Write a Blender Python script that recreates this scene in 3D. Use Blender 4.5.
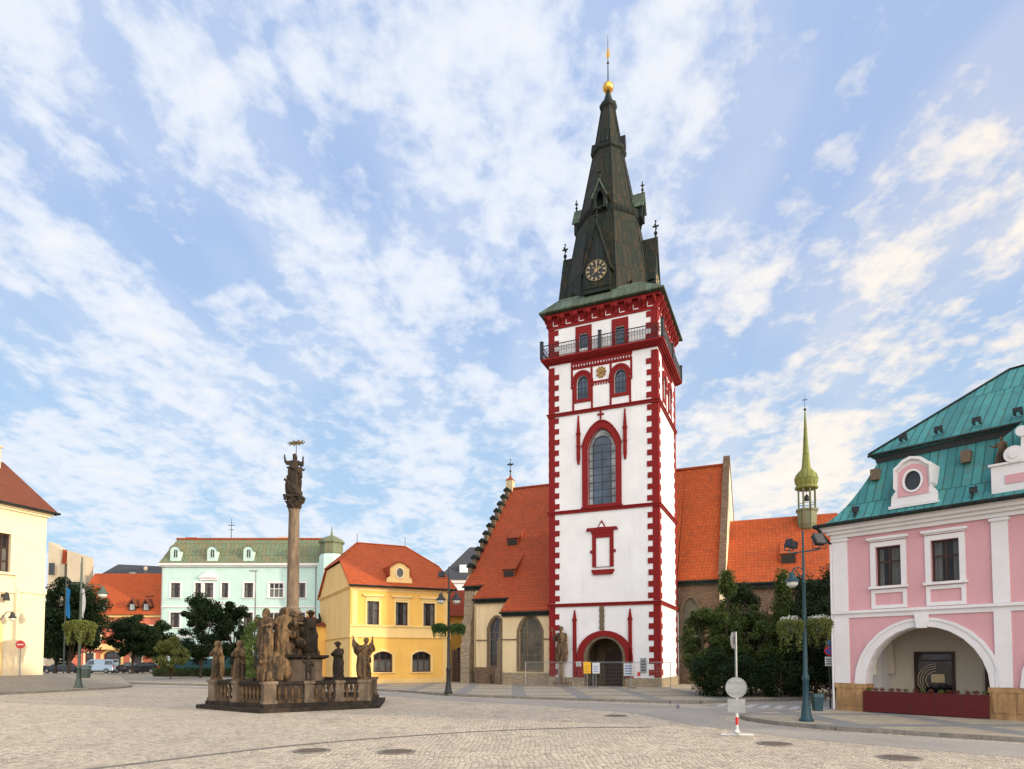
import bpy, math, random
import numpy as np
from mathutils import Vector, Matrix, noise, geometry
R = math.radians
random.seed(7); RNG = np.random.default_rng(7)
scene = bpy.context.scene
col = scene.collection
for o in list(bpy.data.objects): bpy.data.objects.remove(o)

# ------------------------------------------------------------------ camera
EYE = 2.0
cd = bpy.data.cameras.new('camera'); cam = bpy.data.objects.new('camera', cd); col.objects.link(cam)
cam.location = (0, 0, EYE); cam.rotation_euler = (R(92.5), 0, 0)
cd.sensor_width = 36; cd.lens = 36 * 650 / 1024; cd.shift_y = 0.2394; cd.clip_start = 0.1; cd.clip_end = 4000
scene.camera = cam

# ------------------------------------------------------------------ world
SUN_EL = 11; SUN_AZ = (0.93, -0.36)          # horizontal direction towards the sun
w = bpy.data.worlds.new('World'); scene.world = w; w.use_nodes = True
nt = w.node_tree; N = nt.nodes; L = nt.links
for n in list(N): N.remove(n)
def nn(t, **k):
    n = N.new(t)
    for a, b in k.items(): setattr(n, a, b)
    return n
out = nn('ShaderNodeOutputWorld'); bg = nn('ShaderNodeBackground'); L.new(bg.outputs[0], out.inputs[0])
sky = nn('ShaderNodeTexSky', sky_type='NISHITA', sun_disc=False)
sky.sun_elevation = R(SUN_EL); sky.sun_rotation = math.atan2(SUN_AZ[0], SUN_AZ[1])
sky.air_density = 1.0; sky.dust_density = 0.6; sky.ozone_density = 2.0
tc = nn('ShaderNodeTexCoord'); sep = nn('ShaderNodeSeparateXYZ'); L.new(tc.outputs['Generated'], sep.inputs[0])
def M_(op, a, b=None, c=None, clamp=False):
    n = nn('ShaderNodeMath', operation=op); n.use_clamp = clamp
    for i, x in enumerate((a, b, c)):
        if x is None: continue
        if isinstance(x, (int, float)): n.inputs[i].default_value = x
        else: L.new(x, n.inputs[i])
    return n.outputs[0]
X, Y, Z = sep.outputs
zz = M_('ADD', M_('MAXIMUM', Z, 0.0), 0.16)
pxx = M_('DIVIDE', X, zz); pyy = M_('DIVIDE', Y, zz)
def comb(a, b, c=0.0):
    n = nn('ShaderNodeCombineXYZ')
    for i, x in enumerate((a, b, c)):
        if isinstance(x, (int, float)): n.inputs[i].default_value = x
        else: L.new(x, n.inputs[i])
    return n.outputs[0]
def noi(v, s, d, r, dist=0.0):
    n = nn('ShaderNodeTexNoise'); n.inputs['Scale'].default_value = s; n.inputs['Detail'].default_value = d
    n.inputs['Roughness'].default_value = r; n.inputs['Distortion'].default_value = dist; L.new(v, n.inputs['Vector']); return n.outputs['Fac']
def mapr(v, a, b, c=0.0, d=1.0):
    n = nn('ShaderNodeMapRange', interpolation_type='SMOOTHSTEP'); L.new(v, n.inputs[0])
    for i, x in enumerate((a, b, c, d)): n.inputs[i + 1].default_value = x
    return n.outputs[0]
def mixc(f, a, b, mode='MIX'):
    n = nn('ShaderNodeMix', data_type='RGBA', blend_type=mode)
    if isinstance(f, (int, float)): n.inputs[0].default_value = f
    else: L.new(f, n.inputs[0])
    for i, x in ((6, a), (7, b)):
        if isinstance(x, tuple): n.inputs[i].default_value = x
        else: L.new(x, n.inputs[i])
    return n.outputs[2]
big = noi(comb(M_('MULTIPLY', pxx, 1.0), M_('MULTIPLY', pyy, 0.36), 3.1), 2.9, 3, 0.55, 0.1)      # large bands running away from us
med = noi(comb(pxx, M_('MULTIPLY', pyy, 0.70), 7.7), 8.5, 5, 0.55, 0.2)                          # puffs
fin = noi(comb(pxx, M_('MULTIPLY', pyy, 0.9), 1.3), 20, 5, 0.6, 0.15)
s1 = M_('ADD', M_('MULTIPLY', big, 0.40), M_('ADD', M_('MULTIPLY', med, 0.48), M_('MULTIPLY', fin, 0.24)))
low = mapr(Z, 0.02, 0.45, 0.075, 0.012)
mask = mapr(M_('ADD', s1, low), 0.47, 0.655)
thin = mapr(big, 0.36, 0.60, 0.14, 0.44)
mott = mapr(M_('ADD', M_('MULTIPLY', fin, 0.45), M_('MULTIPLY', med, 0.55)), 0.43, 0.60, 0.0, 0.58)
mask = M_('MAXIMUM', M_('MAXIMUM', mask, thin), mott)
warmside = mapr(M_('SUBTRACT', X, M_('MULTIPLY', Z, 0.25)), -0.1, 0.45)
ccol = mixc(warmside, (7.9, 8.4, 9.3, 1), (9.8, 8.9, 7.9, 1))
cshade = mixc(mapr(s1, 0.60, 0.74), ccol, mixc(warmside, (9.1, 9.0, 9.1, 1), (10.8, 9.6, 8.2, 1)))
clear = mixc(0.78, sky.outputs[0], mixc(mapr(Z, 0.05, 0.6), (4.6, 7.3, 9.8, 1), (3.7, 5.5, 9.2, 1)))
fill0 = mixc(M_('MULTIPLY', mask, 0.93), clear, cshade)
# added fill: the unseen sky behind us is brightened and warmed
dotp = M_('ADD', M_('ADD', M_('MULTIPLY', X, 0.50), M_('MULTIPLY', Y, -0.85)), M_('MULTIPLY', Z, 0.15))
fill_gain = mapr(dotp, 0.05, 0.95, 1.0, 3.2)
vm = nn('ShaderNodeVectorMath', operation='SCALE'); L.new(mixc(mapr(dotp, 0.0, 0.8), fill0, mixc(0.6, fill0, (10.5, 9.2, 7.6, 1))), vm.inputs[0]); L.new(fill_gain, vm.inputs['Scale'])
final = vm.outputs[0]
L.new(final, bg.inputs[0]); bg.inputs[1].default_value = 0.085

# ------------------------------------------------------------------ sun
sd = bpy.data.lights.new('sun', 'SUN'); sun = bpy.data.objects.new('sun', sd); col.objects.link(sun)
sd.energy = 3.2; sd.angle = R(1.2); sd.color = (1.0, 0.84, 0.62)
sdir = Vector((SUN_AZ[0], SUN_AZ[1], math.tan(R(SUN_EL)) * math.hypot(*SUN_AZ)))
sun.rotation_euler = sdir.to_track_quat('Z', 'Y').to_euler()
sun.location = (60, -30, 60)

vs = scene.view_settings; vs.view_transform = 'Standard'; vs.look = 'None'; vs.exposure = 0.34; vs.gamma = 1
scene.render.engine = 'CYCLES'; scene.cycles.max_bounces = 6; scene.cycles.transparent_max_bounces = 6

# ------------------------------------------------------------------ materials
MATS = {}
class NB:
    """small node builder for a material"""
    def __init__(s, name):
        s.m = bpy.data.materials.new(name); s.m.use_nodes = True; s.t = s.m.node_tree; s.n = s.t.nodes; s.l = s.t.links
        s.b = s.n['Principled BSDF']; s.tc = s.n.new('ShaderNodeTexCoord'); s.obj = s.tc.outputs['Object']
    def new(s, t, **k):
        n = s.n.new(t)
        for a, b in k.items(): setattr(n, a, b)
        return n
    def set(s, n, k, v):
        if isinstance(v, bpy.types.NodeSocket): s.l.new(v, n.inputs[k])
        else: n.inputs[k].default_value = v
    def math(s, op, a, b=0.0, clamp=False):
        n = s.new('ShaderNodeMath', operation=op); n.use_clamp = clamp; s.set(n, 0, a); s.set(n, 1, b); return n.outputs[0]
    def noise(s, sc, det=4, ro=0.55, vec=None, dist=0.0):
        n = s.new('ShaderNodeTexNoise'); s.set(n, 'Scale', sc); s.set(n, 'Detail', det); s.set(n, 'Roughness', ro); s.set(n, 'Distortion', dist)
        s.l.new(vec if vec is not None else s.obj, n.inputs['Vector']); return n.outputs['Fac']
    def vec(s, kx=(1, 0, 0), ky=(0, 1, 0), kz=(0, 0, 1)):
        sp = s.new('ShaderNodeSeparateXYZ'); s.l.new(s.obj, sp.inputs[0]); c = s.new('ShaderNodeCombineXYZ')
        for i, k in enumerate((kx, ky, kz)):
            acc = None
            for j in range(3):
                if k[j]:
                    t = s.math('MULTIPLY', sp.outputs[j], float(k[j])); acc = t if acc is None else s.math('ADD', acc, t)
            if acc is not None: s.l.new(acc, c.inputs[i])
        return c.outputs[0]
    def ramp(s, v, a, b, c=0.0, d=1.0):
        n = s.new('ShaderNodeMapRange'); s.set(n, 0, v); n.clamp = True
        for i, x in enumerate((a, b, c, d)): n.inputs[i + 1].default_value = x
        return n.outputs[0]
    def mix(s, f, a, b, mode='MIX'):
        n = s.new('ShaderNodeMix', data_type='RGBA', blend_type=mode)
        s.set(n, 0, f)
        for i, x in ((6, a), (7, b)):
            if isinstance(x, tuple): x = (*x[:3], 1)
            s.set(n, i, x)
        return n.outputs[2]
    def bump(s, h, st=0.5, dist=0.02):
        n = s.new('ShaderNodeBump'); s.set(n, 'Strength', st); s.set(n, 'Distance', dist); s.l.new(h, n.inputs['Height']); s.l.new(n.outputs[0], s.b.inputs['Normal'])
    def done(s, colr, rough=0.8, metal=0.0, spec=0.35):
        s.set(s.b, 'Base Color', (*colr, 1) if isinstance(colr, tuple) else colr); s.set(s.b, 'Roughness', rough); s.set(s.b, 'Metallic', metal)
        s.set(s.b, 'Specular IOR Level', spec); MATS[s.m.name] = s.m; return s.m
def dk(c, k): return tuple(x * k for x in c)

def plaster(name, c, dirt=(0.30, 0.25, 0.18), amt=0.35, foot=1.2):
    """painted render: faint mottling, streaks from rain, splash dirt near the ground"""
    b = NB(name)
    m1 = b.noise(0.7, 5, 0.6); m2 = b.noise(9, 4, 0.6)
    streak = b.noise(1.6, 4, 0.6, b.vec((2.2, 0, 0), (0, 2.2, 0), (0, 0, 0.16)))
    v = b.mix(b.ramp(m1, 0.3, 0.7), dk(c, 0.90), dk(c, 1.04))
    v = b.mix(b.ramp(m2, 0.35, 0.75, 0, 0.18), v, dk(c, 0.78))
    v = b.mix(b.ramp(streak, 0.56, 0.80, 0, amt), v, dirt)
    sp = b.new('ShaderNodeSeparateXYZ'); b.l.new(b.obj, sp.inputs[0])
    low = b.ramp(b.math('ADD', sp.outputs[2], b.math('MULTIPLY', m1, 1.2)), 0.6, foot, 0.38, 0.0)
    v = b.mix(low, v, dirt)
    b.bump(m2, 0.25, 0.01); return b.done(v, 0.88)
def paint(name, c, rough=0.5, var=0.12, sc=6, metal=0.0):
    b = NB(name); n = b.noise(sc, 5, 0.6)
    return b.done(b.mix(b.ramp(n, 0.3, 0.7), dk(c, 1 - var), dk(c, 1 + var)), rough, metal)
def tiles(name, c, c2, row=0.33, dark=(0.10, 0.04, 0.02)):
    b = NB(name); v = b.vec((1, 0, 0), (0, 0, 1), (0, 0, 0)); v = b.vec((1, 0.7, 0), (0, 0, 1.35), (0, 0, 0))
    br = b.new('ShaderNodeTexBrick'); b.l.new(v, br.inputs['Vector']); br.inputs['Color1'].default_value = (*c, 1); br.inputs['Color2'].default_value = (*c2, 1)
    br.inputs['Mortar'].default_value = (*dk(c, 0.45), 1); br.inputs['Scale'].default_value = 1.0; br.inputs['Mortar Size'].default_value = 0.03
    br.inputs['Brick Width'].default_value = 0.26; br.inputs['Row Height'].default_value = row; br.inputs['Bias'].default_value = -0.1; br.inputs['Mortar Smooth'].default_value = 0.5
    n1 = b.noise(0.5, 5, 0.65); n2 = b.noise(2.6, 5, 0.7); n3 = b.noise(22, 2, 0.5)
    x = b.mix(b.ramp(n1, 0.35, 0.7, 0, 0.45), br.outputs[0], dk(c2, 0.72)); x = b.mix(b.ramp(n2, 0.48, 0.72, 0, 0.6), x, dark)
    x = b.mix(b.ramp(n3, 0.4, 0.8, 0, 0.3), x, dk(c, 1.25))
    b.bump(br.outputs['Fac'], -0.6, 0.03); return b.done(x, 0.85)
def copper(name, c, c2, rust=(0.16, 0.09, 0.04), seam=0.45, rustamt=0.5, ax=(1, 0, 0)):
    b = NB(name); v = b.vec(ax, (0, 0, 1), (0, 0, 0))
    br = b.new('ShaderNodeTexBrick'); b.l.new(v, br.inputs['Vector']); br.offset = 0.5
    br.inputs['Color1'].default_value = (*c, 1); br.inputs['Color2'].default_value = (*c2, 1); br.inputs['Mortar'].default_value = (*dk(c, 0.35), 1)
    br.inputs['Scale'].default_value = 1.0; br.inputs['Mortar Size'].default_value = 0.018; br.inputs['Brick Width'].default_value = seam; br.inputs['Row Height'].default_value = 1.9
    n1 = b.noise(1.1, 6, 0.7); st = b.noise(2.0, 5, 0.7, b.vec((2.5, 0, 0), (0, 2.5, 0), (0, 0, 0.35)))
    x = b.mix(b.ramp(n1, 0.35, 0.65, 0, 0.55), br.outputs[0], dk(c2, 0.7)); x = b.mix(b.ramp(st, 0.52, 0.72, 0, rustamt), x, rust)
    b.bump(br.outputs['Fac'], 0.8, 0.03); return b.done(x, 0.68, 0.0, 0.16)
def rubble(name, c, c2, mortar, sc=3.2):
    b = NB(name); vo = b.new('ShaderNodeTexVoronoi'); v = b.vec((1, 0, 0), (0, 1, 0), (0, 0, 1.5)); b.l.new(v, vo.inputs['Vector']); vo.inputs['Scale'].default_value = sc
    ve = b.new('ShaderNodeTexVoronoi', feature='DISTANCE_TO_EDGE'); b.l.new(v, ve.inputs['Vector']); ve.inputs['Scale'].default_value = sc
    sp = b.new('ShaderNodeSeparateColor'); b.l.new(vo.outputs['Color'], sp.inputs[0])
    n1 = b.noise(6, 5, 0.65); x = b.mix(sp.outputs[0], c, c2); x = b.mix(b.ramp(n1, 0.3, 0.7, 0, 0.5), x, dk(c, 0.5))
    x = b.mix(b.ramp(ve.outputs[0], 0.02, 0.09, 1, 0), x, mortar); b.bump(b.ramp(ve.outputs[0], 0, 0.12), 0.8, 0.05); return b.done(x, 0.92)
def stone(name, c, dirt, amt=0.7, sc=2.2):
    b = NB(name); n1 = b.noise(sc, 6, 0.7); n2 = b.noise(14, 4, 0.65); st = b.noise(2.4, 5, 0.7, b.vec((2, 0, 0), (0, 2, 0), (0, 0, 0.4)))
    x = b.mix(b.ramp(n1, 0.35, 0.65), dk(c, 0.75), dk(c, 1.15)); x = b.mix(b.ramp(st, 0.40, 0.60, 0, amt), x, dirt); x = b.mix(b.ramp(n2, 0.4, 0.75, 0, 0.5), x, dk(c, 0.45))
    b.bump(n2, 0.5, 0.03); return b.done(x, 0.9)

tower_white = plaster('tower_white', (0.74, 0.735, 0.735), (0.42, 0.37, 0.33), 0.26, 1.0)
ox_red = plaster('oxblood_red', (0.20, 0.008, 0.008), (0.13, 0.02, 0.015), 0.3, 0.8)
tile_orange = tiles('orange_tiles', (0.46, 0.088, 0.018), (0.37, 0.062, 0.014))
tile_church = tiles('shaded_church_tiles', (0.40, 0.070, 0.018), (0.31, 0.050, 0.014))  # orange tiles darkened: the left roof's shade is put into the colour
tile_red = tiles('red_tiles', (0.36, 0.060, 0.016), (0.28, 0.042, 0.013))
tile_brown = tiles('brown_tiles', (0.19, 0.050, 0.020), (0.13, 0.035, 0.016))
slate = tiles('slate', (0.065, 0.068, 0.08), (0.045, 0.047, 0.055), dark=(0.03, 0.03, 0.03))
copper_teal = copper('copper_teal', (0.085, 0.31, 0.29), (0.05, 0.20, 0.21), rust=(0.10, 0.115, 0.07), rustamt=0.75, seam=0.27)
copper_green = copper('copper_green', (0.13, 0.20, 0.125), (0.20, 0.19, 0.11), rust=(0.13, 0.082, 0.040), rustamt=0.95, seam=0.6)
copper_spire = copper('copper_spire', (0.030, 0.027, 0.018), (0.013, 0.022, 0.017), rust=(0.080, 0.042, 0.015), rustamt=0.85, seam=0.38, ax=(0.7, 0.7, 0))
copper_dark = copper('copper_dark', (0.022, 0.036, 0.031), (0.014, 0.018, 0.017), rust=(0.05, 0.032, 0.018), rustamt=0.6, seam=0.3)
copper_eave = copper('copper_eaves', (0.12, 0.17, 0.13), (0.07, 0.09, 0.06), rust=(0.09, 0.055, 0.03), rustamt=0.7)
copper_gold = copper('copper_yellow_green', (0.23, 0.25, 0.07), (0.19, 0.20, 0.055), rust=(0.07, 0.12, 0.06), rustamt=0.75, seam=0.3)
cream = plaster('cream_plaster', (0.66, 0.52, 0.31), (0.28, 0.20, 0.12), 0.55, 1.6)
cream_pale = plaster('pale_cream', (0.76, 0.63, 0.42), (0.4, 0.29, 0.18), 0.35)
cream_vault = plaster('vault_plaster', (0.62, 0.55, 0.43), (0.25, 0.15, 0.09), 0.45)
yellow = plaster('yellow_plaster', (0.77, 0.45, 0.105), (0.45, 0.26, 0.08), 0.35)
yellow_trim = plaster('yellow_trim', (0.76, 0.53, 0.22), (0.42, 0.27, 0.11), 0.35)
mint = plaster('mint_plaster', (0.48, 0.645, 0.585), (0.34, 0.40, 0.35), 0.3)
white_trim = plaster('white_trim', (0.72, 0.69, 0.68), (0.45, 0.38, 0.33), 0.15)
pink = plaster('pink_plaster', (0.63, 0.335, 0.355), (0.40, 0.25, 0.22), 0.4)
salmon = plaster('salmon_plaster', (0.55, 0.15, 0.085), (0.3, 0.12, 0.07), 0.2)
beige = plaster('beige_plaster', (0.50, 0.42, 0.30), (0.3, 0.24, 0.17), 0.5)
rubble_brown = rubble('brown_rubble', (0.20, 0.125, 0.075), (0.12, 0.075, 0.05), (0.16, 0.12, 0.09), 3.0)
rubble_tan = rubble('tan_rubble', (0.37, 0.29, 0.19), (0.26, 0.20, 0.14), (0.30, 0.25, 0.18), 2.6)
sandstone = stone('weathered_sandstone', (0.175, 0.105, 0.050), (0.012, 0.010, 0.008), 1.0, 4.0)
sandstone_dark = stone('sooty_sandstone', (0.045, 0.031, 0.019), (0.010, 0.008, 0.007), 0.85)
column_stone = stone('column_stone', (0.23, 0.165, 0.11), (0.065, 0.045, 0.032), 0.7)
base_stone = stone('tan_base_stone', (0.46, 0.27, 0.12), (0.20, 0.115, 0.055), 0.7, 3.5)
gothic_stone = stone('brown_trim_stone', (0.19, 0.14, 0.09), (0.08, 0.055, 0.035), 0.5)
kerb_stone = stone('kerb_stone', (0.26, 0.235, 0.20), (0.14, 0.12, 0.10), 0.4)
gold = paint('gold', (0.75, 0.42, 0.09), 0.25, 0.1, metal=1.0)
pale_gold = paint('pale_gold_leaf', (0.38, 0.29, 0.14), 0.5, 0.1)
old_gold = paint('old_gold', (0.30, 0.17, 0.05), 0.5, 0.3, metal=0.3)
black_iron = paint('black_iron', (0.02, 0.022, 0.025), 0.45)
teal_iron = paint('teal_iron', (0.012, 0.050, 0.062), 0.4)
green_iron = paint('grey_green_iron', (0.06, 0.085, 0.07), 0.5)
zinc = paint('galvanised_steel', (0.26, 0.27, 0.275), 0.45, 0.15, metal=0.6)
wood_brown = paint('brown_window_wood', (0.05, 0.020, 0.012), 0.5)
wood_white = paint('white_window_wood', (0.72, 0.70, 0.66), 0.5, 0.06)
dark_backing = paint('painted_dark', (0.03, 0.025, 0.02), 0.9)  # near-black paint stands in for shade inside rooms and hatches
white_paint = paint('white_paint', (0.58, 0.58, 0.56), 0.45, 0.05)
red_paint = paint('red_paint', (0.50, 0.02, 0.02), 0.45, 0.08)
blue_paint = paint('blue_paint', (0.02, 0.10, 0.42), 0.45, 0.08)
yellow_paint = paint('yellow_paint', (0.75, 0.42, 0.02), 0.5, 0.05)
barrier_red = paint('barrier_red', (0.09, 0.005, 0.005), 0.65, 0.15)
curtain_m = paint('curtain_cloth', (0.42, 0.40, 0.36), 0.9, 0.1)
rubber = paint('tyre_rubber', (0.02, 0.02, 0.02), 0.8)
car_blue = paint('car_dark_blue', (0.012, 0.018, 0.04), 0.25, 0.05); car_silver = paint('car_silver_blue', (0.30, 0.38, 0.46), 0.3, 0.03, metal=0.4); car_black = paint('car_black', (0.01, 0.01, 0.012), 0.2, 0.05)
lamp_glass = paint('frosted_glass', (0.55, 0.55, 0.5), 0.3)
bark = stone('bark', (0.10, 0.07, 0.045), (0.04, 0.03, 0.02), 0.6)
flag_blue = paint('flag_blue', (0.02, 0.20, 0.45), 0.8); flag_white = paint('flag_white', (0.7, 0.66, 0.64), 0.8, 0.05); flag_red = paint('flag_red', (0.55, 0.05, 0.05), 0.8)

def glassmat(name, c, trans=0.0):
    b = NB(name); n = b.noise(0.9, 3, 0.5); n2 = b.noise(3.0, 2, 0.5)
    b.bump(n2, 0.12, 0.02)
    m = b.done(b.mix(b.ramp(n, 0.4, 0.62), dk(c, 0.6), dk(c, 1.5)), 0.06, 0, 0.6)
    if trans:
        tr = b.new('ShaderNodeBsdfTransparent'); mx = b.new('ShaderNodeMixShader'); mx.inputs[0].default_value = trans
        b.l.new(b.b.outputs[0], mx.inputs[1]); b.l.new(tr.outputs[0], mx.inputs[2]); b.l.new(mx.outputs[0], b.n['Material Output'].inputs[0])
    return m
glass_dark = glassmat('window_glass', (0.012, 0.013, 0.016))
glass_clear = glassmat('clear_glass', (0.03, 0.032, 0.036), 0.72)
glass_lead = glassmat('leaded_glass', (0.035, 0.055, 0.085))
glass_border = glassmat('pale_leaded_glass', (0.20, 0.22, 0.21))
glass_church = glassmat('old_church_glass', (0.06, 0.052, 0.028)); glass_church.node_tree.nodes['Principled BSDF'].inputs['Roughness'].default_value = 0.45
glass_car = glassmat('car_glass', (0.06, 0.08, 0.09))

def leafmat(name, c, c2):
    b = NB(name); g = b.new('ShaderNodeNewGeometry'); n = b.noise(0.9, 3, 0.5)
    x = b.mix(g.outputs['Random Per Island'], c, c2); x = b.mix(b.ramp(n, 0.35, 0.65, 0, 0.45), x, dk(c, 0.6))
    b.done(x, 0.6, 0, 0.25)
    tl = b.new('ShaderNodeBsdfTranslucent'); b.l.new(x, tl.inputs[0]); mx = b.new('ShaderNodeMixShader'); mx.inputs[0].default_value = 0.22
    b.l.new(b.b.outputs[0], mx.inputs[1]); b.l.new(tl.outputs[0], mx.inputs[2]); b.l.new(mx.outputs[0], b.n['Material Output'].inputs[0]); return b.m
leaf_dark = leafmat('leaves_dark', (0.009, 0.024, 0.007), (0.024, 0.046, 0.011))
leaf_yew = leafmat('leaves_yew', (0.050, 0.085, 0.018), (0.105, 0.13, 0.028))
leaf_mid = leafmat('leaves_mid', (0.045, 0.095, 0.02), (0.07, 0.12, 0.03))
leaf_olive = leafmat('leaves_olive', (0.12, 0.15, 0.035), (0.18, 0.19, 0.05))
leaf_light = leafmat('leaves_light', (0.09, 0.15, 0.035), (0.14, 0.19, 0.05))
petal_white = leafmat('petals_white', (0.70, 0.70, 0.66), (0.8, 0.78, 0.72))
leaf_russet = leafmat('leaves_russet', (0.16, 0.075, 0.03), (0.22, 0.035, 0.02))

def setts():
    b = NB('granite_setts'); sp0 = b.new('ShaderNodeSeparateXYZ'); b.l.new(b.obj, sp0.inputs[0])
    arc = b.math('MULTIPLY', b.math('ABSOLUTE', b.math('SINE', b.math('MULTIPLY', sp0.outputs[0], 2.3))), 0.42)      # segmental arcs
    cv = b.new('ShaderNodeCombineXYZ'); b.l.new(sp0.outputs[0], cv.inputs[0]); b.l.new(b.math('SUBTRACT', sp0.outputs[1], arc), cv.inputs[1]); v = cv.outputs[0]
    wob = b.noise(0.35, 3, 0.5); wv = b.new('ShaderNodeVectorMath', operation='ADD'); b.l.new(v, wv.inputs[0]); cx = b.new('ShaderNodeCombineXYZ')
    b.l.new(b.math('MULTIPLY', wob, 0.6), cx.inputs[0]); b.l.new(b.math('MULTIPLY', wob, -0.5), cx.inputs[1]); b.l.new(cx.outputs[0], wv.inputs[1])
    vo = b.new('ShaderNodeTexVoronoi'); b.l.new(wv.outputs[0], vo.inputs['Vector']); vo.inputs['Scale'].default_value = 8.6; vo.inputs['Randomness'].default_value = 0.4
    ve = b.new('ShaderNodeTexVoronoi', feature='DISTANCE_TO_EDGE'); b.l.new(wv.outputs[0], ve.inputs['Vector']); ve.inputs['Scale'].default_value = 8.6; ve.inputs['Randomness'].default_value = 0.4
    sp = b.new('ShaderNodeSeparateColor'); b.l.new(vo.outputs['Color'], sp.inputs[0])
    n1 = b.noise(0.16, 5, 0.6); n2 = b.noise(1.3, 5, 0.65)
    x = b.mix(sp.outputs[0], (0.45, 0.38, 0.285), (0.66, 0.565, 0.43)); x = b.mix(b.ramp(sp.outputs[1], 0.80, 1.0, 0, 0.7), x, (0.20, 0.18, 0.16))
    x = b.mix(b.ramp(n1, 0.38, 0.65, 0, 0.5), x, (0.36, 0.315, 0.265)); x = b.mix(b.ramp(n2, 0.52, 0.78, 0, 0.6), x, (0.22, 0.165, 0.11))
    x = b.mix(b.ramp(ve.outputs[0], 0.02, 0.11, 0.6, 0), x, (0.20, 0.155, 0.11))
    b.bump(b.ramp(ve.outputs[0], 0, 0.18), 0.8, 0.02); return b.done(x, 0.8, 0, 0.3)
def slabs(name, c, c2, mort, wd=0.6, ro=0.4, band=True):
    b = NB(name); br = b.new('ShaderNodeTexBrick'); b.l.new(b.vec((1, 0, 0), (0, 1, 0), (0, 0, 0)), br.inputs['Vector'])
    br.inputs['Color1'].default_value = (*c, 1); br.inputs['Color2'].default_value = (*dk(c, 0.82), 1); br.inputs['Mortar'].default_value = (*mort, 1)
    br.inputs['Scale'].default_value = 1.0; br.inputs['Brick Width'].default_value = wd; br.inputs['Row Height'].default_value = ro; br.inputs['Mortar Size'].default_value = 0.012
    n = b.noise(0.8, 5, 0.65); x = br.outputs[0]
    if band:
        sp = b.new('ShaderNodeSeparateXYZ'); b.l.new(b.obj, sp.inputs[0])
        t = b.math('FRACT', b.math('MULTIPLY', sp.outputs[0], 1 / 3.1)); t2 = b.math('FRACT', b.math('MULTIPLY', sp.outputs[1], 1 / 3.6))
        g1 = b.math('LESS_THAN', t, 0.24); g2 = b.math('LESS_THAN', t2, 0.2); x = b.mix(b.math('MULTIPLY', b.math('MAXIMUM', g1, g2), 0.85), x, c2)
    x = b.mix(b.ramp(n, 0.45, 0.75, 0, 0.5), x, dk(c, 0.6)); b.bump(br.outputs['Fac'], -0.3, 0.01); return b.done(x, 0.8)
m_setts = setts()
m_slab = slabs('pavement_slabs', (0.42, 0.355, 0.255), (0.19, 0.195, 0.20), (0.16, 0.14, 0.11))
m_slab2 = slabs('pavement_slabs_grey', (0.28, 0.25, 0.20), (0.17, 0.16, 0.15), (0.12, 0.11, 0.09), 0.3, 0.3, False)
def asphalt():
    b = NB('worn_road'); n1 = b.noise(0.35, 5, 0.6); n2 = b.noise(60, 3, 0.6); n3 = b.noise(3, 5, 0.7)
    x = b.mix(b.ramp(n1, 0.35, 0.65), (0.31, 0.28, 0.25), (0.42, 0.375, 0.32)); x = b.mix(b.ramp(n2, 0.35, 0.7, 0, 0.5), x, (0.13, 0.125, 0.12)); x = b.mix(b.ramp(n3, 0.5, 0.8, 0, 0.4), x, (0.15, 0.14, 0.13))
    b.bump(n2, 0.4, 0.01); return b.done(x, 0.85)
m_asph = asphalt()
m_drain = stone('dark_drain_setts', (0.24, 0.215, 0.185), (0.07, 0.065, 0.06), 0.4, 8)
m_iron = stone('cast_iron', (0.16, 0.12, 0.09), (0.04, 0.03, 0.025), 0.5, 8)
m_paint = stone('worn_road_paint', (0.62, 0.61, 0.58), (0.30, 0.29, 0.27), 0.5, 6)

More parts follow.
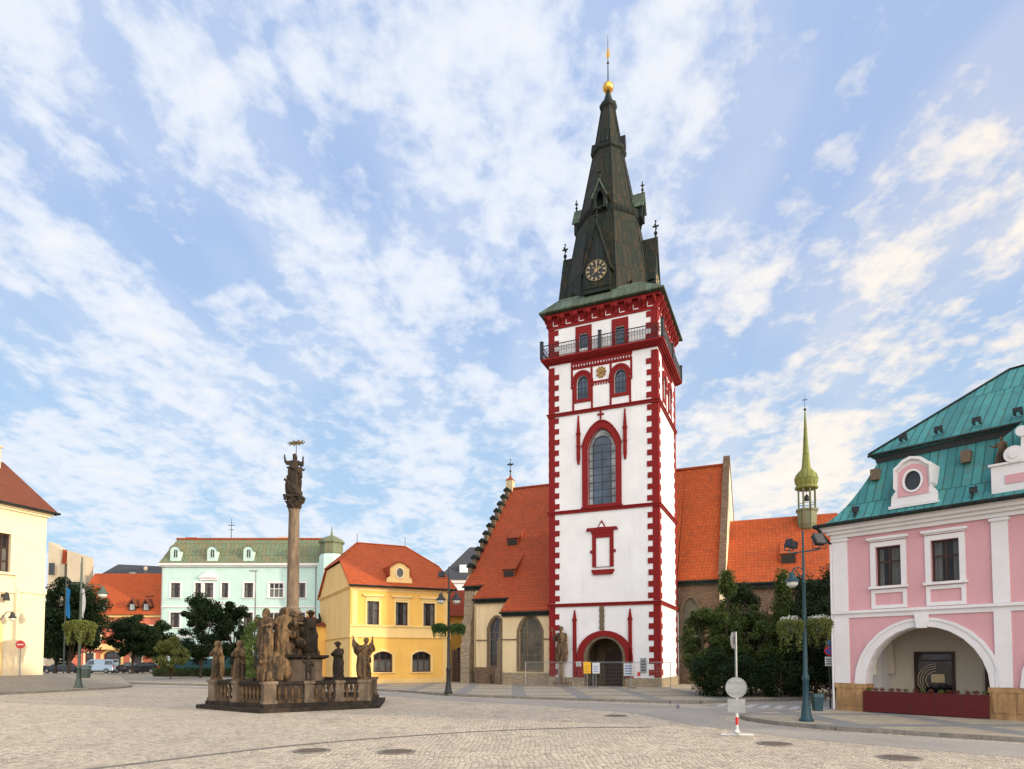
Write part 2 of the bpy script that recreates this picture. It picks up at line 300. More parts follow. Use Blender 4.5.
# ------------------------------------------------------------------ mesh builder
class MB:
    def __init__(s, T=None): s.v = []; s.f = []; s.T = T or Matrix.Identity(4)
    def add(s, vs, fs):
        o = len(s.v); s.v += [tuple(s.T @ Vector(p)) for p in vs]; s.f += [tuple(i + o for i in f) for f in fs]; return s
    def box(s, x0, x1, y0, y1, z0, z1):
        return s.add([(x0, y0, z0), (x1, y0, z0), (x1, y1, z0), (x0, y1, z0), (x0, y0, z1), (x1, y0, z1), (x1, y1, z1), (x0, y1, z1)],
                     [(0, 3, 2, 1), (4, 5, 6, 7), (0, 1, 5, 4), (1, 2, 6, 5), (2, 3, 7, 6), (3, 0, 4, 7)])
    def tbox(s, x0, x1, y0, y1, z0, z1, e):      # box that widens by e at the top
        return s.add([(x0, y0, z0), (x1, y0, z0), (x1, y1, z0), (x0, y1, z0), (x0 - e, y0 - e, z1), (x1 + e, y0 - e, z1), (x1 + e, y1 + e, z1), (x0 - e, y1 + e, z1)],
                     [(0, 3, 2, 1), (4, 5, 6, 7), (0, 1, 5, 4), (1, 2, 6, 5), (2, 3, 7, 6), (3, 0, 4, 7)])
    def prism(s, poly, y0, y1):                  # poly in (x,z) pushed from y0 to y1
        n = len(poly); vs = [(x, y0, z) for x, z in poly] + [(x, y1, z) for x, z in poly]
        return s.add(vs, [tuple(range(n)), tuple(range(2 * n - 1, n - 1, -1))] + [(i, i + n, (i + 1) % n + n, (i + 1) % n) for i in range(n)])
    def prism_x(s, poly, x0, x1):                # poly in (y,z) pushed from x0 to x1
        n = len(poly); vs = [(x0, y, z) for y, z in poly] + [(x1, y, z) for y, z in poly]
        return s.add(vs, [tuple(range(n)), tuple(range(2 * n - 1, n - 1, -1))] + [(i, i + n, (i + 1) % n + n, (i + 1) % n) for i in range(n)])
    def prism_z(s, poly, z0, z1, poly2=None):
        n = len(poly); p2 = poly2 or poly; vs = [(x, y, z0) for x, y in poly] + [(x, y, z1) for x, y in p2]
        return s.add(vs, [tuple(range(n - 1, -1, -1)), tuple(range(n, 2 * n))] + [(i, (i + 1) % n, (i + 1) % n + n, i + n) for i in range(n)])
    def ring(s, a, b, y0, y1, closed=True):      # solid ring between outline a (outer) and b (inner) in (x,z)
        n = len(a); vs = [(x, y0, z) for x, z in a] + [(x, y0, z) for x, z in b] + [(x, y1, z) for x, z in a] + [(x, y1, z) for x, z in b]; fs = []
        for i in range(n if closed else n - 1):
            j = (i + 1) % n
            fs += [(i, j, n + j, n + i), (2 * n + i, 3 * n + i, 3 * n + j, 2 * n + j), (i, 2 * n + i, 2 * n + j, j), (n + i, n + j, 3 * n + j, 3 * n + i)]
        if not closed: fs += [(0, n, 3 * n, 2 * n), (n - 1, 3 * n - 1, 4 * n - 1, 2 * n - 1)]
        return s.add(vs, fs)
    def cyl(s, p0, p1, r0, r1=None, seg=12, caps=True, rot=0.0):
        r1 = r0 if r1 is None else r1; p0 = Vector(p0); p1 = Vector(p1); d = (p1 - p0).normalized()
        a = Vector((1, 0, 0)) if abs(d.z) > 0.9 else Vector((0, 0, 1)); u = d.cross(a).normalized(); w_ = d.cross(u)
        if abs(d.z) > 0.9: u = Vector((1, 0, 0)); w_ = Vector((0, 1, 0))
        vs = []
        for p, r in ((p0, r0), (p1, r1)):
            for i in range(seg):
                t = rot + i * 2 * math.pi / seg; vs.append(tuple(p + u * math.cos(t) * r + w_ * math.sin(t) * r))
        fs = [(i, (i + 1) % seg, (i + 1) % seg + seg, i + seg) for i in range(seg)]
        if caps: fs += [tuple(range(seg - 1, -1, -1)), tuple(range(seg, 2 * seg))]
        return s.add(vs, fs)
    def tube(s, pts, r, seg=6):
        rr = r if isinstance(r, (list, tuple)) else [r] * len(pts)
        for i in range(len(pts) - 1): s.cyl(pts[i], pts[i + 1], rr[i], rr[i + 1], seg)
        return s
    def lathe(s, prof, seg=20, c=(0, 0), rot=0.0, sq=None):
        vs = []
        for r, z in prof:
            for i in range(seg):
                t = rot + i * 2 * math.pi / seg; vs.append((c[0] + r * math.cos(t), c[1] + r * math.sin(t), z))
        fs = []; m = len(prof)
        for k in range(m - 1):
            for i in range(seg): j = (i + 1) % seg; fs.append((k * seg + i, k * seg + j, (k + 1) * seg + j, (k + 1) * seg + i))
        fs += [tuple(range(seg - 1, -1, -1)), tuple(range((m - 1) * seg, m * seg))]
        return s.add(vs, fs)
    def ball(s, c, r, seg=12, sc=(1, 1, 1)):
        rings = seg // 2 + 1; vs = [];
        for k in range(1, rings):
            p = math.pi * k / rings
            for i in range(seg): t = 2 * math.pi * i / seg; vs.append((c[0] + r * sc[0] * math.sin(p) * math.cos(t), c[1] + r * sc[1] * math.sin(p) * math.sin(t), c[2] + r * sc[2] * math.cos(p)))
        fs = []; m = rings - 1
        for k in range(m - 1):
            for i in range(seg): j = (i + 1) % seg; fs.append((k * seg + i, (k + 1) * seg + i, (k + 1) * seg + j, k * seg + j))
        n = len(vs); vs += [(c[0], c[1], c[2] + r * sc[2]), (c[0], c[1], c[2] - r * sc[2])]
        for i in range(seg): j = (i + 1) % seg; fs += [(n, i, j), (n + 1, (m - 1) * seg + j, (m - 1) * seg + i)]
        return s.add(vs, fs)
    def wall(s, outer, holes, y=0.0, depth=0.25, back=True):   # facade with real openings, (x,z) outlines
        loops = [outer] + holes; flat = [p for l in loops for p in l]
        tris = geometry.tessellate_polygon([[Vector((x, z, 0)) for x, z in l] for l in loops])
        s.add([(x, y, z) for x, z in flat], [tuple(t) for t in tris])
        if back: s.add([(x, y + depth, z) for x, z in flat], [tuple(reversed(t)) for t in tris])
        for l in loops:
            n = len(l); s.add([(x, y, z) for x, z in l] + [(x, y + depth, z) for x, z in l], [(i, (i + 1) % n, (i + 1) % n + n, i + n) for i in range(n)])
        return s
    def mesh(s, name, smooth=False):
        me = bpy.data.meshes.new(name); me.from_pydata(s.v, [], s.f); me.update()
        if smooth:
            me.polygons.foreach_set('use_smooth', [True] * len(me.polygons))
            try: me.set_sharp_from_angle(angle=R(40))
            except Exception: pass
        return me
    def build(s, name, mat, parent=None, smooth=False, label=None):
        me = s.mesh(name, smooth); me.materials.append(mat)
        import bmesh
        bm = bmesh.new(); bm.from_mesh(me); bmesh.ops.recalc_face_normals(bm, faces=bm.faces); bm.to_mesh(me); bm.free()
        o = bpy.data.objects.new(name, me); col.objects.link(o)
        if parent: o.parent = parent
        if label: o['label'] = label
        return o
def tag(o, label, cat=None, group=None, kind=None):
    if label: o['label'] = label
    if cat: o['category'] = cat
    if group: o['group'] = group
    if kind: o['kind'] = kind
    return o
def thing(name, loc, rz, label, cat, group=None):
    o = bpy.data.objects.new(name, None); col.objects.link(o); o.location = loc; o.rotation_euler = (0, 0, rz); o.empty_display_size = 0.3
    return tag(o, label, cat, group)
def copy_tree(o, parent=None):
    c = o.copy(); col.objects.link(c); c.parent = parent
    for ch in [x for x in bpy.data.objects if x.parent == o]: copy_tree(ch, c)
    return c
def rect(x0, x1, z0, z1): return [(x0, z0), (x1, z0), (x1, z1), (x0, z1)]
def arch(x0, x1, z0, zs, h, kind='round', n=14):
    """outline: sill corners then the head; h = rise above the springing zs"""
    pts = [(x0, z0), (x1, z0)]; c = (x0 + x1) / 2; a = (x1 - x0) / 2
    for i in range(n + 1):
        t = i / n
        if kind == 'round': th = math.pi * t; pts.append((c + a * math.cos(th), zs + h * math.sin(th)))
        elif kind == 'seg': x = a * (1 - 2 * t); pts.append((c + x, zs + h * (1 - (x / a) ** 2)))
        else:           # pointed
            x = a * (1 - 2 * t); q = 1 - abs(x) / a; pts.append((c + x, zs + h * (1 - (1 - q) ** 1.9) ** 0.80))
    return pts
def head_z(x, x0, x1, zs, h, kind):
    c = (x0 + x1) / 2; a = (x1 - x0) / 2; t = min(1, abs(x - c) / a)
    if kind == 'round': return zs + h * math.sqrt(max(0, 1 - t * t))
    if kind == 'seg': return zs + h * (1 - t * t)
    return zs + h * (1 - t ** 1.9) ** 0.80
def outline(x0, x1, z0, z1, kind=None, h=0.0, e=0.0, eb=None):
    eb = e if eb is None else eb
    if not kind: return rect(x0 - e, x1 + e, z0 - eb, z1 + e)
    return arch(x0 - e, x1 + e, z0 - eb, z1 - h, h + e, kind)
def window(root, x0, x1, z0, z1, kind=None, h=0.0, y=0.12, nx=2, ny=(0.62,), fw=0.06, bw=0.045, fm=None, gm=None, surround=None, sm=None, sp=0.04, sill=None, T=None, curtain=0, name='window', lab=None, hood=None):
    fm = fm or wood_brown; gm = gm or glass_dark
    b = MB(T); a = outline(x0, x1, z0, z1, kind, h); i_ = outline(x0, x1, z0, z1, kind, h, -fw)
    b.ring(a, i_, y, y + 0.07)
    for k in range(1, nx):
        xx = x0 + (x1 - x0) * k / nx; zt = head_z(xx, x0, x1, z1 - h, h, kind) if kind else z1
        b.box(xx - bw / 2, xx + bw / 2, y + 0.012, y + 0.055, z0 + fw * 0.5, zt - fw * 0.5)
    for f in ny:
        zz_ = z0 + (z1 - z0) * f; xa, xb = x0, x1
        if kind and zz_ > z1 - h:
            c = (x0 + x1) / 2; xs = [c + (x1 - c) * q / 40 for q in range(41)]; ok = [q for q in xs if head_z(q, x0, x1, z1 - h, h, kind) > zz_]; dx = (max(ok) - c) if ok else 0; xa, xb = c - dx, c + dx
        b.box(xa + fw * 0.4, xb - fw * 0.4, y + 0.016, y + 0.05, zz_ - bw / 2, zz_ + bw / 2)
    fr = b.build(name, fm, root, label=lab)
    g = MB(T); g.prism(outline(x0, x1, z0, z1, kind, h, -fw * 0.5), y + 0.030, y + 0.036); g.build('pane', glass_clear if curtain else gm, fr)
    if curtain:
        c = MB(T); w_ = x1 - x0
        def drape(xa, xb, za, zb):
            n = max(4, int((xb - xa) / 0.05)); pts = [(xa + (xb - xa) * k / n, y + 0.16 + 0.02 * math.sin(k * 1.9)) for k in range(n + 1)]
            c.add([(px_, py_, za) for px_, py_ in pts] + [(px_, py_, zb) for px_, py_ in pts], [(k, k + 1, k + n + 2, k + n + 1) for k in range(n)])
        if curtain == 1: drape(x0 + 0.03, x0 + w_ * 0.30, z0, z1 - h * 0.8); drape(x1 - w_ * 0.30, x1 - 0.03, z0, z1 - h * 0.8)
        elif curtain == 2: drape(x0 + 0.03, x1 - 0.03, z0 + 0.02, z0 + (z1 - z0) * 0.62)
        else: drape(x0 + w_ * 0.52, x1 - 0.05, z0, z1 - 0.05); drape(x0 + 0.03, x0 + w_ * 0.2, z0, z1 - 0.05)
        c.build('curtain', curtain_m, fr)
        d = MB(T); d.box(x0 - 0.1, x1 + 0.1, y + 0.5, y + 0.55, z0 - 0.1, z1 + 0.1); d.build('dark_backing', dark_backing, fr)  # dark sheet behind the curtain stands in for the unlit room
    if surround:
        s_ = MB(T); s_.ring(outline(x0, x1, z0, z1, kind, h, surround, 0.0 if sill else surround), outline(x0, x1, z0, z1, kind, h, 0.002, 0.0), -sp, 0.06)
        if hood: zt = z1 + surround; s_.box(x0 - surround - 0.08, x1 + surround + 0.08, -sp - 0.10, 0.02, zt + hood, zt + hood + 0.09); s_.box(x0 - surround - 0.02, x1 + surround + 0.02, -sp - 0.04, 0.02, zt + hood - 0.05, zt + hood - 0.003)
        s_.build('surround', sm, fr)
    if sill: MB(T).box(x0 - sill[0], x1 + sill[0], -sill[1], 0.08, z0 - sill[2], z0 - 0.003).build('sill', sm or fm, fr)
    return fr
def leafcloud(pts, size, nrm=None, flat=0.6):
    """many small leaf quads at pts (n,3)"""
    n = len(pts); a = RNG.normal(size=(n, 3)); a /= np.linalg.norm(a, axis=1)[:, None]
    if nrm is not None: a = a * flat + nrm * (1 - flat); a /= np.linalg.norm(a, axis=1)[:, None] + 1e-9
    t = RNG.normal(size=(n, 3)); u = np.cross(a, t); u /= np.linalg.norm(u, axis=1)[:, None] + 1e-9; v = np.cross(a, u)
    s = size * RNG.uniform(0.6, 1.3, (n, 1)); P = np.empty((n, 4, 3)); P[:, 0] = pts - u * s * 0.5; P[:, 1] = pts + v * s * 0.32; P[:, 2] = pts + u * s * 0.5 + a * s * 0.12; P[:, 3] = pts - v * s * 0.32
    return P.reshape(-1, 3)
def quads_obj(name, V, mat, parent):
    n = len(V) // 4; me = bpy.data.meshes.new(name); me.vertices.add(len(V)); me.vertices.foreach_set('co', V.astype(np.float32).ravel())
    me.loops.add(n * 4); me.loops.foreach_set('vertex_index', np.arange(n * 4, dtype=np.int32)); me.polygons.add(n)
    me.polygons.foreach_set('loop_start', np.arange(n, dtype=np.int32) * 4); me.update(calc_edges=True); me.materials.append(mat)
    o = bpy.data.objects.new(name, me); col.objects.link(o)
    if parent: o.parent = parent
    return o
def structure(name, b, mat, smooth=False):
    o = b.build(name, mat, None, smooth); o['kind'] = 'structure'; return o

# ================================================================== THE SETTING
g = MB(); g.add([(-1500, -600, 0), (1500, -600, 0), (1500, 2500, 0), (-1500, 2500, 0)], [(0, 1, 2, 3)]); structure('ground', g, m_setts)
def sheet(name, poly, z, mat, kerb=None, hf=None, kname='kerb'):
    b = MB(); tri = geometry.tessellate_polygon([[Vector((x, y, 0)) for x, y in poly]])
    b.add([(x, y, z) for x, y in poly], [tuple(t) for t in tri]); n = len(poly)
    if z > 0.05: b.add([(x, y, z) for x, y in poly] + [(x, y, -0.02) for x, y in poly], [(i, (i + 1) % n, (i + 1) % n + n, i + n) for i in range(n)])
    o = structure(name, b, mat)
    if kerb:
        k = MB()
        for i in range(kerb[0], kerb[1]):
            p, q = Vector(poly[i]), Vector(poly[i + 1]); d = (q - p).normalized(); nrm = Vector((d.y, -d.x)); m = max(1, round((q - p).length / 0.9))
            for j in range(m):
                a_ = p + (q - p) * (j / m) + d * 0.003; c_ = p + (q - p) * ((j + 1) / m) - d * 0.003; a2 = a_ + nrm * 0.14; c2 = c_ + nrm * 0.14; a3 = a_ - nrm * 0.01; c3 = c_ - nrm * 0.01
                k.prism_z([tuple(a3), tuple(c3), tuple(c2), tuple(a2)], -0.02, z + 0.006)
        structure(kname, k, kerb_stone)
    return o
def arcpts(c, r, a0, a1, n): return [(c[0] + r * math.cos(R(a0 + (a1 - a0) * i / n)), c[1] + r * math.sin(R(a0 + (a1 - a0) * i / n))) for i in range(n + 1)]
# road running past the church and round the pink house, laid on the setts
sheet('road', [(-40, 54), (-12, 41.5), (-6.6, 37.6), (-3.2, 33.6), (1.0, 30.9), (5.2, 28.4), (7.9, 25.9), (7.2, 22.8), (6.9, 20.9), (8.4, 18.2), (12.0, 15.1), (17, 10.8), (30, -1), (27.5, -4), (15.2, 8.4), (10.3, 13.0), (7.0, 16.4), (5.4, 19.6), (4.4, 23.6), (1.6, 27.0), (-4.6, 32.2), (-8.4, 36.2), (-14, 39.6), (-42, 52.6)], 0.004, m_asph)
sheet('side_street', [(7.9, 25.9), (8.3, 27.9), (16, 32.0), (40, 46), (44, 40), (20, 28.5), (12.4, 25.0), (8.3, 22.9), (7.2, 22.8)], 0.006, m_asph)
tp = [(-60, 66), (-40, 55), (-12, 42.2), (-6.6, 38.4), (-3.27, 34.4), (0.8, 31.8), (4.6, 29.9), (7.0, 28.8), (8.2, 28.6), (9.6, 29.3), (15.4, 31.5), (24, 36.5), (40, 47), (40, 80), (-60, 80)]
sheet('church_pavement', tp, 0.12, m_slab, (0, 12))
pp = [(40, -8.6), (30, 0), (17, 11.6), (12.2, 15.6), (9.0, 18.1), (8.0, 19.5)] + [(7.62, 20.6), (7.65, 21.5), (8.0, 22.3), (8.9, 22.9)] + [(12.3, 24.6), (20, 28.1), (40, 39), (60, 20)]
o = sheet('pavement', pp[::-1], 0.11, m_slab, None); o.name = 'corner_pavement'
k = MB()
for i in range(0, 11):
    p, q = Vector(pp[i]), Vector(pp[i + 1]); d = (q - p).normalized(); nrm = Vector((-d.y, d.x)) * -1; m = max(1, round((q - p).length / 0.9))
    for j in range(m):
        a_ = p + (q - p) * (j / m) + d * 0.003; c_ = p + (q - p) * ((j + 1) / m) - d * 0.003
        k.prism_z([tuple(a_ + nrm * 0.01), tuple(c_ + nrm * 0.01), tuple(c_ - nrm * 0.14), tuple(a_ - nrm * 0.14)], -0.02, 0.116)
structure('corner_kerb', k, kerb_stone)
# left pavement that climbs to the town house
def lefth(x, y):
    t = min(1, max(0, (-26.8 - x) / 5.6)); t = t * t * (3 - 2 * t); q = min(1, max(0, (y - 49) / 9)); q = q * q * (3 - 2 * q); return 0.12 + 0.72 * t * (1 - q)
lp = [(-31.5, 26), (-29.3, 31.5), (-27.7, 35.3), (-26.6, 38.4), (-25.9, 41), (-25.7, 43), (-26.1, 44.8), (-27.2, 46.6), (-30, 50), (-36, 56.5), (-44, 63), (-60, 68), (-75, 70), (-75, 26)]
pts2 = [];
for i in range(len(lp)):
    p, q = Vector(lp[i]), Vector(lp[(i + 1) % len(lp)]); m = max(1, int((q - p).length / 1.0)); pts2 += [p + (q - p) * (j / m) for j in range(m)]
nb = len(pts2); inner = []
for xi in range(-75, -24):
    for yi in range(26, 70):
        pt = Vector((xi + 0.5, yi + 0.5)); ins = False; jn = nb - 1
        for i in range(nb):
            a_, b_ = pts2[i], pts2[jn]
            if (a_.y > pt.y) != (b_.y > pt.y) and pt.x < (b_.x - a_.x) * (pt.y - a_.y) / (b_.y - a_.y) + a_.x: ins = not ins
            jn = i
        if ins and min((pt - a_).length for a_ in pts2) > 0.5: inner.append(pt)
res = geometry.delaunay_2d_cdt(pts2 + inner, [(i, (i + 1) % nb) for i in range(nb)], [list(range(nb))], 1, 1e-4)
b = MB(); b.add([(p.x, p.y, lefth(p.x, p.y)) for p in res[0]], [tuple(f) for f in res[2]])
b.add([(p.x, p.y, lefth(p.x, p.y)) for p in pts2] + [(p.x, p.y, -0.02) for p in pts2], [(i, (i + 1) % nb, (i + 1) % nb + nb, i + nb) for i in range(nb)])
structure('town_house_pavement', b, m_slab2)
k = MB()
for i in range(nb):
    p, q = pts2[i], pts2[(i + 1) % nb]
    if p.x < -70 or q.x < -70 : continue
    d = (q - p).normalized(); nr = Vector((-d.y, d.x)); a_, c_ = p + d * 0.006, q - d * 0.006; z0, z1 = lefth(*p) + 0.006, lefth(*q) + 0.006
    P = [a_ - nr * 0.01, c_ - nr * 0.01, c_ + nr * 0.14, a_ + nr * 0.14]
    k.add([(P[0].x, P[0].y, -0.02), (P[1].x, P[1].y, -0.02), (P[2].x, P[2].y, -0.02), (P[3].x, P[3].y, -0.02), (P[0].x, P[0].y, z0), (P[1].x, P[1].y, z1), (P[2].x, P[2].y, z1), (P[3].x, P[3].y, z0)],
          [(0, 3, 2, 1), (4, 5, 6, 7), (0, 1, 5, 4), (1, 2, 6, 5), (2, 3, 7, 6), (3, 0, 4, 7)])
structure('town_house_kerb', k, kerb_stone)
# dark drain line curving through the setts
b = MB(); P = [(-9.5, 9.6), (-7.6, 11.8), (-4.9, 15.05), (-1.6, 17.4), (1.66, 18.7), (4.0, 18.9)]
def cr(p, n=10):
    o_ = []; q = [p[0]] + p + [p[-1]]
    for i in range(1, len(q) - 2):
        for j in range(n):
            t = j / n; o_.append(tuple(0.5 * ((2 * q[i][k_]) + (-q[i - 1][k_] + q[i + 1][k_]) * t + (2 * q[i - 1][k_] - 5 * q[i][k_] + 4 * q[i + 1][k_] - q[i + 2][k_]) * t * t + (-q[i - 1][k_] + 3 * q[i][k_] - 3 * q[i + 1][k_] + q[i + 2][k_]) * t ** 3) for k_ in range(len(p[0]))))
    return o_ + [p[-1]]
c = cr(P)
for i in range(len(c) - 1):
    p, q = Vector(c[i]), Vector(c[i + 1]); d = (q - p).normalized(); nr = Vector((-d.y, d.x)) * 0.09
    b.add([(p.x - nr.x, p.y - nr.y, 0.008), (q.x - nr.x, q.y - nr.y, 0.008), (q.x + nr.x, q.y + nr.y, 0.008), (p.x + nr.x, p.y + nr.y, 0.008)], [(0, 1, 2, 3)])
structure('drain_line', b, m_drain)
# zebra crossing
b = MB(); p0, p1 = Vector((8.15, 27.75)), Vector((12.0, 25.25)); d = (p1 - p0) / 8; lng = Vector((1.9, 0.9))
lng = Vector((-0.4, -0.72)).normalized() * -2.0
for i in range(8):
    a_ = p0 + d * i + Vector((0.25, -0.7)); e = d * 0.5; b.add([(a_.x, a_.y, 0.0105), (a_.x + e.x, a_.y + e.y, 0.0105), (a_.x + e.x + lng.x * 0.9, a_.y + e.y + lng.y * 0.9, 0.0105), (a_.x + lng.x * 0.9, a_.y + lng.y * 0.9, 0.0105)], [(0, 1, 2, 3)])
structure('zebra_crossing', b, m_paint)
for (x, y, lab) in ((-4.31, 14.09, 'left one of the two neighbouring round iron manhole covers in the foreground setts'), (-2.45, 13.94, 'right one of the two neighbouring round iron manhole covers in the foreground setts'),
                    (7.77, 13.11, 'round iron disc standing in for dark irregular patches nearest the pink arcade kerb'), (6.12, 15.23, 'round iron manhole cover behind the foot of the striped sign post'), (-23.79, 50.18, 'distant dark manhole cover beyond the plague column to the left'), (3.6, 22.6, 'dark manhole cover out on the road before the church tower')):  # the disc nearest the arcade kerb stands in for irregular moist patches
    t = thing('manhole_cover', (x, y, 0.006), 0, lab, 'manhole cover', 'manhole covers')
    MB().lathe([(0.30, 0), (0.30, 0.012), (0.29, 0.012)], 28).build('lid', m_iron, t)
    q = MB(); q.ring([(0.40 * math.cos(R(i * 12)), 0.40 * math.sin(R(i * 12))) for i in range(30)], [(0.315 * math.cos(R(i * 12)), 0.315 * math.sin(R(i * 12))) for i in range(30)], 0, 0.01)
    q.v = [(a, c, b_) for a, b_, c in q.v]; q.build('rim', m_drain, t)
# ================================================================== CHURCH TOWER
W, D = 7.42, 6.7
TH = R(-23.3); TO = (2.57, 44.09, 0.0)
tw = thing('church_tower', TO, TH, 'tall white church tower with oxblood red corner stones, clock and dark pointed spire', 'church tower')
CS = 3.64
def face_T(k):      # facade frame k: 0 front, 1 right, 2 back, 3 left
    if k == 0: return Matrix.Identity(4), W
    if k == 1: return Matrix.Translation((W, 0, 0)) @ Matrix.Rotation(R(90), 4, 'Z'), D
    if k == 2: return Matrix.Translation((W, D, 0)) @ Matrix.Rotation(R(180), 4, 'Z'), W
    return Matrix.Translation((0, D, 0)) @ Matrix.Rotation(R(-90), 4, 'Z'), D
Z1, Z2, Z3, ZG, ZC, ZE = 5.55, 11.85, 18.6, 22.45, 24.75, 25.75
for k in range(4):
    T, wd = face_T(k); cx = CS if k == 0 else wd / 2
    holes = []
    bel = [(cx - 1.64, cx - 0.86), (cx + 0.95, cx + 1.73)] if k == 0 else [(cx - 1.45, cx - 0.67), (cx + 0.67, cx + 1.45)]
    for a, c in bel: holes.append(outline(a, c, 19.45, 21.06, 'round', 0.50))
    gal = [(cx - 1.46, cx - 0.85), (cx + 1.05, cx + 1.65)]
    for i, (a, c) in enumerate(gal): holes.append(rect(a, c, 22.7 if i else 22.95, 23.93))
    if k == 0:
        holes.append(outline(2.72, 4.66, 12.18, 17.3, 'point', 1.30)); holes.append(outline(2.62, 5.02, 0.14, 3.3, 'round', 1.25))
    else:
        holes.append(outline(cx - 0.8, cx + 0.8, 12.5, 16.8, 'point', 1.4)) if k == 3 else None
        if k == 1: holes.append(rect(4.3, 4.5, 6.2, 7.9))
    e0, e1 = (0, wd) if k in (0, 2) else (0.25, wd - 0.25)
    MB(T).wall(rect(e0, e1, 0.1, 25.2), holes, 0, 0.25).build('wall', tower_white, tw)
    for a, c in bel:
        window(tw, a, c, 19.45, 21.06, 'round', 0.50, y=0.14, nx=3, ny=(0.25, 0.5, 0.75), fw=0.05, bw=0.04, fm=black_iron, gm=glass_lead, surround=0.22, sm=ox_red, sp=0.07, T=T)
        s = MB(T); s.box(a - 0.33, a - 0.20, -0.05, 0.02, 18.75, 20.3); s.box(c + 0.20, c + 0.33, -0.05, 0.02, 18.75, 20.3)
        s.box(a - 0.42, a - 0.2, -0.10, 0.02, 20.28, 20.42); s.box(c + 0.2, c + 0.42, -0.10, 0.02, 20.28, 20.42); s.ring(outline(a, c, 20.3, 21.05, 'round', 0.5, 0.37)[2:], outline(a, c, 20.3, 21.05, 'round', 0.5, 0.215)[2:], -0.11, 0.016, False)
        s.build('hood_moulding', ox_red, tw)
    for i, (a, c) in enumerate(gal):
        window(tw, a, c, 22.7 if i else 22.95, 23.93, y=0.12, nx=2 if not i else 1, ny=(0.33, 0.66), fw=0.04, bw=0.035, fm=black_iron, gm=glass_lead, T=T, name='window' if not i else 'gallery_door')
        s = MB(T); s.ring(rect(a - 0.26, c + 0.26, 22.5, 24.48), rect(a + 0.002, c - 0.002, 22.52, 23.95), -0.06, 0.04); s.build('window_surround', ox_red, tw)
    # red panel and dentils above the belfry windows
    s = MB(T); l, r = bel[0][0] - 0.42, bel[1][1] + 0.42
    s.box(l, r, -0.03, 0.01, 21.55, 22.11); n = 22
    for i in range(n): x = l + (r - l) * (i + 0.25) / n; s.box(x, x + (r - l) / n * 0.5, -0.09, 0.012, 21.72, 21.90)
    x0, x1 = bel[0][1] + 0.28, bel[1][0] - 0.28
    for q in (l, x0 - 0.1, x1 - 0.04, r - 0.14): s.box(q, q + 0.14, -0.032, 0.011, 20.43, 21.549)
    s.box(x0 - 0.1, x1 + 0.1, -0.05, 0.012, 20.42, 20.54)
    for i in range(7): x = x0 + (x1 - x0) * (i + 0.2) / 7; s.box(x, x + (x1 - x0) / 12, -0.045, 0.01, 20.25, 20.417)
    s.build('frieze', ox_red, tw); s = MB(T)
    for i in range(22): x = l + (r - l) * (i + 0.78) / 22; s.box(x, x + (r - l) / 22 * 0.42, -0.034, 0.0, 21.74, 21.88)
    s.build('frieze_inlay', tower_white, tw)
# quoins
for qx, qy, sx, sy in ((0, 0, 1, 1), (W, 0, -1, 1), (W, D, -1, -1), (0, D, 1, -1)):
    s = MB()
    def qb(a, z0, z1, pr=0.035):
        xs = sorted((qx - sx * pr, qx + sx * a)); ys = sorted((qy - sy * pr, qy + sy * a)); s.box(xs[0], xs[1], ys[0], ys[1], z0, z1)
    for z0, z1 in ((0.75, Z1 - 0.13), (Z1 + 0.13, Z2 - 0.11), (Z2 + 0.11, Z3 - 0.10), (Z3 + 0.10, 21.95), (22.55, 24.6)):
        qb(0.40, z0, z1)
        z = z0 + 0.15; i = 0
        while z + 0.3 < z1:
            qb(0.73 - 0.02 * (i % 3), z, z + 0.36, 0.045); z += 0.74; i += 1
    s.build('quoin', ox_red, tw)
# string courses, cornice
def belt(mb, z0, z1, p, w_=W, d_=D, inner=-0.02):
    mb.box(-p, w_ + p, -p, -inner, z0, z1); mb.box(-p, w_ + p, d_ + inner, d_ + p, z0, z1); mb.box(-p, inner * -1, -inner + 0.001, d_ + inner - 0.001, z0, z1); mb.box(w_ + inner, w_ + p, -inner + 0.001, d_ + inner - 0.001, z0, z1)
for z in (Z1, Z2, Z3):
    s = MB(); belt(s, z - 0.12, z + 0.03, 0.10); belt(s, z + 0.032, z + 0.10, 0.16); s.build('string_course', ox_red, tw)
s = MB(); belt(s, -0.05, 0.66, 0.07, inner=-0.2)
s.v = [v for v in s.v]; s2 = MB()
s2.box(-0.12, 2.45, -0.12, 0.22, -0.02, 0.72); s2.box(5.2, W + 0.1, -0.12, 0.22, -0.02, 0.72); s2.box(W - 0.2, W + 0.12, 0.222, D + 0.1, -0.02, 0.72); s2.box(-0.12, 0.2, 0.222, D + 0.1, -0.02, 0.72); s2.box(0.201, W - 0.201, D - 0.2, D + 0.1, -0.02, 0.72)
s2.build('plinth', rubble_tan, tw)
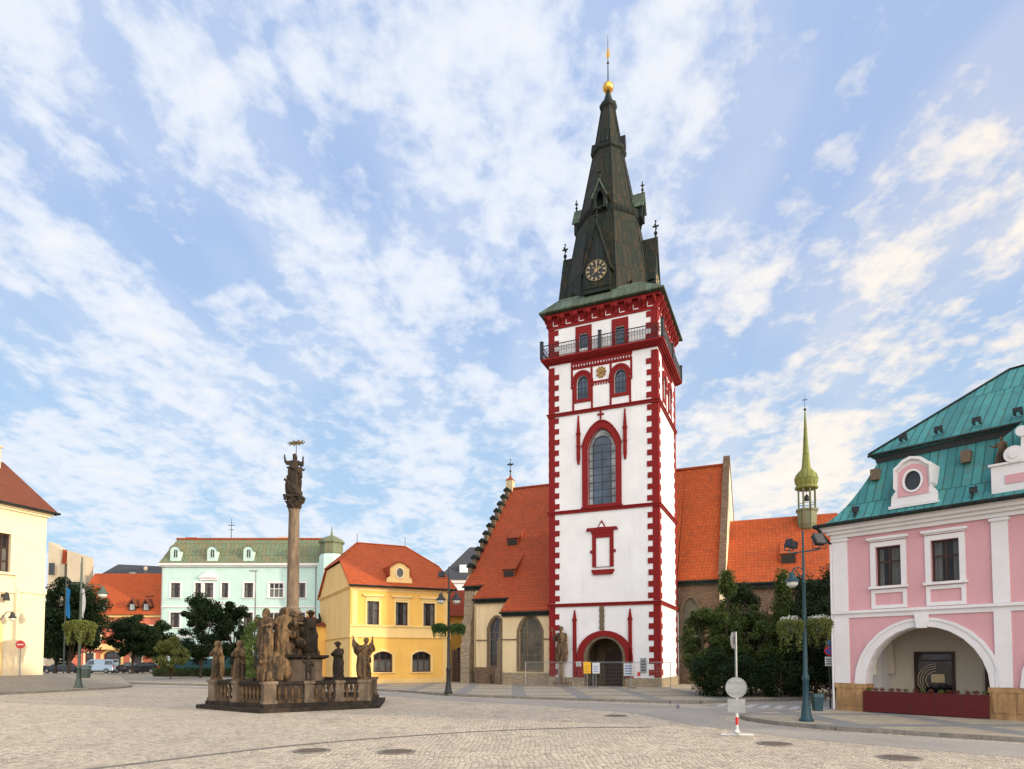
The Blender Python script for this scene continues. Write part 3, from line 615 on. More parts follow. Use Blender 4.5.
# gallery
s = MB()
for z0, z1, p in ((22.12, 22.2, 0.12), (22.202, 22.29, 0.26), (22.292, 22.38, 0.38), (22.382, 22.5, 0.47)): belt(s, z0, z1, p)
s.build('gallery_slab', ox_red, tw)
rl = thing_rail = MB(); p = 0.40
def bars(mb, a, c, z0, z1, n, r=0.013):
    a = Vector(a); c = Vector(c)
    for i in range(1, n):
        q = a + (c - a) * i / n; mb.cyl((q.x, q.y, z0), (q.x, q.y, z1), r, r, 4, False)
    for i in range(n):      # crossed pattern in the middle
        q0 = a + (c - a) * i / n; q1 = a + (c - a) * (i + 1) / n; mb.cyl((q0.x, q0.y, z0 + 0.3), (q1.x, q1.y, z0 + 0.62), r, r, 3, False); mb.cyl((q1.x, q1.y, z0 + 0.3), (q0.x, q0.y, z0 + 0.62), r, r, 3, False)
cor = [(-p, -p), (W + p, -p), (W + p, D + p), (-p, D + p)]
for i in range(4):
    a, c = cor[i], cor[(i + 1) % 4]; rr = MB(); rr.tube([(*a, 23.42), (*c, 23.42)], 0.032); rr.tube([(*a, 22.58), (*c, 22.58)], 0.022); rr.tube([(*a, 23.2), (*c, 23.2)], 0.016); bars(rr, a, c, 22.58, 23.42, 46)
    rr.build('railing', black_iron, tw)
    m = ((a[0] + c[0]) / 2, (a[1] + c[1]) / 2)
    for q in (a, m): MB().box(q[0] - 0.10, q[0] + 0.10, q[1] - 0.10, q[1] + 0.10, 22.5, 23.62).tbox(q[0] - 0.07, q[0] + 0.07, q[1] - 0.07, q[1] + 0.07, 23.62, 23.72, 0.06).build('railing_post', black_iron, tw)
# machicolated cornice under the eaves
s = MB(); belt(s, 24.62, 24.76, 0.06)
for k in range(4):
    T, wd = face_T(k); s.T = T; n = 8
    for i in range(n):
        x = wd * (i + 0.5) / n; c = wd / n
        s.prism_x([(0.0, 24.77), (-0.10, 24.85), (-0.18, 25.05), (-0.42, 25.2), (-0.42, 25.45), (0.0, 25.45)], x - c * 0.5, x - c * 0.20)
        s.prism_x([(0.0, 24.95), (-0.14, 25.05), (-0.34, 25.25), (-0.34, 25.45), (0.0, 25.45)], x + c * 0.28, x + c * 0.44)
s.T = Matrix.Identity(4); belt(s, 24.763, 25.451, 0.035); belt(s, 25.452, 25.60, 0.26); s.build('cornice', ox_red, tw)
s = MB()
for k in range(4):
    T, wd = face_T(k); s.T = T
    for i in range(8):
        x = wd * (i + 0.5) / 8; c = wd / 8; s.box(x - c * 0.15, x + c * 0.22, -0.055, 0.01, 24.84, 24.89); s.box(x - c * 0.17, x - c * 0.13, -0.058, 0.01, 24.892, 25.18)
s.build('cornice_inlay', tower_white, tw)
# roof skirt and spire
SC = (3.42, 3.35)
s = MB(); e = 0.56; SB = 3.05
s.prism_z([(-e, -e), (W + e, -e), (W + e, D + e), (-e, D + e)], 25.664, 25.76)
s.prism_z([(-e + 0.02, -e + 0.02), (W + e - 0.02, -e + 0.02), (W + e - 0.02, D + e - 0.02), (-e + 0.02, D + e - 0.02)], 25.762, 27.0, [(SC[0] - 2.8, SC[1] - 2.8), (SC[0] + 2.8, SC[1] - 2.8), (SC[0] + 2.8, SC[1] + 2.8), (SC[0] - 2.8, SC[1] + 2.8)])
s.build('eaves_roof', copper_eave, tw)
c8 = 1 / math.cos(R(22.5)); r0 = R(22.5)
s = MB()
def oct_(z0, z1, a0, a1): s.lathe([(a0 * c8, z0), (a1 * c8, z1)], 8, SC, r0)
s.lathe([(3.05 * c8, 26.4), (2.86 * c8, 28.6), (2.08 * c8, 33.2)], 8, SC, r0); s.build('spire_lower_stage', copper_spire, tw)
s = MB(); s.lathe([(2.02 * c8, 32.85), (2.12 * c8, 32.92), (2.20 * c8, 33.25), (2.24 * c8, 33.36), (2.0 * c8, 33.42)], 8, SC, r0)
for i in range(8):
    a = i * math.pi / 4
    for j in range(-5, 6):
        cx_, cy_ = SC[0] + 2.17 * math.cos(a) - j * 0.155 * math.sin(a), SC[1] + 2.17 * math.sin(a) + j * 0.155 * math.cos(a); s.cyl((cx_, cy_, 32.94), (cx_ + 0.03 * math.cos(a), cy_ + 0.03 * math.sin(a), 33.26), 0.035, 0.035, 4)
s.build('spire_lower_gallery', copper_dark, tw)
s = MB(); s.lathe([(1.98 * c8, 33.38), (1.02 * c8, 38.6)], 8, SC, r0); s.build('spire_middle_stage', copper_spire, tw)
s = MB(); s.lathe([(1.02 * c8, 38.35), (1.18 * c8, 38.5), (1.22 * c8, 38.72), (1.0 * c8, 38.78)], 8, SC, r0); s.build('spire_upper_gallery', copper_dark, tw)
s = MB(); s.lathe([(0.97 * c8, 38.75), (0.46 * c8, 42.0)], 8, SC, r0); s.build('spire_upper_stage', copper_spire, tw)
s = MB(); s.lathe([(0.46 * c8, 41.95), (0.58 * c8, 42.1), (0.60 * c8, 42.32), (0.40 * c8, 42.42), (0.14, 43.35)], 8, SC, r0); s.build('spire_cap', copper_dark, tw)
s = MB(); s.ball((SC[0], SC[1], 43.72), 0.40, 20); s.build('ball', gold, tw, True)
s = MB(); s.cyl((*SC, 44.05), (*SC, 47.7), 0.05, 0.015, 6); s.ball((*SC, 45.6), 0.09, 8); s.build('lightning_rod', black_iron, tw)
s = MB(); s.prism([(SC[0] - .03, 45.9), (SC[0] + .16, 46.15), (SC[0] + .02, 46.9), (SC[0] - .15, 46.2)], SC[1] - .015, SC[1] + .015); s.build('wind_vane', gold, tw)
# ridges on the spire edges
s = MB()
for z0, z1, a0, a1 in ((28.6, 33.0, 2.87, 2.10), (33.42, 38.5, 1.98, 1.04), (38.78, 41.98, 0.97, 0.47), (26.9, 28.6, 3.01, 2.87)):
    for i in range(8): t = r0 + i * math.pi / 4; s.cyl((SC[0] + a0 * c8 * math.cos(t), SC[1] + a0 * c8 * math.sin(t), z0), (SC[0] + a1 * c8 * math.cos(t), SC[1] + a1 * c8 * math.sin(t), z1), 0.045, 0.04, 5)
s.build('spire_ridge_rolls', copper_dark, tw)
def finial(mb, x, y, z, h=1.0, r=0.05):
    mb.cyl((x, y, z - 0.15), (x, y, z + h * 0.25), r * 1.7, r, 6); mb.ball((x, y, z + h * 0.30), r * 2.3, 8); mb.cyl((x, y, z + h * 0.3), (x, y, z + h), r * 0.8, r * 0.5, 5)
    mb.box(x - h * 0.17, x + h * 0.17, y - r * 0.6, y + r * 0.6, z + h * 0.66, z + h * 0.74); mb.box(x - r * 0.6, x + r * 0.6, y - h * 0.17, y + h * 0.17, z + h * 0.66, z + h * 0.74)
    for dx in (-1, 1): mb.ball((x + dx * h * 0.18, y, z + h * 0.70), r * 1.1, 6)
    mb.ball((x, y, z + h), r * 1.2, 6)
for k in range(4):
    T = Matrix.Translation((SC[0], SC[1], 0)) @ Matrix.Rotation(R(90 * k), 4, 'Z')
    yf = -3.40; hw = 0.93
    s = MB(T); s.prism([(-hw, 26.6), (hw, 26.6), (hw, 28.2), (0, 31.25), (-hw, 28.2)], yf, -1.2); dm = s.build('clock_dormer', copper_dark, tw)
    s = MB(T)     # raking boards standing proud
    for sg in (-1, 1): s.prism([(sg * (hw + 0.16), 28.0), (sg * (hw + 0.03), 28.0), (0, 31.22), (0, 31.60)], yf - 0.10, -1.4)
    s.box(-hw - 0.04, hw + 0.04, yf - 0.06, yf + 0.1, 26.9, 27.02); s.box(-hw + 0.15, hw - 0.15, yf - 0.05, yf - 0.003, 26.98, 27.3); s.build('gable_boards', copper_spire, dm)
    s = MB(T); cz = 28.05; s.cyl((0, yf - 0.02, cz), (0, yf - 0.07, cz), 0.70, 0.70, 36); s.build('clock_dial', black_iron, dm)
    s = MB(T)
    for i in range(12):
        a = i * math.pi / 6; u = Vector((math.sin(a), 0, math.cos(a))); v = Vector((math.cos(a), 0, -math.sin(a))); y_ = yf - 0.085
        c0 = Vector((0, y_, cz)) + u * 0.58; w1 = 0.05
        s.add([tuple(c0 + v * w1 - u * .10), tuple(c0 - v * w1 - u * .10), tuple(c0 - v * w1 * 1.3 + u * .09), tuple(c0 + v * w1 * 1.3 + u * .09)], [(0, 1, 2, 3)])
    for a, l_, w1 in ((R(5), 0.60, 0.05), (R(72), 0.42, 0.06)):
        u = Vector((math.sin(a), 0, math.cos(a))); v = Vector((math.cos(a), 0, -math.sin(a))); c0 = Vector((0, yf - 0.10, cz))
        s.add([tuple(c0 + v * w1 - u * .15), tuple(c0 - v * w1 - u * .15), tuple(c0 - v * w1 * 0.3 + u * l_), tuple(c0 + v * w1 * 0.3 + u * l_)], [(0, 1, 2, 3)])
    s.cyl((0, yf - 0.09, cz), (0, yf - 0.115, cz), 0.09, 0.09, 12)
    for q in range(4): a = R(45 + 90 * q); s.cyl((0.0 + .16 * math.sin(a), yf - 0.088, cz + .16 * math.cos(a)), (.36 * math.sin(a), yf - 0.088, cz + .36 * math.cos(a)), 0.03, 0.03, 4)
    s.ring([(0.72 * math.cos(t * .2), cz + 0.72 * math.sin(t * .2)) for t in range(32)], [(0.70 * math.cos(t * .2), cz + 0.70 * math.sin(t * .2)) for t in range(32)], yf - 0.095, yf - 0.071, False)
    s.build('clock_markings', pale_gold, dm)
    s = MB(T); finial(s, 0, yf + 0.05, 31.5, 1.25, 0.06); s.build('finial', copper_dark, dm)
    s = MB(T); y2 = -2.50; s.wall([(-0.46, 33.05), (0.46, 33.05), (0.46, 33.95), (0, 34.9), (-0.46, 33.95)], [outline(-0.26, 0.26, 33.15, 34.25, 'point', 0.5)], y2, 0.25, True)
    s.prism_x([(y2 + 0.2, 33.0), (-1.2, 33.0), (-1.2, 33.95), (y2 + 0.2, 33.95)], -0.46, -0.41); s.prism_x([(y2 + 0.2, 33.0), (-1.2, 33.0), (-1.2, 33.95), (y2 + 0.2, 33.95)], 0.41, 0.46)
    s.prism([(-0.42, 33.0), (0.42, 33.0), (0.42, 33.95), (0, 34.8), (-0.42, 33.95)], -1.9, -1.2)
    d2 = s.build('lucarne', copper_dark, tw)
    s = MB(T)
    for sg in (-1, 1): s.prism([(sg * 0.62, 33.75), (sg * 0.49, 33.75), (0, 34.88), (0, 35.10)], y2 - 0.12, -0.9)
    s.build('lucarne_roof', copper_eave, d2); s = MB(T); finial(s, 0, y2 + 0.05, 35.05, 0.8, 0.045); s.build('finial', copper_dark, d2)
    s = MB(T); s.prism([(-0.22, 38.75), (0.22, 38.75), (0.22, 39.2), (0, 39.75), (-0.22, 39.2)], -1.25, -0.5); s.build('small_lucarne', copper_dark, tw)
    # small skylight boxes low on the diagonal faces
    T2 = Matrix.Translation((SC[0], SC[1], 0)) @ Matrix.Rotation(R(45 + 90 * k), 4, 'Z'); s = MB(T2); s.box(-0.15, 0.15, -3.25, -2.6, 26.9, 27.55); s.build('vent_box', copper_spire, tw)
# big lancet window with pale leaded border
fr = window(tw, 2.72, 4.66, 12.18, 17.3, 'point', 1.30, y=0.13, nx=1, ny=(), fw=0.07, fm=ox_red, gm=glass_border, name='lancet_window')
MB().prism(outline(3.07, 4.28, 12.2, 16.8, 'round', 0.62), 0.145, 0.158).build('stained_glass', glass_lead, fr)
s = MB()
for x in (3.07, 3.68, 4.28): s.box(x - 0.022, x + 0.022, 0.12, 0.144, 12.2, 15.95)
for i in range(9): z = 12.7 + i * 0.5; s.box(2.78 if z < 16 else 2.95, 4.6 if z < 16 else 4.43, 0.125, 0.143, z - 0.015, z + 0.015)
s.ring(outline(3.05, 4.30, 12.2, 16.82, 'round', 0.64), outline(3.09, 4.26, 12.24, 16.78, 'round', 0.60), 0.11, 0.142); s.build('leading', black_iron, fr)
s = MB(); s.ring(outline(2.36, 5.02, 12.06, 17.72, 'point', 1.6), outline(2.725, 4.655, 12.17, 17.29, 'point', 1.29), -0.12, 0.05)
s.ring(outline(2.30, 5.08, 12.06, 17.82, 'point', 1.68)[2:], outline(2.355, 5.025, 12.06, 17.725, 'point', 1.602)[2:], -0.16, 0.03, False)
s.box(2.3, 5.08, -0.2, 0.03, 11.96, 12.055); s.box(3.59, 3.69, -0.10, 0.02, 17.9, 18.5); s.box(3.42, 3.86, -0.09, 0.022, 18.17, 18.27); s.build('lancet_surround', ox_red, tw)
def pinnacle(x, z0, zm, z1, w_=0.11):
    s = MB(); s.box(x - w_, x + w_, -0.16, 0.02, z0, zm); s.tbox(x - w_ - 0.02, x + w_ + 0.02, -0.18, 0.022, zm + 0.001, zm + 0.12, 0.03)
    s.prism([(x - w_ * 1.1, zm + 0.121), (x + w_ * 1.1, zm + 0.121), (x + 0.03, z1), (x - 0.03, z1)], -0.13, 0.021); s.ball((x, -0.06, z1), 0.06, 8); s.tbox(x - 0.05, x + 0.05, -0.12, 0.018, z0 - (0.4 if z0 > 2 else 0.03), z0 - 0.001, 0.06)
    s.box(x - w_ - 0.03, x + w_ + 0.03, -0.19, 0.019, (z0 + zm) / 2, (z0 + zm) / 2 + 0.07); return s.build('pinnacle', ox_red, tw)
pinnacle(2.10, 15.4, 17.0, 18.3); pinnacle(5.28, 15.4, 17.0, 18.3)
pinnacle(1.78, 0.76, 4.45, 5.15); pinnacle(5.52, 0.76, 4.45, 5.15)
# blind niche
s = MB(); s.ring([(3.02, 8.0), (4.46, 8.0), (4.46, 10.25), (3.02, 10.25)], [(3.27, 8.0), (4.21, 8.0), (4.21, 9.95), (3.27, 9.95)], -0.09, 0.02)
s.box(2.88, 3.2, -0.11, 0.018, 8.95, 9.12); s.box(4.28, 4.6, -0.11, 0.018, 8.95, 9.12)
s.prism([(2.62, 10.42), (4.76, 10.42), (4.68, 10.62), (3.95, 10.62), (3.68, 11.1), (3.41, 10.62), (2.68, 10.62)], -0.14, 0.022); s.box(2.95, 4.45, -0.12, 0.017, 10.251, 10.419)
s.prism([(2.98, 7.72), (3.1, 7.5), (4.38, 7.5), (4.5, 7.72), (4.5, 7.82), (2.98, 7.82)], -0.16, 0.016); s.build('niche_surround', ox_red, tw)
MB().prism([(3.5, 10.64), (3.86, 10.64), (3.68, 10.92)], -0.16, -0.139).box(3.33, 4.15, -0.02, 0.012, 8.05, 9.9).build('niche_panel', tower_white, tw)
# portal
s = MB(); s.ring(outline(1.93, 5.68, 0.73, 3.80, 'round', 1.72), outline(2.40, 5.22, 0.73, 3.45, 'round', 1.40), -0.16, 0.03); s.build('portal_arch', ox_red, tw)
s = MB(); s.ring(outline(2.38, 5.24, 0.1, 3.46, 'round', 1.41), outline(2.63, 5.01, 0.1, 3.3, 'round', 1.24), -0.10, 0.5); s.build('portal_inner_arch', gothic_stone, tw)
s = MB(); s.box(2.3, 5.3, 3.2, 3.3, 0.1, 3.6); s.box(2.3, 5.3, 0.52, 3.2, 0.1, 0.13); s.box(2.3, 2.4, 0.52, 3.2, 0.13, 3.6); s.box(5.2, 5.3, 0.52, 3.2, 0.13, 3.6); s.box(2.3, 5.3, 0.52, 3.3, 3.601, 3.7); s.build('porch_interior', gothic_stone, tw)
s = MB(); s.prism(outline(3.0, 4.6, 0.13, 2.6, 'round', 0.8), 3.1, 3.18); s.build('inner_door', wood_brown, tw)
s = MB(); s.box(3.50, 3.79, -0.10, 0.03, 3.82, 5.42)
for i in range(4): s.box(3.47, 3.82, -0.12, 0.02, 3.95 + i * 0.38, 4.05 + i * 0.38)
s.build('carved_strip', gothic_stone, tw)
# gilded emblem between the belfry windows
s = MB(); x = 3.68; s.prism([(x - .22, 21.3), (x + .22, 21.3), (x + .24, 21.0), (x + .12, 20.8), (x, 20.72), (x - .12, 20.8), (x - .24, 21.0)], -0.10, 0.0)
for i in range(9): a = R(-60 + i * 37); s.ball((x + .30 * math.sin(a), -0.03, 21.08 + .32 * math.cos(a)), 0.08, 8)
s.ball((x, -0.09, 21.05), 0.10, 8); s.build('gilded_emblem', old_gold, tw)
# slit window on the right side
T1, _ = face_T(1); window(tw, 4.3, 4.5, 6.2, 7.9, y=0.1, nx=1, ny=(), fw=0.03, fm=black_iron, T=T1)
# gutter pipe
MB().tube([(W + 0.1, D - 0.3, 0.5), (W + 0.1, D - 0.3, 5.3)], 0.05).build('downpipe', zinc, tw)
def at_tower(s, n, z=0): c, sn = math.cos(TH), math.sin(TH); return (TO[0] + s * c - n * sn, TO[1] + s * sn + n * c, z)

# ================================================================== CHURCH
ch = thing('church', TO, TH, 'old church with steep orange tiled roof and gothic windows adjoining the white tower', 'church')
def zr(n): return 17.15 - 1.09 * (11.6 - n)
# roof of the left nave: stepped eaves, one sheet with thickness
def roofsheet(poly, zf, th, name, mat, root):     # poly in (s,n)
    tri = geometry.tessellate_polygon([[Vector((x, y, 0)) for x, y in poly]]); b = MB(); n = len(poly)
    b.add([(x, y, zf(x, y)) for x, y in poly] + [(x, y, zf(x, y) - th) for x, y in poly], [tuple(t) for t in tri] + [tuple(q + n for q in reversed(t)) for t in tri] + [(i, (i + 1) % n, (i + 1) % n + n, i + n) for i in range(n)])
    return b.build(name, mat, root)
f1 = lambda x, y: zr(y)
rf = roofsheet([(-7.95, 11.6), (-8.0, 3.4), (-8.1, 2.85), (-6.35, 2.82), (-6.75, 1.86), (-3.8, 1.80), (-4.05, 0.82), (-0.02, 0.78), (-0.02, 11.6)], f1, 0.16, 'roof', tile_church, ch)
rf['label'] = 'steep orange roof left of the tower'
roofsheet([(-7.95, 11.6), (7.6, 11.6), (7.6, 19), (-8, 19)], lambda x, y: 17.15 - 1.3 * (y - 11.6), 0.16, 'roof', tile_church, ch)
roofsheet([(7.44, 11.6), (10.42, 11.6), (10.42, 6.85), (7.44, 6.85)], lambda x, y: 17.2 - 1.99 * (11.6 - y), 0.16, 'roof', tile_orange, ch)
roofsheet([(7.61, 11.6), (10.42, 11.6), (10.42, 18.5), (7.61, 18.5)], lambda x, y: 17.2 - 1.3 * (y - 11.6), 0.16, 'roof', tile_orange, ch)
roofsheet([(0.0, 6.72), (7.43, 6.72), (7.43, 11.6), (0.0, 11.6)], lambda x, y: 17.15 - 1.8 * (11.6 - y), 0.16, 'roof', tile_orange, ch)
MB().tube([(-7.95, 11.6, 17.17), (0, 11.6, 17.17), (10.4, 11.6, 17.22)], 0.13, 8).build('roof_ridge', tile_red, ch)
for a, c, n, z in ((-8.15, -6.3, 2.82, zr(2.85)), (-6.8, -3.75, 1.80, zr(1.82)), (-4.1, -0.02, 0.78, zr(0.8)), (7.45, 10.4, 6.83, 7.72)):
    MB().tube([(a, n - 0.06, z - 0.16), (c, n - 0.06, z - 0.16)], 0.08, 8).box(a + 0.1, c - 0.02, n + 0.05, n + 0.3, z - 0.42, z - 0.2).build('gutter', copper_dark, ch)
# walls left
s = MB()
s.wall(rect(-3.97, 0.0, 0.9, 5.3), [outline(-2.68, -1.0, 1.14, 4.95, 'point', 1.0)], 1.0, 0.35); s.box(-3.97, -3.75, 1.351, 2.1, 0.9, 5.35); s.build('wall', cream, ch)
s = MB(); s.wall(rect(-6.62, -3.97, 1.2, 6.45), [outline(-5.55, -4.35, 1.38, 5.0, 'point', 0.8)], 2.1, 0.35); s.box(-6.62, -6.4, 2.451, 3.0, 1.2, 6.5); s.build('wall', cream, ch)
s = MB(); s.box(-7.9, -6.62, 3.1, 3.4, 1.0, 7.55); s.box(-7.9, -7.7, 3.401, 19, 0, 7.7); s.build('wall', cream, ch)
MB().box(-4.02, 0.0, 0.92, 1.35, -0.02, 0.97).box(-4.2, -4.02, 0.92, 2.0, -0.02, 0.6).build('plinth', rubble_tan, ch)
MB().box(-6.7, -4.2, 1.98, 2.4, -0.02, 1.32).box(-6.2, -5.3, 1.8, 1.98, -0.02, 0.8).build('plinth', rubble_brown, ch)
s = MB(); s.prism_x([(2.3, -0.02), (3.4, -0.02), (3.4, 7.4), (3.0, 7.4), (2.8, 5.0), (2.5, 4.8), (2.5, 3.2), (2.3, 3.0)], -8.05, -7.3); s.build('buttress', rubble_tan, ch)
s = MB(); s.prism_x([(0.7, -0.02), (2.1, -0.02), (2.1, 4.9), (1.5, 4.6), (1.2, 3.3), (1.0, 3.2), (1.0, 1.3), (0.7, 1.2)], -4.42, -3.98); s.build('buttress', gothic_stone, ch)
s = MB(); s.box(-3.95, -2.87, 0.93, 1.02, 3.28, 3.36); s.box(-0.82, -0.03, 0.93, 1.02, 3.28, 3.36); s.box(-6.6, -5.75, 2.03, 2.12, 3.28, 3.36); s.build('string_course', gothic_stone, ch)
def gothic(a, c, z0, z1, h, y, nx, T=None, gm=glass_church):
    window(ch, a, c, z0, z1, 'point', h, y=y + 0.18, nx=nx, ny=(0.14, 0.28, 0.42, 0.56, 0.70), fw=0.06, bw=0.05, fm=gothic_stone, gm=gm, T=T)
    s = MB(T); s.ring(outline(a, c, z0, z1, 'point', h, 0.17, 0.08), outline(a, c, z0, z1, 'point', h, -0.002, 0.0), y - 0.06, y + 0.03); s.build('window_surround', gothic_stone, ch)
gothic(-2.68, -1.0, 1.14, 4.95, 1.0, 1.0, 3); gothic(-5.55, -4.35, 1.38, 5.0, 0.8, 2.1, 3, gm=glass_dark)
# skylights in the roof
def hatch(sx, n, w_, h_, cast, zf, mat=tile_church):
    z0 = zf(n); s = MB(); top = n + cast
    s.prism_x([(n, z0 - 0.1), (n, z0 + h_), (top, zf(top) + 0.02), (top, zf(top) - 0.3)], sx - w_ / 2, sx + w_ / 2); o = s.build('roof_hatch', mat, ch)
    MB().box(sx - w_ / 2 + 0.08, sx + w_ / 2 - 0.08, n - 0.03, n - 0.003, z0 + 0.08, z0 + h_ - 0.1).build('painted_opening', dark_backing, o); MB().box(sx - w_ / 2 - 0.04, sx + w_ / 2 + 0.04, n - 0.08, n + 0.05, z0 + h_ - 0.04, z0 + h_ + 0.03).build('lintel', copper_dark, o)  # dark panel painted on as the shaded hatch mouth
hatch(-5.30, 5.9, 1.0, 0.62, 1.5, zr); hatch(-4.45, 3.25, 1.0, 0.62, 1.9, zr)
hatch(14.95, 8.2, 1.1, 0.75, 1.5, lambda n: 12.7 - 1.2 * (11.6 - n), tile_orange)
# stepped gable on the left end
s = MB(); s.prism_x([(3.1, 6.0), (19, 6.0), (18.9, 7.6), (11.6, 17.1), (3.2, 7.9)], -8.1, -7.8); s.build('gable_wall', cream, ch)
n_ = 11
for i in range(n_):
    t = (i + 0.5) / n_; n0 = 3.6 + 7.8 * t; z0 = zr(n0) + .22; xx = -8.12
    for sg in (0, 1):
        nn_ = n0 if not sg else 23.2 - n0; s = MB(); s.box(xx - 0.02, xx + 0.30, nn_ - 0.28, nn_ + 0.28, z0 - 0.6, z0 + 0.14); q = s.build('gable_step', gothic_stone, ch)
        MB().tbox(xx - 0.12, xx + 0.40, nn_ - 0.33, nn_ + 0.33, z0 + 0.03, z0 + 0.20, 0.02).prism([(xx - 0.14, z0 + 0.201), (xx + 0.42, z0 + 0.201), (xx + 0.14, z0 + 0.42)], nn_ - 0.32, nn_ + 0.32).build('coping', copper_dark, q)
s = MB(); s.box(-8.25, -7.65, 11.3, 11.9, 16.6, 17.95); s.build('pinnacle_turret', cream, ch); MB().lathe([(0.52, 17.95), (0.12, 18.25), (0.10, 18.4)], 4, (-7.95, 11.6), R(45)).build('turret_cap', tile_orange, ch)
s = MB(); finial(s, -7.95, 11.6, 18.35, 1.55, 0.05); s.build('cross', black_iron, ch)
# right nave gable
s = MB(); s.prism_x([(6.5, -0.02), (18.6, -0.02), (18.6, 8.2), (11.6, 17.6), (6.9, 8.2), (6.5, 7.8)], 10.42, 10.80); s.build('gable_wall', cream_pale, ch)
s = MB(); s.prism_x([(6.42, 7.85), (6.50, 7.78), (11.6, 17.57), (11.6, 17.92)], 10.36, 10.85); s.prism_x([(18.68, 8.25), (18.6, 8.18), (11.6, 17.57), (11.6, 17.92)], 10.36, 10.85); s.build('gable_coping', rubble_brown, ch)
s = MB(); s.wall(rect(7.30, 10.42, -0.02, 7.65), [outline(7.68, 9.0, 1.9, 6.4, 'point', 1.1)], 7.1, 0.4); s.build('wall', rubble_brown, ch); gothic(7.68, 9.0, 1.9, 6.4, 1.1, 7.1, 2, gm=glass_church)
s = MB(); s.wall(rect(10.8, 20.0, -0.02, 7.2), [outline(a, a + 1.1, 2.2, 6.0, 'point', 1.0) for a in (12.0, 14.9, 17.8)], 7.5, 0.4); s.box(19.6, 20.0, 7.901, 16, -0.02, 7.2); s.box(10.8, 20, 16, 16.4, -.02, 7.2); s.build('wall', rubble_brown, ch)
for a in (12.0, 14.9, 17.8): gothic(a, a + 1.1, 2.2, 6.0, 1.0, 7.5, 2)
for a in (13.6, 16.4): MB().prism_x([(6.4, -0.02), (7.49, -0.02), (7.49, 5.6), (6.9, 4.9), (6.8, 2.6), (6.4, 2.4)], a, a + 0.5).build('buttress', rubble_brown, ch)
roofsheet([(10.8, 7.15), (20.9, 7.15), (18.3, 11.6), (10.8, 11.6)], lambda x, y: 12.7 - 1.2 * (11.6 - y), 0.16, 'chancel_roof', tile_orange, ch)
roofsheet([(10.8, 16.3), (20.9, 16.3), (18.3, 11.6), (10.8, 11.6)], lambda x, y: 12.7 - 1.2 * (y - 11.6), 0.16, 'chancel_roof', tile_orange, ch)
roofsheet([(20.9, 7.15), (20.9, 16.3), (18.3, 11.6)], lambda x, y: 12.7 - 2.05 * (x - 18.3), 0.16, 'chancel_roof', tile_orange, ch)
MB().tube([(10.8, 7.08, 7.25), (20.9, 7.08, 7.25)], 0.08, 8).box(10.85, 20, 7.2, 7.48, 6.9, 7.2).build('gutter', copper_dark, ch)
# ridge turret with onion dome
tc_ = (16.27, 10.9)
s = MB(); s.lathe([(0.15, 11.2), (0.55, 11.55), (0.68, 11.9), (0.72, 12.75), (0.82, 12.87), (0.82, 12.97)], 8, tc_, r0); tr = s.build('ridge_turret', copper_green, ch)
s = MB()
for i in range(8): t = r0 + i * math.pi / 4; x, y = tc_[0] + 0.60 * math.cos(t), tc_[1] + 0.60 * math.sin(t); s.box(x - 0.06, x + 0.06, y - 0.06, y + 0.06, 12.971, 14.46)
for i in range(8):
    t0, t1 = r0 + i * math.pi / 4, r0 + (i + 1) * math.pi / 4
    s.tube([(tc_[0] + .6 * math.cos(t0), tc_[1] + .6 * math.sin(t0), 13.4), (tc_[0] + .6 * math.cos(t1), tc_[1] + .6 * math.sin(t1), 13.4)], 0.025, 4)
s.build('lantern_columns', copper_green, tr)
MB().lathe([(0.64, 14.46), (0.80, 14.52), (0.80, 14.66), (0.68, 14.76), (0.80, 15.0), (0.83, 15.3), (0.72, 15.6), (0.48, 15.86), (0.33, 16.05), (0.26, 16.6), (0.15, 18.3), (0.04, 20.4)], 16, tc_).build('onion_dome', copper_gold, tr, True)
MB().lathe([(0.02, 13.6), (0.24, 13.65), (0.16, 13.95), (0.05, 14.1)], 10, tc_).cyl((*tc_, 14.1), (*tc_, 14.5), .02).build('bell', black_iron, tr)
MB().cyl((*tc_, 20.4), (*tc_, 21.7), 0.025, 0.01, 5).ball((*tc_, 20.5), 0.10, 8).box(tc_[0] - .16, tc_[0] + .16, tc_[1] - .02, tc_[1] + .02, 21.2, 21.26).build('turret_cross', black_iron, tr)
#PART3
# ================================================================== PINK HOUSE
pk = thing('arcaded_house', (11.87, 23.77, 0), R(-49.38), 'pink house with white pilasters, arcade and teal copper mansard roof', 'house')
PL, PD, BAY = 14.4, 8.8, 4.75
GZ = 0.11
holes = []; wins = []; arches = []
for bay in range(3):
    o_ = bay * BAY; arches.append((0.98 + o_, 4.62 + o_))
    holes.append(outline(0.98 + o_, 4.62 + o_, -0.02, 3.06, 'round', 1.98))
    for a in (1.40, 3.10):
        if bay == 0 or True: wins.append((a + o_, a + 0.80 + o_))
for a, c in wins: holes.append(rect(a, c, 4.50, 5.88))
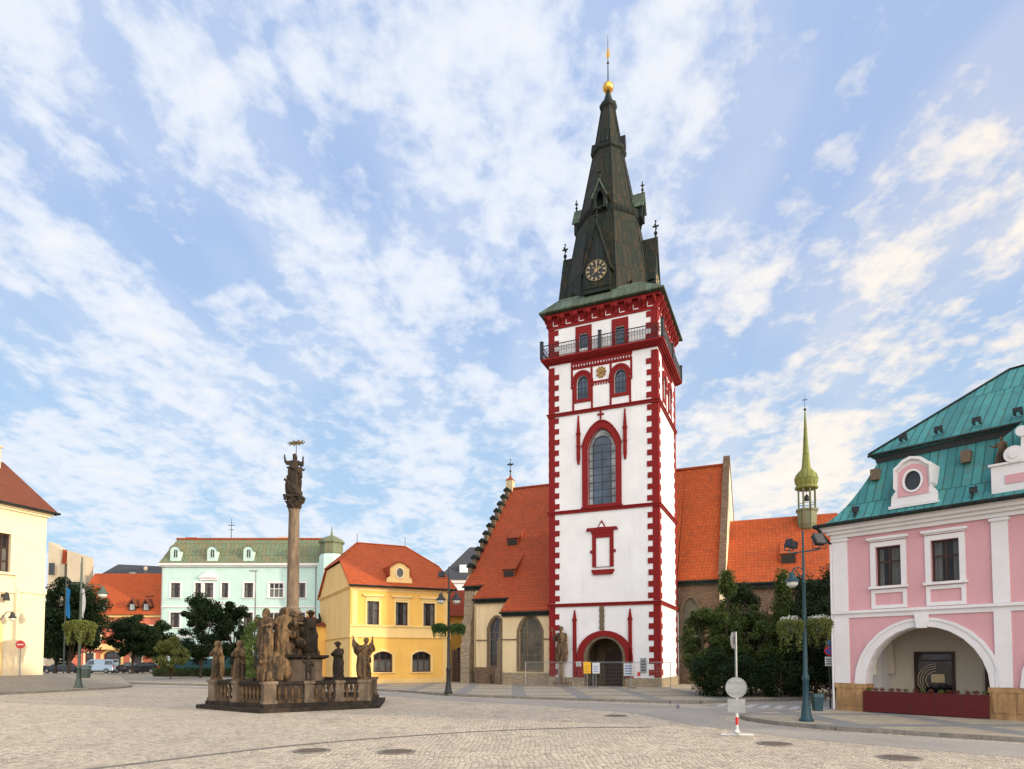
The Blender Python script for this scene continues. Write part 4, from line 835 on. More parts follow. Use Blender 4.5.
# the wall: one outline with the arches cut from below
outer = [(0, -0.02), (0, 6.4), (PL, 6.4), (PL, -0.02)]
pts = [(0.0, -0.02)]
for a, c in arches: pts += [(a, -0.02), (a, 1.08)] + outline(a, c, 0, 3.06, 'round', 1.98)[2:][::-1][1:-1] + [(c, 1.08), (c, -0.02)]
pts += [(PL, -0.02), (PL, 6.4), (0, 6.4)]
MB().wall(pts, [rect(a, c, 4.50, 5.88) for a, c in wins], 0, 0.5).box(0, 0.5, 0.501, PD, 3.6, 6.4).box(0, 0.5, 2.501, PD, -.02, 3.598).box(0.002, PL, PD, PD + 0.4, -.02, 6.4).box(PL - 0.5, PL, 0.501, PD, -.02, 6.4).build('wall', pink, pk)
s = MB()   # pilasters and bands
for i in range(4):
    x = 0.02 + i * BAY if i else -0.04; w_ = 0.5 if i == 0 else 0.43
    if i == 3: x = PL - 0.46
    s.box(x, x + w_, -0.07, 0.01, 1.10, 3.44); s.box(x, x + w_, -0.07, 0.012, 3.70, 6.36); s.box(x - 0.05, x + w_ + 0.05, -0.13, 0.014, 6.24, 6.33)
s.box(-0.06, PL + 0.06, -0.05, 0.016, 3.442, 3.698); s.box(-0.1, PL + 0.1, -0.13, 0.018, 3.60, 3.69); s.box(-0.07, 0.0, -0.06, PD, 1.1, 6.36)
s.build('pilasters', white_trim, pk)
s = MB()
for z0, z1, p in ((6.362, 6.5, 0.10), (6.502, 6.62, 0.20), (6.622, 6.74, 0.32), (6.742, 6.83, 0.42)): s.box(-p, PL + p, -p, 0.3, z0, z1); s.box(-p, 0.3, 0.301, PD + p, z0, z1)
s.build('cornice', white_trim, pk)
for i, (a, c) in enumerate(arches):
    s = MB(); A = outline(a - 0.36, c + 0.36, 1.10, 3.36, 'round', 2.26); B = outline(a - 0.002, c + 0.002, 1.10, 3.062, 'round', 1.982); s.ring(A[2:], B[2:], -0.05, 0.03, False)
    A = outline(a - 0.36, c + 0.36, 1.10, 3.36, 'round', 2.26); B = outline(a - 0.26, c + 0.26, 1.10, 3.27, 'round', 2.18); s.ring(A[2:], B[2:], -0.08, -0.048, False)
    s.ring(outline(a, c, 1.10, 3.06, 'round', 1.98)[2:], outline(a + 0.02, c - 0.02, 1.10, 3.04, 'round', 1.96)[2:], 0.031, 0.52, False)
    ar = s.build('arch_surround', white_trim, pk); x = (a + c) / 2
    MB().prism([(x - 0.14, 3.0), (x + 0.14, 3.0), (x + 0.20, 3.441), (x - 0.20, 3.441)], -0.17, -0.02).build('keystone', white_trim, ar)
for x0, x1 in ((0.0, 0.98), (4.62, 5.73), (9.37, 10.48), (14.12, PL)):
    s = MB(); s.box(x0 - 0.03, x1 + 0.03, -0.09, 0.53, GZ - 0.1, 0.30); s.box(x0 - 0.02, x1 + 0.02, -0.075, 0.52, 0.302, 0.93); s.box(x0 - 0.05, x1 + 0.05, -0.10, 0.54, 0.932, 1.09); s.box(x0 + .06, x0 + .5 if x0 > 0 else .42, -0.105, -0.07, .31, .92); s.box(x1 - .42, x1 - .06, -0.105, -0.07, .31, .92); s.build('pier_base', base_stone, pk)
# arcade interior
s = MB(); s.box(0.5, PL - 0.5, 2.5, 2.8, -.02, 3.6); s.box(0.5, PL - 0.5, 0.501, 2.499, 3.42, 3.5); s.build('arcade_back_wall', cream_vault, pk)
s = MB(); T = Matrix.Translation((0.93, 0, 0)) @ Matrix.Rotation(R(90), 4, 'Z')
s.T = T; s.wall([(0.52, 0.0), (0.62, 0.0), (0.62, 1.1)] + outline(0.62, 1.6, 0, 2.5, 'round', 0.7)[2:][::-1][1:-1] + [(1.6, 1.1), (1.6, 0), (2.49, 0), (2.49, 3.4), (0.52, 3.4)], [], 0.05, 0.4); s.build('arcade_end_wall', white_trim, pk)
for x in (0.98, 4.7, 5.6, 9.45, 10.3):      # transverse vault ribs
    s = MB(); T = Matrix.Translation((x, 0, 0)) @ Matrix.Rotation(R(90), 4, 'Z'); s.T = T; s.ring([(0.52, 1.4)] + outline(0.52, 2.49, 0, 3.41, 'round', 1.7)[2:][::-1] + [(2.49, 1.4)], [(0.72, 1.4)] + outline(0.72, 2.29, 0, 3.2, 'round', 1.5)[2:][::-1] + [(2.29, 1.4)], -0.12, 0.12, False); s.build('vault_rib', cream_vault, pk)
s = MB(); s.box(0.52, PL - .52, 0.0, 2.49, 0.0, 0.118); s.build('arcade_floor', kerb_stone, pk)
# display window with ring motif
sw = MB(); sw.box(1.79, 2.98, 2.46, 2.499, 0.7, 2.18); sh = sw.build('shop_window', glass_dark, pk)
s = MB(); s.ring(rect(1.74, 3.03, 0.65, 2.23), rect(1.84, 2.93, 0.75, 2.13), 2.42, 2.459); s.box(1.8, 2.98, 2.43, 2.458, 1.88, 1.93); s.build('frame', wood_brown, sh)
s = MB()
for r_ in (0.62, 0.54, 0.46, 0.36):
    s.ring([(2.45 - r_ * math.cos(R(a)), 1.18 + r_ * math.sin(R(a))) for a in range(-40, 96, 8)], [(2.45 - (r_ - 0.025) * math.cos(R(a)), 1.18 + (r_ - 0.025) * math.sin(R(a))) for a in range(-40, 96, 8)], 2.435, 2.455, False)
s.build('ring_motif', beige, sh); MB().box(2.28, 2.70, 2.43, 2.45, 1.12, 1.42).build('notice', cream, sh)
s = MB(); s.wall([(3.9, 0.12), (3.9, 2.3), (4.9, 2.3), (4.9, .12)], [], 2.44, .055); s.build('arcade_door', wood_brown, pk)
# upper windows
for i, (a, c) in enumerate(wins):
    window(pk, a, c, 4.50, 5.88, y=0.13, nx=2, ny=(0.62,), fw=0.055, bw=0.06, fm=wood_brown, surround=0.17, sm=white_trim, sp=0.05, sill=(0.22, 0.14, 0.09), curtain=(3, 1, 0)[i % 3], hood=0.08)
    s = MB(); s.ring(rect(a - 0.16, c + 0.16, 3.72, 4.38), rect(a - 0.04, c + 0.04, 3.84, 4.26), -0.05, 0.011); s.build('apron_panel', white_trim, pk)
# mansard
def hip(mb, z0, z1, o0, o1, steps=8, flare=0.0):
    pf = []
    for i in range(steps + 1):
        t = i / steps; off = o0 + (o1 - o0) * (t ** 0.78 if flare else t); z = z0 + (z1 - z0) * (t ** 1.25 if flare else t); pf.append((off, z))
    vs = []; 
    for off, z in pf: vs += [(off, off, z), (PL - off, off, z), (PL - off, PD + .4 - off, z), (off, PD + .4 - off, z)]
    fs = []
    for k in range(len(pf) - 1):
        for i in range(4): j = (i + 1) % 4; fs.append((k * 4 + i, k * 4 + j, k * 4 + 4 + j, k * 4 + 4 + i))
    n = len(vs); fs += [(0, 3, 2, 1), (n - 4, n - 3, n - 2, n - 1)]; mb.add(vs, fs)
s = MB(); hip(s, 6.84, 9.15, -0.46, 1.12, 8, True); mr = s.build('mansard_roof', copper_teal, pk)
s = MB(); hip(s, 9.151, 9.38, 1.10, 1.06, 1); s.build('shadow_gap', black_iron, pk)  # black band stands in for the shadow under the upper eave
s = MB(); hip(s, 9.381, 9.47, 0.95, 0.90, 1); hip(s, 9.4711, 12.5, 0.91, 4.45, 6); s.build('upper_roof', copper_teal, pk)
s = MB(); s.tube([(-0.5, -0.52, 6.83), (PL + .5, -0.52, 6.83)], 0.07, 8); s.tube([(-0.52, -0.5, 6.83), (-0.52, PD, 6.83)], 0.07, 8); s.tube([(0.89, 0.89, 9.42), (PL - .89, 0.89, 9.42)], 0.05, 8)
s.tube([(-0.42, -0.5, 6.78), (-0.28, -0.28, 6.5), (-0.12, -0.05, 6.2)], 0.05, 8); s.tube([(0.91, .91, 9.5), (4.45, 4.45, 12.52), (9.6, 4.45, 12.52)], 0.05, 6); s.build('gutter', copper_dark, pk); MB().tube([(-0.12, -0.05, 6.2), (-0.12, -0.05, 0.13)], .04, 8).build('downpipe', white_trim, pk)
for x in (1.9, 3.0, 4.1, 5.2, 6.5, 8, 9.5, 11): s = MB(); s.box(x, x + 0.25, 1.0, 1.06, 9.84, 9.98); s.box(x + 0.02, x + 0.06, 0.9, 1.2, 9.76, 9.86); s.box(x + 0.19, x + .23, 0.9, 1.2, 9.76, 9.86); s.build('snow_guard', black_iron, pk)
for x in (0.7, 4.25, 8.4): s = MB(); s.box(x, x + 0.22, -0.16, -0.11, 7.22, 7.42); s.box(x + 0.04, x + 0.08, -0.14, 0.1, 7.0, 7.25); s.build('snow_guard', black_iron, pk)
for x in (1.05, 3.85): MB().box(x, x + 0.26, 0.62, 1.1, 8.45, 8.85).build('roof_vent', gothic_stone, pk)
# oval dormer
def oval(cx, cz, a, b_, n=24): return [(cx + a * math.cos(2 * math.pi * i / n), cz + b_ * math.sin(2 * math.pi * i / n)) for i in range(n)]
dor = [(1.93, 7.22), (3.33, 7.22), (3.30, 7.55), (3.16, 7.75), (3.14, 8.42), (3.0, 8.52), (2.86, 8.66), (2.63, 8.74), (2.40, 8.66), (2.26, 8.52), (2.12, 8.42), (2.10, 7.75), (1.96, 7.55)]
s = MB(); s.wall(dor, [oval(2.63, 8.0, 0.26, 0.34)], -0.02, 0.2); s.prism([(2.16, 7.3), (3.10, 7.3), (3.10, 8.4), (2.63, 8.62), (2.16, 8.4)], 0.6, 1.6); s.box(2.14, 2.2, 0.18, 1.0, 7.25, 8.4); s.box(3.06, 3.12, 0.18, 1.0, 7.25, 8.4); dd = s.build('oval_dormer', white_trim, pk)
s = MB(); s.wall([(2.16, 7.50), (3.10, 7.50), (3.06, 8.36), (2.84, 8.52), (2.63, 8.58), (2.42, 8.52), (2.20, 8.36)], [oval(2.63, 8.0, 0.33, 0.41)], -0.045, 0.022, False); s.build('pink_field', pink, dd)
MB().ring(oval(2.63, 8.0, 0.32, 0.40), oval(2.63, 8.0, 0.25, 0.33), -0.07, 0.0).build('oval_frame', white_trim, dd); MB().prism(oval(2.63, 8.0, 0.27, 0.35), 0.04, 0.05).build('pane', glass_dark, dd)
s = MB(); cap = dor[3:12]; s.ring([(x + (0.05 if x > 2.63 else -0.05), z + 0.09) for x, z in cap], cap, -0.12, 1.2, False); s.box(1.88, 3.38, -0.1, 0.15, 7.12, 7.22); s.build('dormer_cap', white_trim, dd)
# central frontispiece gable
fx = 7.2
s = MB(); s.box(4.82, 2 * fx - 4.82, -0.06, 0.5, 6.84, 7.95); s.prism([(5.55, 7.951), (2 * fx - 5.55, 7.951)] + [(2 * fx - 5.6, 8.9), (2 * fx - 5.9, 9.5), (fx + 0.8, 9.7), (fx + .5, 10.4), (fx, 10.7), (fx - .5, 10.4), (fx - .8, 9.7), (5.9, 9.5), (5.6, 8.9)], -0.02, 0.6); ga = s.build('frontispiece', white_trim, pk)
s = MB(); s.box(5.18, 5.9, -0.085, -0.05, 7.35, 7.62); s.box(6.2, 8.2, -0.045, -0.0, 8.15, 9.3); s.box(5.72, 5.95, -.045, 0, 8.3, 8.9); s.build('pink_field', pink, ga)
s = MB(); s.cyl((5.42, -0.14, 8.22), (5.42, 0.2, 8.22), 0.26, 0.26, 18); s.cyl((5.42, -0.17, 8.22), (5.42, 0.1, 8.22), 0.13, 0.13, 14); s.cyl((5.62, -.08, 8.9), (5.62, .3, 8.9), .16, .16, 14); s.box(4.76, 2 * fx - 4.76, -0.12, 0.55, 7.952, 8.02); s.build('volute', white_trim, ga)
s = MB(); s.box(4.9, PL - 4.9, 0.601, 4.2, 6.84, 8.9); s.prism([(4.9, 8.901), (PL - 4.9, 8.901), (fx, 10.6)], 0.601, 4.2); s.build('frontispiece_roof', copper_teal, pk)

# ================================================================== YELLOW HOUSE
yl = thing('corner_house', (-11.76, 47.2, 0), R(26.74), 'yellow two storey house with red tiled half hipped roof and oval dormer', 'house')
YW, YD = 7.75, 12.0
up = [(1.22, 2.12), (3.38, 4.32), (5.56, 6.50)]; lo = [(1.72, 3.16), (4.70, 6.17)]
holes = [rect(a, c, 4.46, 6.2) for a, c in up] + [outline(a, c, 0.95, 2.5, 'seg', 0.28) for a, c in lo]
MB().wall(rect(0, YW, -0.02, 7.1), holes, 0, 0.35).build('wall', yellow, yl)
sidew = MB(Matrix.Translation((0, YD, 0)) @ Matrix.Rotation(R(-90), 4, 'Z'))
sidew.wall([(0.0, -0.02), (YD - 0.351, -0.02), (YD - 0.351, 7.4), (YD - 3, 9.45), (3, 9.45), (0, 7.4)], [], 0, 0.3); sidew.build('gable_wall', yellow_trim, yl)
s = MB(); s.prism_x([(0.351, -0.02), (YD, -0.02), (YD, 7.4), (9, 9.45), (3, 9.45), (0.351, 7.45)], YW - 0.3, YW); s.box(0.301, YW - 0.301, YD - 0.3, YD, -.02, 7.1); s.build('wall', yellow, yl)
s = MB()
for z0, z1, p in ((7.101, 7.2, 0.12), (7.202, 7.33, 0.24)): s.box(-p * .5, YW + p, -p, 0.02, z0, z1); s.box(-p * .6, 0, 0.0205, YD, z0, z1)
s.box(-0.02, YW + 0.03, -0.03, 0.012, 6.95, 7.10)
s.box(-0.05, YW + 0.05, -0.12, 0.014, 4.32, 4.43); s.box(-0.05, YW + 0.05, -0.10, 0.014, 3.52, 3.62); s.box(-0.03, YW + .03, -0.03, 0.011, 3.622, 4.318); s.box(-0.10, 0, 0.02, YD, 3.52, 3.62)
s.box(0.12, 0.5, -0.028, 0.01, 4.432, 6.949); s.box(YW - 0.5, YW - .12, -0.028, 0.01, 4.432, 6.949); s.box(0.1, 0.55, -0.028, 0.01, 0.45, 3.519); s.box(YW - 0.55, YW - .1, -0.028, 0.01, 0.45, 3.519); s.box(-.03, YW + .03, -.05, .012, -.02, .44); s.build('mouldings', yellow_trim, yl)
for i, (a, c) in enumerate(up):
    window(yl, a, c, 4.46, 6.2, y=0.12, nx=2, ny=(0.62,), fw=0.06, bw=0.05, fm=wood_brown, surround=0.14, sm=yellow_trim, sp=0.05, sill=(0.18, 0.12, 0.07), curtain=3 if i == 0 else 1)
    s = MB(); s.prism([(a - 0.28, 6.55), (c + 0.28, 6.55), (c + 0.34, 6.70), (a - 0.34, 6.70)], -0.16, 0.01); s.box(a - 0.1, c + .1, -0.04, 0.011, 6.36, 6.549); s.build('window_hood', yellow_trim, yl)
for i, (a, c) in enumerate(lo): window(yl, a, c, 0.95, 2.5, 'seg', 0.28, y=0.12, nx=3, ny=(0.60,), fw=0.08, bw=0.07, fm=wood_brown, surround=0.17, sm=yellow_trim, sp=0.05, sill=(0.2, 0.1, 0.08), curtain=2)
# roof
e = 0.38; zr0 = 7.34; ya = lambda d: zr0 + (11.5 - zr0) * (d + e) / (6 + e)
A = [(-0.18, -e, zr0), (YW + e, -e, zr0), (YW + 0.1, 3.0, ya(3)), (5.95, 6, 11.5), (1.85, 6, 11.5), (-0.18, 3.0, ya(3))]
A[2] = (YW + 0.1, 3.0, ya(3))
s = MB(); Bk = [(x, 12 - y, z) for x, y, z in A]
s.add(A, [(0, 1, 2, 3, 4, 5)]); s.add(Bk, [(5, 4, 3, 2, 1, 0)]); s.add([A[5], A[4], Bk[5]], [(0, 1, 2)]); s.add([A[2], Bk[2], A[3]], [(0, 1, 2)])
s.add([(x, y, z - 0.14) for x, y, z in A], [(5, 4, 3, 2, 1, 0)]); s.add([(x, y, z - 0.14) for x, y, z in Bk], [(0, 1, 2, 3, 4, 5)])
for P_ in (A, Bk):
    for i in (0, 1, 5): p_, q_ = P_[i], P_[(i + 1) % 6]; s.add([p_, q_, (q_[0], q_[1], q_[2] - .14), (p_[0], p_[1], p_[2] - .14)], [(0, 1, 2, 3)])
yr = s.build('roof', tile_orange, yl)
MB().tube([A[5], A[4], A[3], A[2], A[1]], 0.09, 6).tube([Bk[5], Bk[4]], 0.09, 6).tube([Bk[2], Bk[3]], 0.09, 6).build('ridge_tiles', tile_orange, yr)
MB().tube([(-0.2, -e - 0.07, zr0 - 0.05), (YW + e, -e - 0.07, zr0 - 0.05)], 0.07, 8).tube([(YW - 0.05, -e - .05, zr0 - .1), (YW - 0.08, -0.08, 7.0), (YW - 0.08, -0.08, 0.3)], 0.045, 8).build('gutter', copper_dark, yl)
MB().cyl((1.85, 6, 11.5), (1.85, 6, 12.3), 0.02).cyl((5.95, 6, 11.5), (5.95, 6, 12.3), 0.02).build('lightning_rod', black_iron, yr)
dor = [(2.72, 7.70), (4.72, 7.70), (4.68, 8.0), (4.50, 8.15), (4.48, 8.85), (4.30, 8.92), (4.05, 9.12), (3.72, 9.22), (3.39, 9.12), (3.14, 8.92), (2.96, 8.85), (2.94, 8.15), (2.76, 8.0)]
s = MB(); s.wall(dor, [oval(3.72, 8.45, 0.27, 0.36)], 0.15, 0.2); s.box(2.98, 3.05, 0.351, 2.4, 7.75, 8.8); s.box(4.39, 4.46, 0.351, 2.4, 7.75, 8.8); s.prism([(3.0, 7.8), (4.44, 7.8), (4.44, 8.8), (3.72, 9.1), (3.0, 8.8)], 1.0, 2.7); yd = s.build('oval_dormer', yellow_trim, yl)
MB().ring(oval(3.72, 8.45, 0.36, 0.45), oval(3.72, 8.45, 0.26, 0.35), 0.08, 0.16).build('oval_frame', cream_pale, yd); MB().prism(oval(3.72, 8.45, 0.28, 0.37), 0.22, 0.23).build('pane', glass_dark, yd)
s = MB(); cap = dor[3:12]; s.ring([(x + (0.07 if x > 3.72 else -0.07), z + 0.09) for x, z in cap], cap, 0.06, 2.3, False); s.build('dormer_cap', tile_red, yd)
# low annex at the back of its left side
s = MB(); s.box(-2.2, -0.01, 9.2, 11.4, -.02, 4.7); s.build('annex_wall', yellow, yl); MB().lathe([(1.9, 4.7), (0.35, 5.6)], 4, (-1.1, 10.3), R(45)).build('annex_roof', tile_brown, yl)
MB().box(-1.4, -0.8, 10.0, 10.6, 5.3, 6.1).build('chimney', yellow_trim, yl)

# ================================================================== TOWN HOUSE AT THE LEFT EDGE
lh = thing('town_house', (-32.55, 45.1, 0.0), R(71.93), 'pale cream town house with brown tiled roof cut by the left edge of the picture', 'house')
LW = 16
holes = [rect(-3.25 - 3.1 * i, -2.37 - 3.1 * i, 7.65, 10.2) for i in range(4)] + [outline(-4.9 - 4.2 * i, -3.0 - 4.2 * i, 0.6, 4.8, 'round', 0.95) for i in range(3)]
MB().wall(rect(-LW, 0, 0.2, 12.0), holes, 0, 0.4).build('wall', cream_pale, lh)
MB().box(-0.4, 0, 0.401, 10, 0.2, 12.0).box(-LW, 0, 10, 10.4, .2, 12).box(-LW, -LW + .4, .401, 10, .2, 12).build('wall', cream_pale, lh)
for i in range(4): window(lh, -3.25 - 3.1 * i, -2.37 - 3.1 * i, 7.65, 10.2, y=0.15, nx=2, ny=(0.3, 0.65), fw=0.08, bw=0.06, fm=wood_brown, surround=0.3, sm=cream_pale, sp=0.07, sill=(0.4, 0.2, 0.15), curtain=2)
for i in range(3): window(lh, -4.9 - 4.2 * i, -3.0 - 4.2 * i, 0.6, 4.8, 'round', 0.95, y=0.2, nx=2, ny=(0.55,), fw=0.1, bw=0.07, fm=wood_brown, surround=0.3, sm=yellow_trim, sp=0.07, name='door')
s = MB()
for z0, z1, p in ((11.8, 11.95, 0.15), (11.952, 12.12, 0.3)): s.box(-LW - p, p, -p, 0.02, z0, z1); s.box(0, p, .021, 10.4, z0, z1)
s.box(-LW, 0.08, -0.1, 0.012, 6.42, 6.68); s.box(-LW, -1.95, -.14, .014, 6.3, 6.6); s.box(-2.05, -1.75, -0.12, 0.012, 0.6, 6.41); s.box(-0.05, 0.04, -0.03, 0.01, 0.7, 6.4); s.build('mouldings', cream_pale, lh)
e = 0.5
s = MB(); s.add([(-LW - e, -e, 12.15), (e, -e, 12.15), (e, 10.9, 12.15), (-LW - e, 10.9, 12.15), (-LW + 3.6, 5.0, 16.3), (0.35, 5.0, 16.3)], [(0, 1, 5, 4), (1, 2, 5), (2, 3, 4, 5), (3, 0, 4), (0, 3, 2, 1)]); s.build('roof', tile_brown, lh)
MB().box(-1.1, -0.5, 4.0, 4.6, 14.6, 17.0).box(-1.18, -0.42, 3.92, 4.68, 17.001, 17.15).build('chimney', beige, lh)
MB().tube([(-LW, -e - 0.08, 12.12), (e, -e - 0.08, 12.12), (e + .08, 10, 12.12)], 0.08, 8).build('gutter', copper_dark, lh)
s = MB(); s.tube([(-2.9, -0.1, 4.5), (-2.8, -0.5, 5.0), (-2.7, -0.9, 5.0)], 0.03); wl = s.build('wall_lamp', black_iron, lh); MB().lathe([(0.03, 5.0), (0.10, 4.95), (0.14, 4.75), (0.27, 4.62), (0.24, 4.60)], 14, (-2.7, -0.9)).build('lamp_shade', black_iron, wl); MB().lathe([(.2, 4.6), (.17, 4.45), (.08, 4.38)], 12, (-2.7, -.9)).build('globe', lamp_glass, wl)
s = MB(); s.box(-2.85, -2.75, -0.35, 0.0, 6.0, 6.2); s.lathe([(0.2, 5.75), (0.12, 6.2), (0.05, 6.3)], 10, (-2.8, -0.45)); s.build('wall_lamp', black_iron, lh)

# ================================================================== HOUSES ACROSS THE SQUARE
mt = thing('apartment_house', (-51.4, 95, 0), R(0), 'mint green apartment house with ribbed green copper mansard', 'house')
MW = 23.1; wx = [(1.35, 2.75), (12.1, 13.45), (15.75, 17.85), (19.9, 21.1)]; bay_ = [(4.9, 5.8), (6.3, 7.6), (8.8, 9.8)]
holes = [rect(a, c, z0, z1) for a, c in wx for z0, z1 in ((10.85, 13.0), (6.5, 8.65), (2.2, 4.4))] + [rect(a, c, z0, z1) for a, c in bay_ for z0, z1 in ((10.85, 13.0), (6.5, 8.65))]
MB().wall(rect(0, MW, -.02, 15.6), holes, 0, 0.35).build('wall', mint, mt)
MB().box(0, .35, .351, 12, -.02, 15.6).box(MW - .35, MW, .351, 12, -.02, 15.6).box(0, MW, 12, 12.3, -.02, 15.6).build('wall', mint, mt)
for i, (a, c) in enumerate(wx):
    for j, (z0, z1) in enumerate(((10.85, 13.0), (6.5, 8.65), (2.2, 4.4))): window(mt, a, c, z0, z1, y=0.14, nx=3 if c - a > 1.8 else 2, ny=(0.62,), fw=0.10, bw=0.09, fm=wood_brown if i != 2 else wood_white, surround=0.22, sm=white_trim, sp=0.06, sill=(0.25, 0.15, 0.12), curtain=2 if i == 2 else 1)
for i, (a, c) in enumerate(bay_):
    for z0, z1 in ((10.85, 13.0), (6.5, 8.65)): window(mt, a, c, z0, z1, y=0.14, nx=2, ny=(0.62,), fw=0.10, bw=0.09, surround=0.2, sm=white_trim, sp=0.06, sill=(0.2, 0.15, 0.12), curtain=(1, 3, 1)[i])
s = MB(); s.prism([(5.6, 13.75), (8.3, 13.75), (8.3, 13.9), (6.95, 14.75), (5.6, 13.9)], -0.35, 0.0); s.box(5.7, 8.2, -0.18, 0.0, 13.4, 13.749); s.box(4.3, 10.3, -0.15, 0.01, 9.9, 10.2); s.build('pediment', white_trim, mt)
s = MB(); s.box(-0.2, MW, -0.35, 0.05, 15.4, 15.6); s.box(-0.3, MW, -0.55, 0.05, 15.602, 15.85); s.box(0, MW, -0.12, 0.01, 9.4, 9.6); s.box(0, MW, -0.15, 0.01, 5.0, 5.3); s.build('cornice', white_trim, mt)
s = MB(); s.add([(-0.3, -0.5, 15.86), (MW, -0.5, 15.86), (MW, 12.6, 15.86), (-0.3, 12.6, 15.86), (1.3, 1.6, 19.7), (MW, 1.6, 19.7), (MW, 10.5, 19.7), (1.3, 10.5, 19.7)], [(0, 1, 5, 4), (1, 2, 6, 5), (2, 3, 7, 6), (3, 0, 4, 7), (4, 5, 6, 7), (0, 3, 2, 1)]); s.build('mansard_roof', copper_green, mt)
MB().box(1.2, MW, 1.5, 10.6, 19.701, 19.95).build('roof_edge', tile_red, mt); MB().box(15.5, 18.2, 4, 5, 19.951, 20.6).build('chimney', beige, mt); MB().box(1.3, 3.0, 4, 5, 19.951, 20.5).build('chimney', tile_red, mt)
MB().cyl((7.9, 5, 19.95), (7.9, 5, 23.6), 0.06, 0.04, 6).box(7.4, 8.4, 4.98, 5.02, 22.5, 22.6).box(7.55, 8.25, 4.98, 5.02, 21.8, 21.9).build('roof_aerial', black_iron, mt)
for x in (2.1, 7.5, 12.8):
    s = MB(); s.wall(outline(x - 0.75, x + 0.75, 16.2, 18.4, 'round', 0.75), [outline(x - 0.42, x + 0.42, 16.6, 18.0, 'round', 0.42)], -0.35, 0.2); s.box(x - .75, x - .6, -.149, 1.3, 16.2, 17.7); s.box(x + .6, x + .75, -.149, 1.3, 16.2, 17.7); q = s.build('dormer', mint, mt)
    s = MB(); s.ring(outline(x - 0.95, x + 0.95, 16.2, 18.62, 'round', 0.95)[2:], outline(x - 0.751, x + 0.751, 16.2, 18.402, 'round', 0.751)[2:], -0.5, 1.5, False); s.build('dormer_roof', copper_green, q); 
    s = MB(); s.ring(outline(x - 0.42, x + 0.42, 16.6, 18.0, 'round', 0.42), outline(x - 0.32, x + 0.32, 16.7, 17.9, 'round', 0.32), -0.40, -0.2); s.box(x - .03, x + .03, -.3, -.24, 16.6, 18); s.build('dormer_window', mint, q); MB().prism(outline(x - 0.4, x + 0.4, 16.62, 17.98, 'round', 0.4), -.22, -.21).build('pane', glass_dark, q)
s = MB(); s.lathe([(1.72, -.02), (1.72, 16.6), (1.55, 16.8), (1.55, 18.3)], 8, (25.2, -1.2), r0); s.box(23.1, 25.8, -0.9, 9, -.02, 15.9); q = s.build('corner_turret', mint, mt)
MB().lathe([(1.85, 18.6), (1.9, 18.85), (1.6, 19.15), (.9, 19.5), (0.2, 19.8), (0.1, 20.4), (0.02, 21.2)], 8, (25.2, -1.2), r0).build('turret_cap', copper_green, q)
MB().lathe([(1.62, 17.0), (1.62, 18.6)], 8, (25.2, -1.2), r0).build('turret_louvres', copper_green, q)
MB().tube([(0.1, -.1, 0), (0.1, -.1, 15.5)], .08).tube([(22.6, -.1, 0), (22.6, -.1, 15.5)], .08).build('downpipe', zinc, mt)
MB().box(1.5, 21, -0.08, 0.0, 0.3, 1.9).box(9.5, 11.8, -.09, 0, .1, 3.6).build('shop_front', teal_iron, mt)

rh = thing('gabled_inn', (-62.4, 95.6, 0), 0, 'salmon red inn with huge orange roof and dark pointed dormers', 'house')
rh.scale = (1.08, 1.08, 1.08)
RW = 10.2; hs = [(0.5, 1.7), (4.9, 6.1), (8.2, 9.2)]
MB().wall(rect(-2, RW, -.02, 7.7), [rect(a, c, 3.9, 6.2) for a, c in hs] + [outline(2.2, 4.6, 0.1, 2.8, 'seg', 0.5)] + [rect(a, c, 0.6, 2.5) for a, c in ((-0.3, 0.9), (6.0, 7.4))], 0, 0.3).box(-2, -1.7, .301, 9, -.02, 7.7).box(RW - .3, RW, .301, 9, -.02, 7.7).box(-2, RW, 9, 9.3, -.02, 7.7).build('wall', salmon, rh)
for a, c in hs: window(rh, a, c, 3.9, 6.2, y=0.12, nx=2, ny=(0.6,), fw=0.09, bw=0.08, surround=0.2, sm=cream_pale, sp=0.06, sill=(0.2, 0.12, 0.1))
for a, c in ((-0.3, 0.9), (6.0, 7.4)): window(rh, a, c, 0.6, 2.5, y=0.12, nx=2, ny=(0.6,), fw=0.09, bw=0.08, surround=0.2, sm=cream_pale, sp=0.06)
window(rh, 2.2, 4.6, 0.1, 2.8, 'seg', 0.5, y=0.2, nx=2, ny=(0.7,), fw=0.12, bw=0.08, surround=0.35, sm=yellow_trim, sp=0.1, name='gate')
MB().box(-2.1, RW + .1, -.2, .02, 7.4, 7.75).box(1.6, 5.2, -.9, 0, 3.0, 3.15).prism([(1.4, 3.16), (5.4, 3.16), (4.9, 3.7), (1.9, 3.7)], -.8, 0).build('cornice', yellow_trim, rh)
s = MB(); s.add([(-2.2, -0.5, 7.76), (RW, -0.5, 7.76), (RW, 4.5, 14.0), (-2.2, 4.5, 14.0), (RW, 9.6, 7.76), (-2.2, 9.6, 7.76)], [(0, 1, 2, 3), (3, 2, 4, 5), (1, 4, 2), (5, 0, 3), (0, 5, 4, 1)]); s.build('roof', tile_orange, rh)
for x in (2.0, 6.0, 7.9):
    s = MB(); s.prism([(x - .5, 8.2), (x + .5, 8.2), (x + .5, 9.2), (x, 9.8), (x - .5, 9.2)], -.1, 2.2); q = s.build('dormer', wood_brown, rh)
    s = MB(); [s.prism([(x + sg * .85, 8.85), (x + sg * .7, 8.85), (x, 9.75), (x, 10.0)], -.35, 2.4) for sg in (-1, 1)]; s.build('dormer_roof', tile_brown, q); MB().box(x - .3, x + .3, -.13, -.103, 8.4, 9.2).build('pane', glass_border, q)
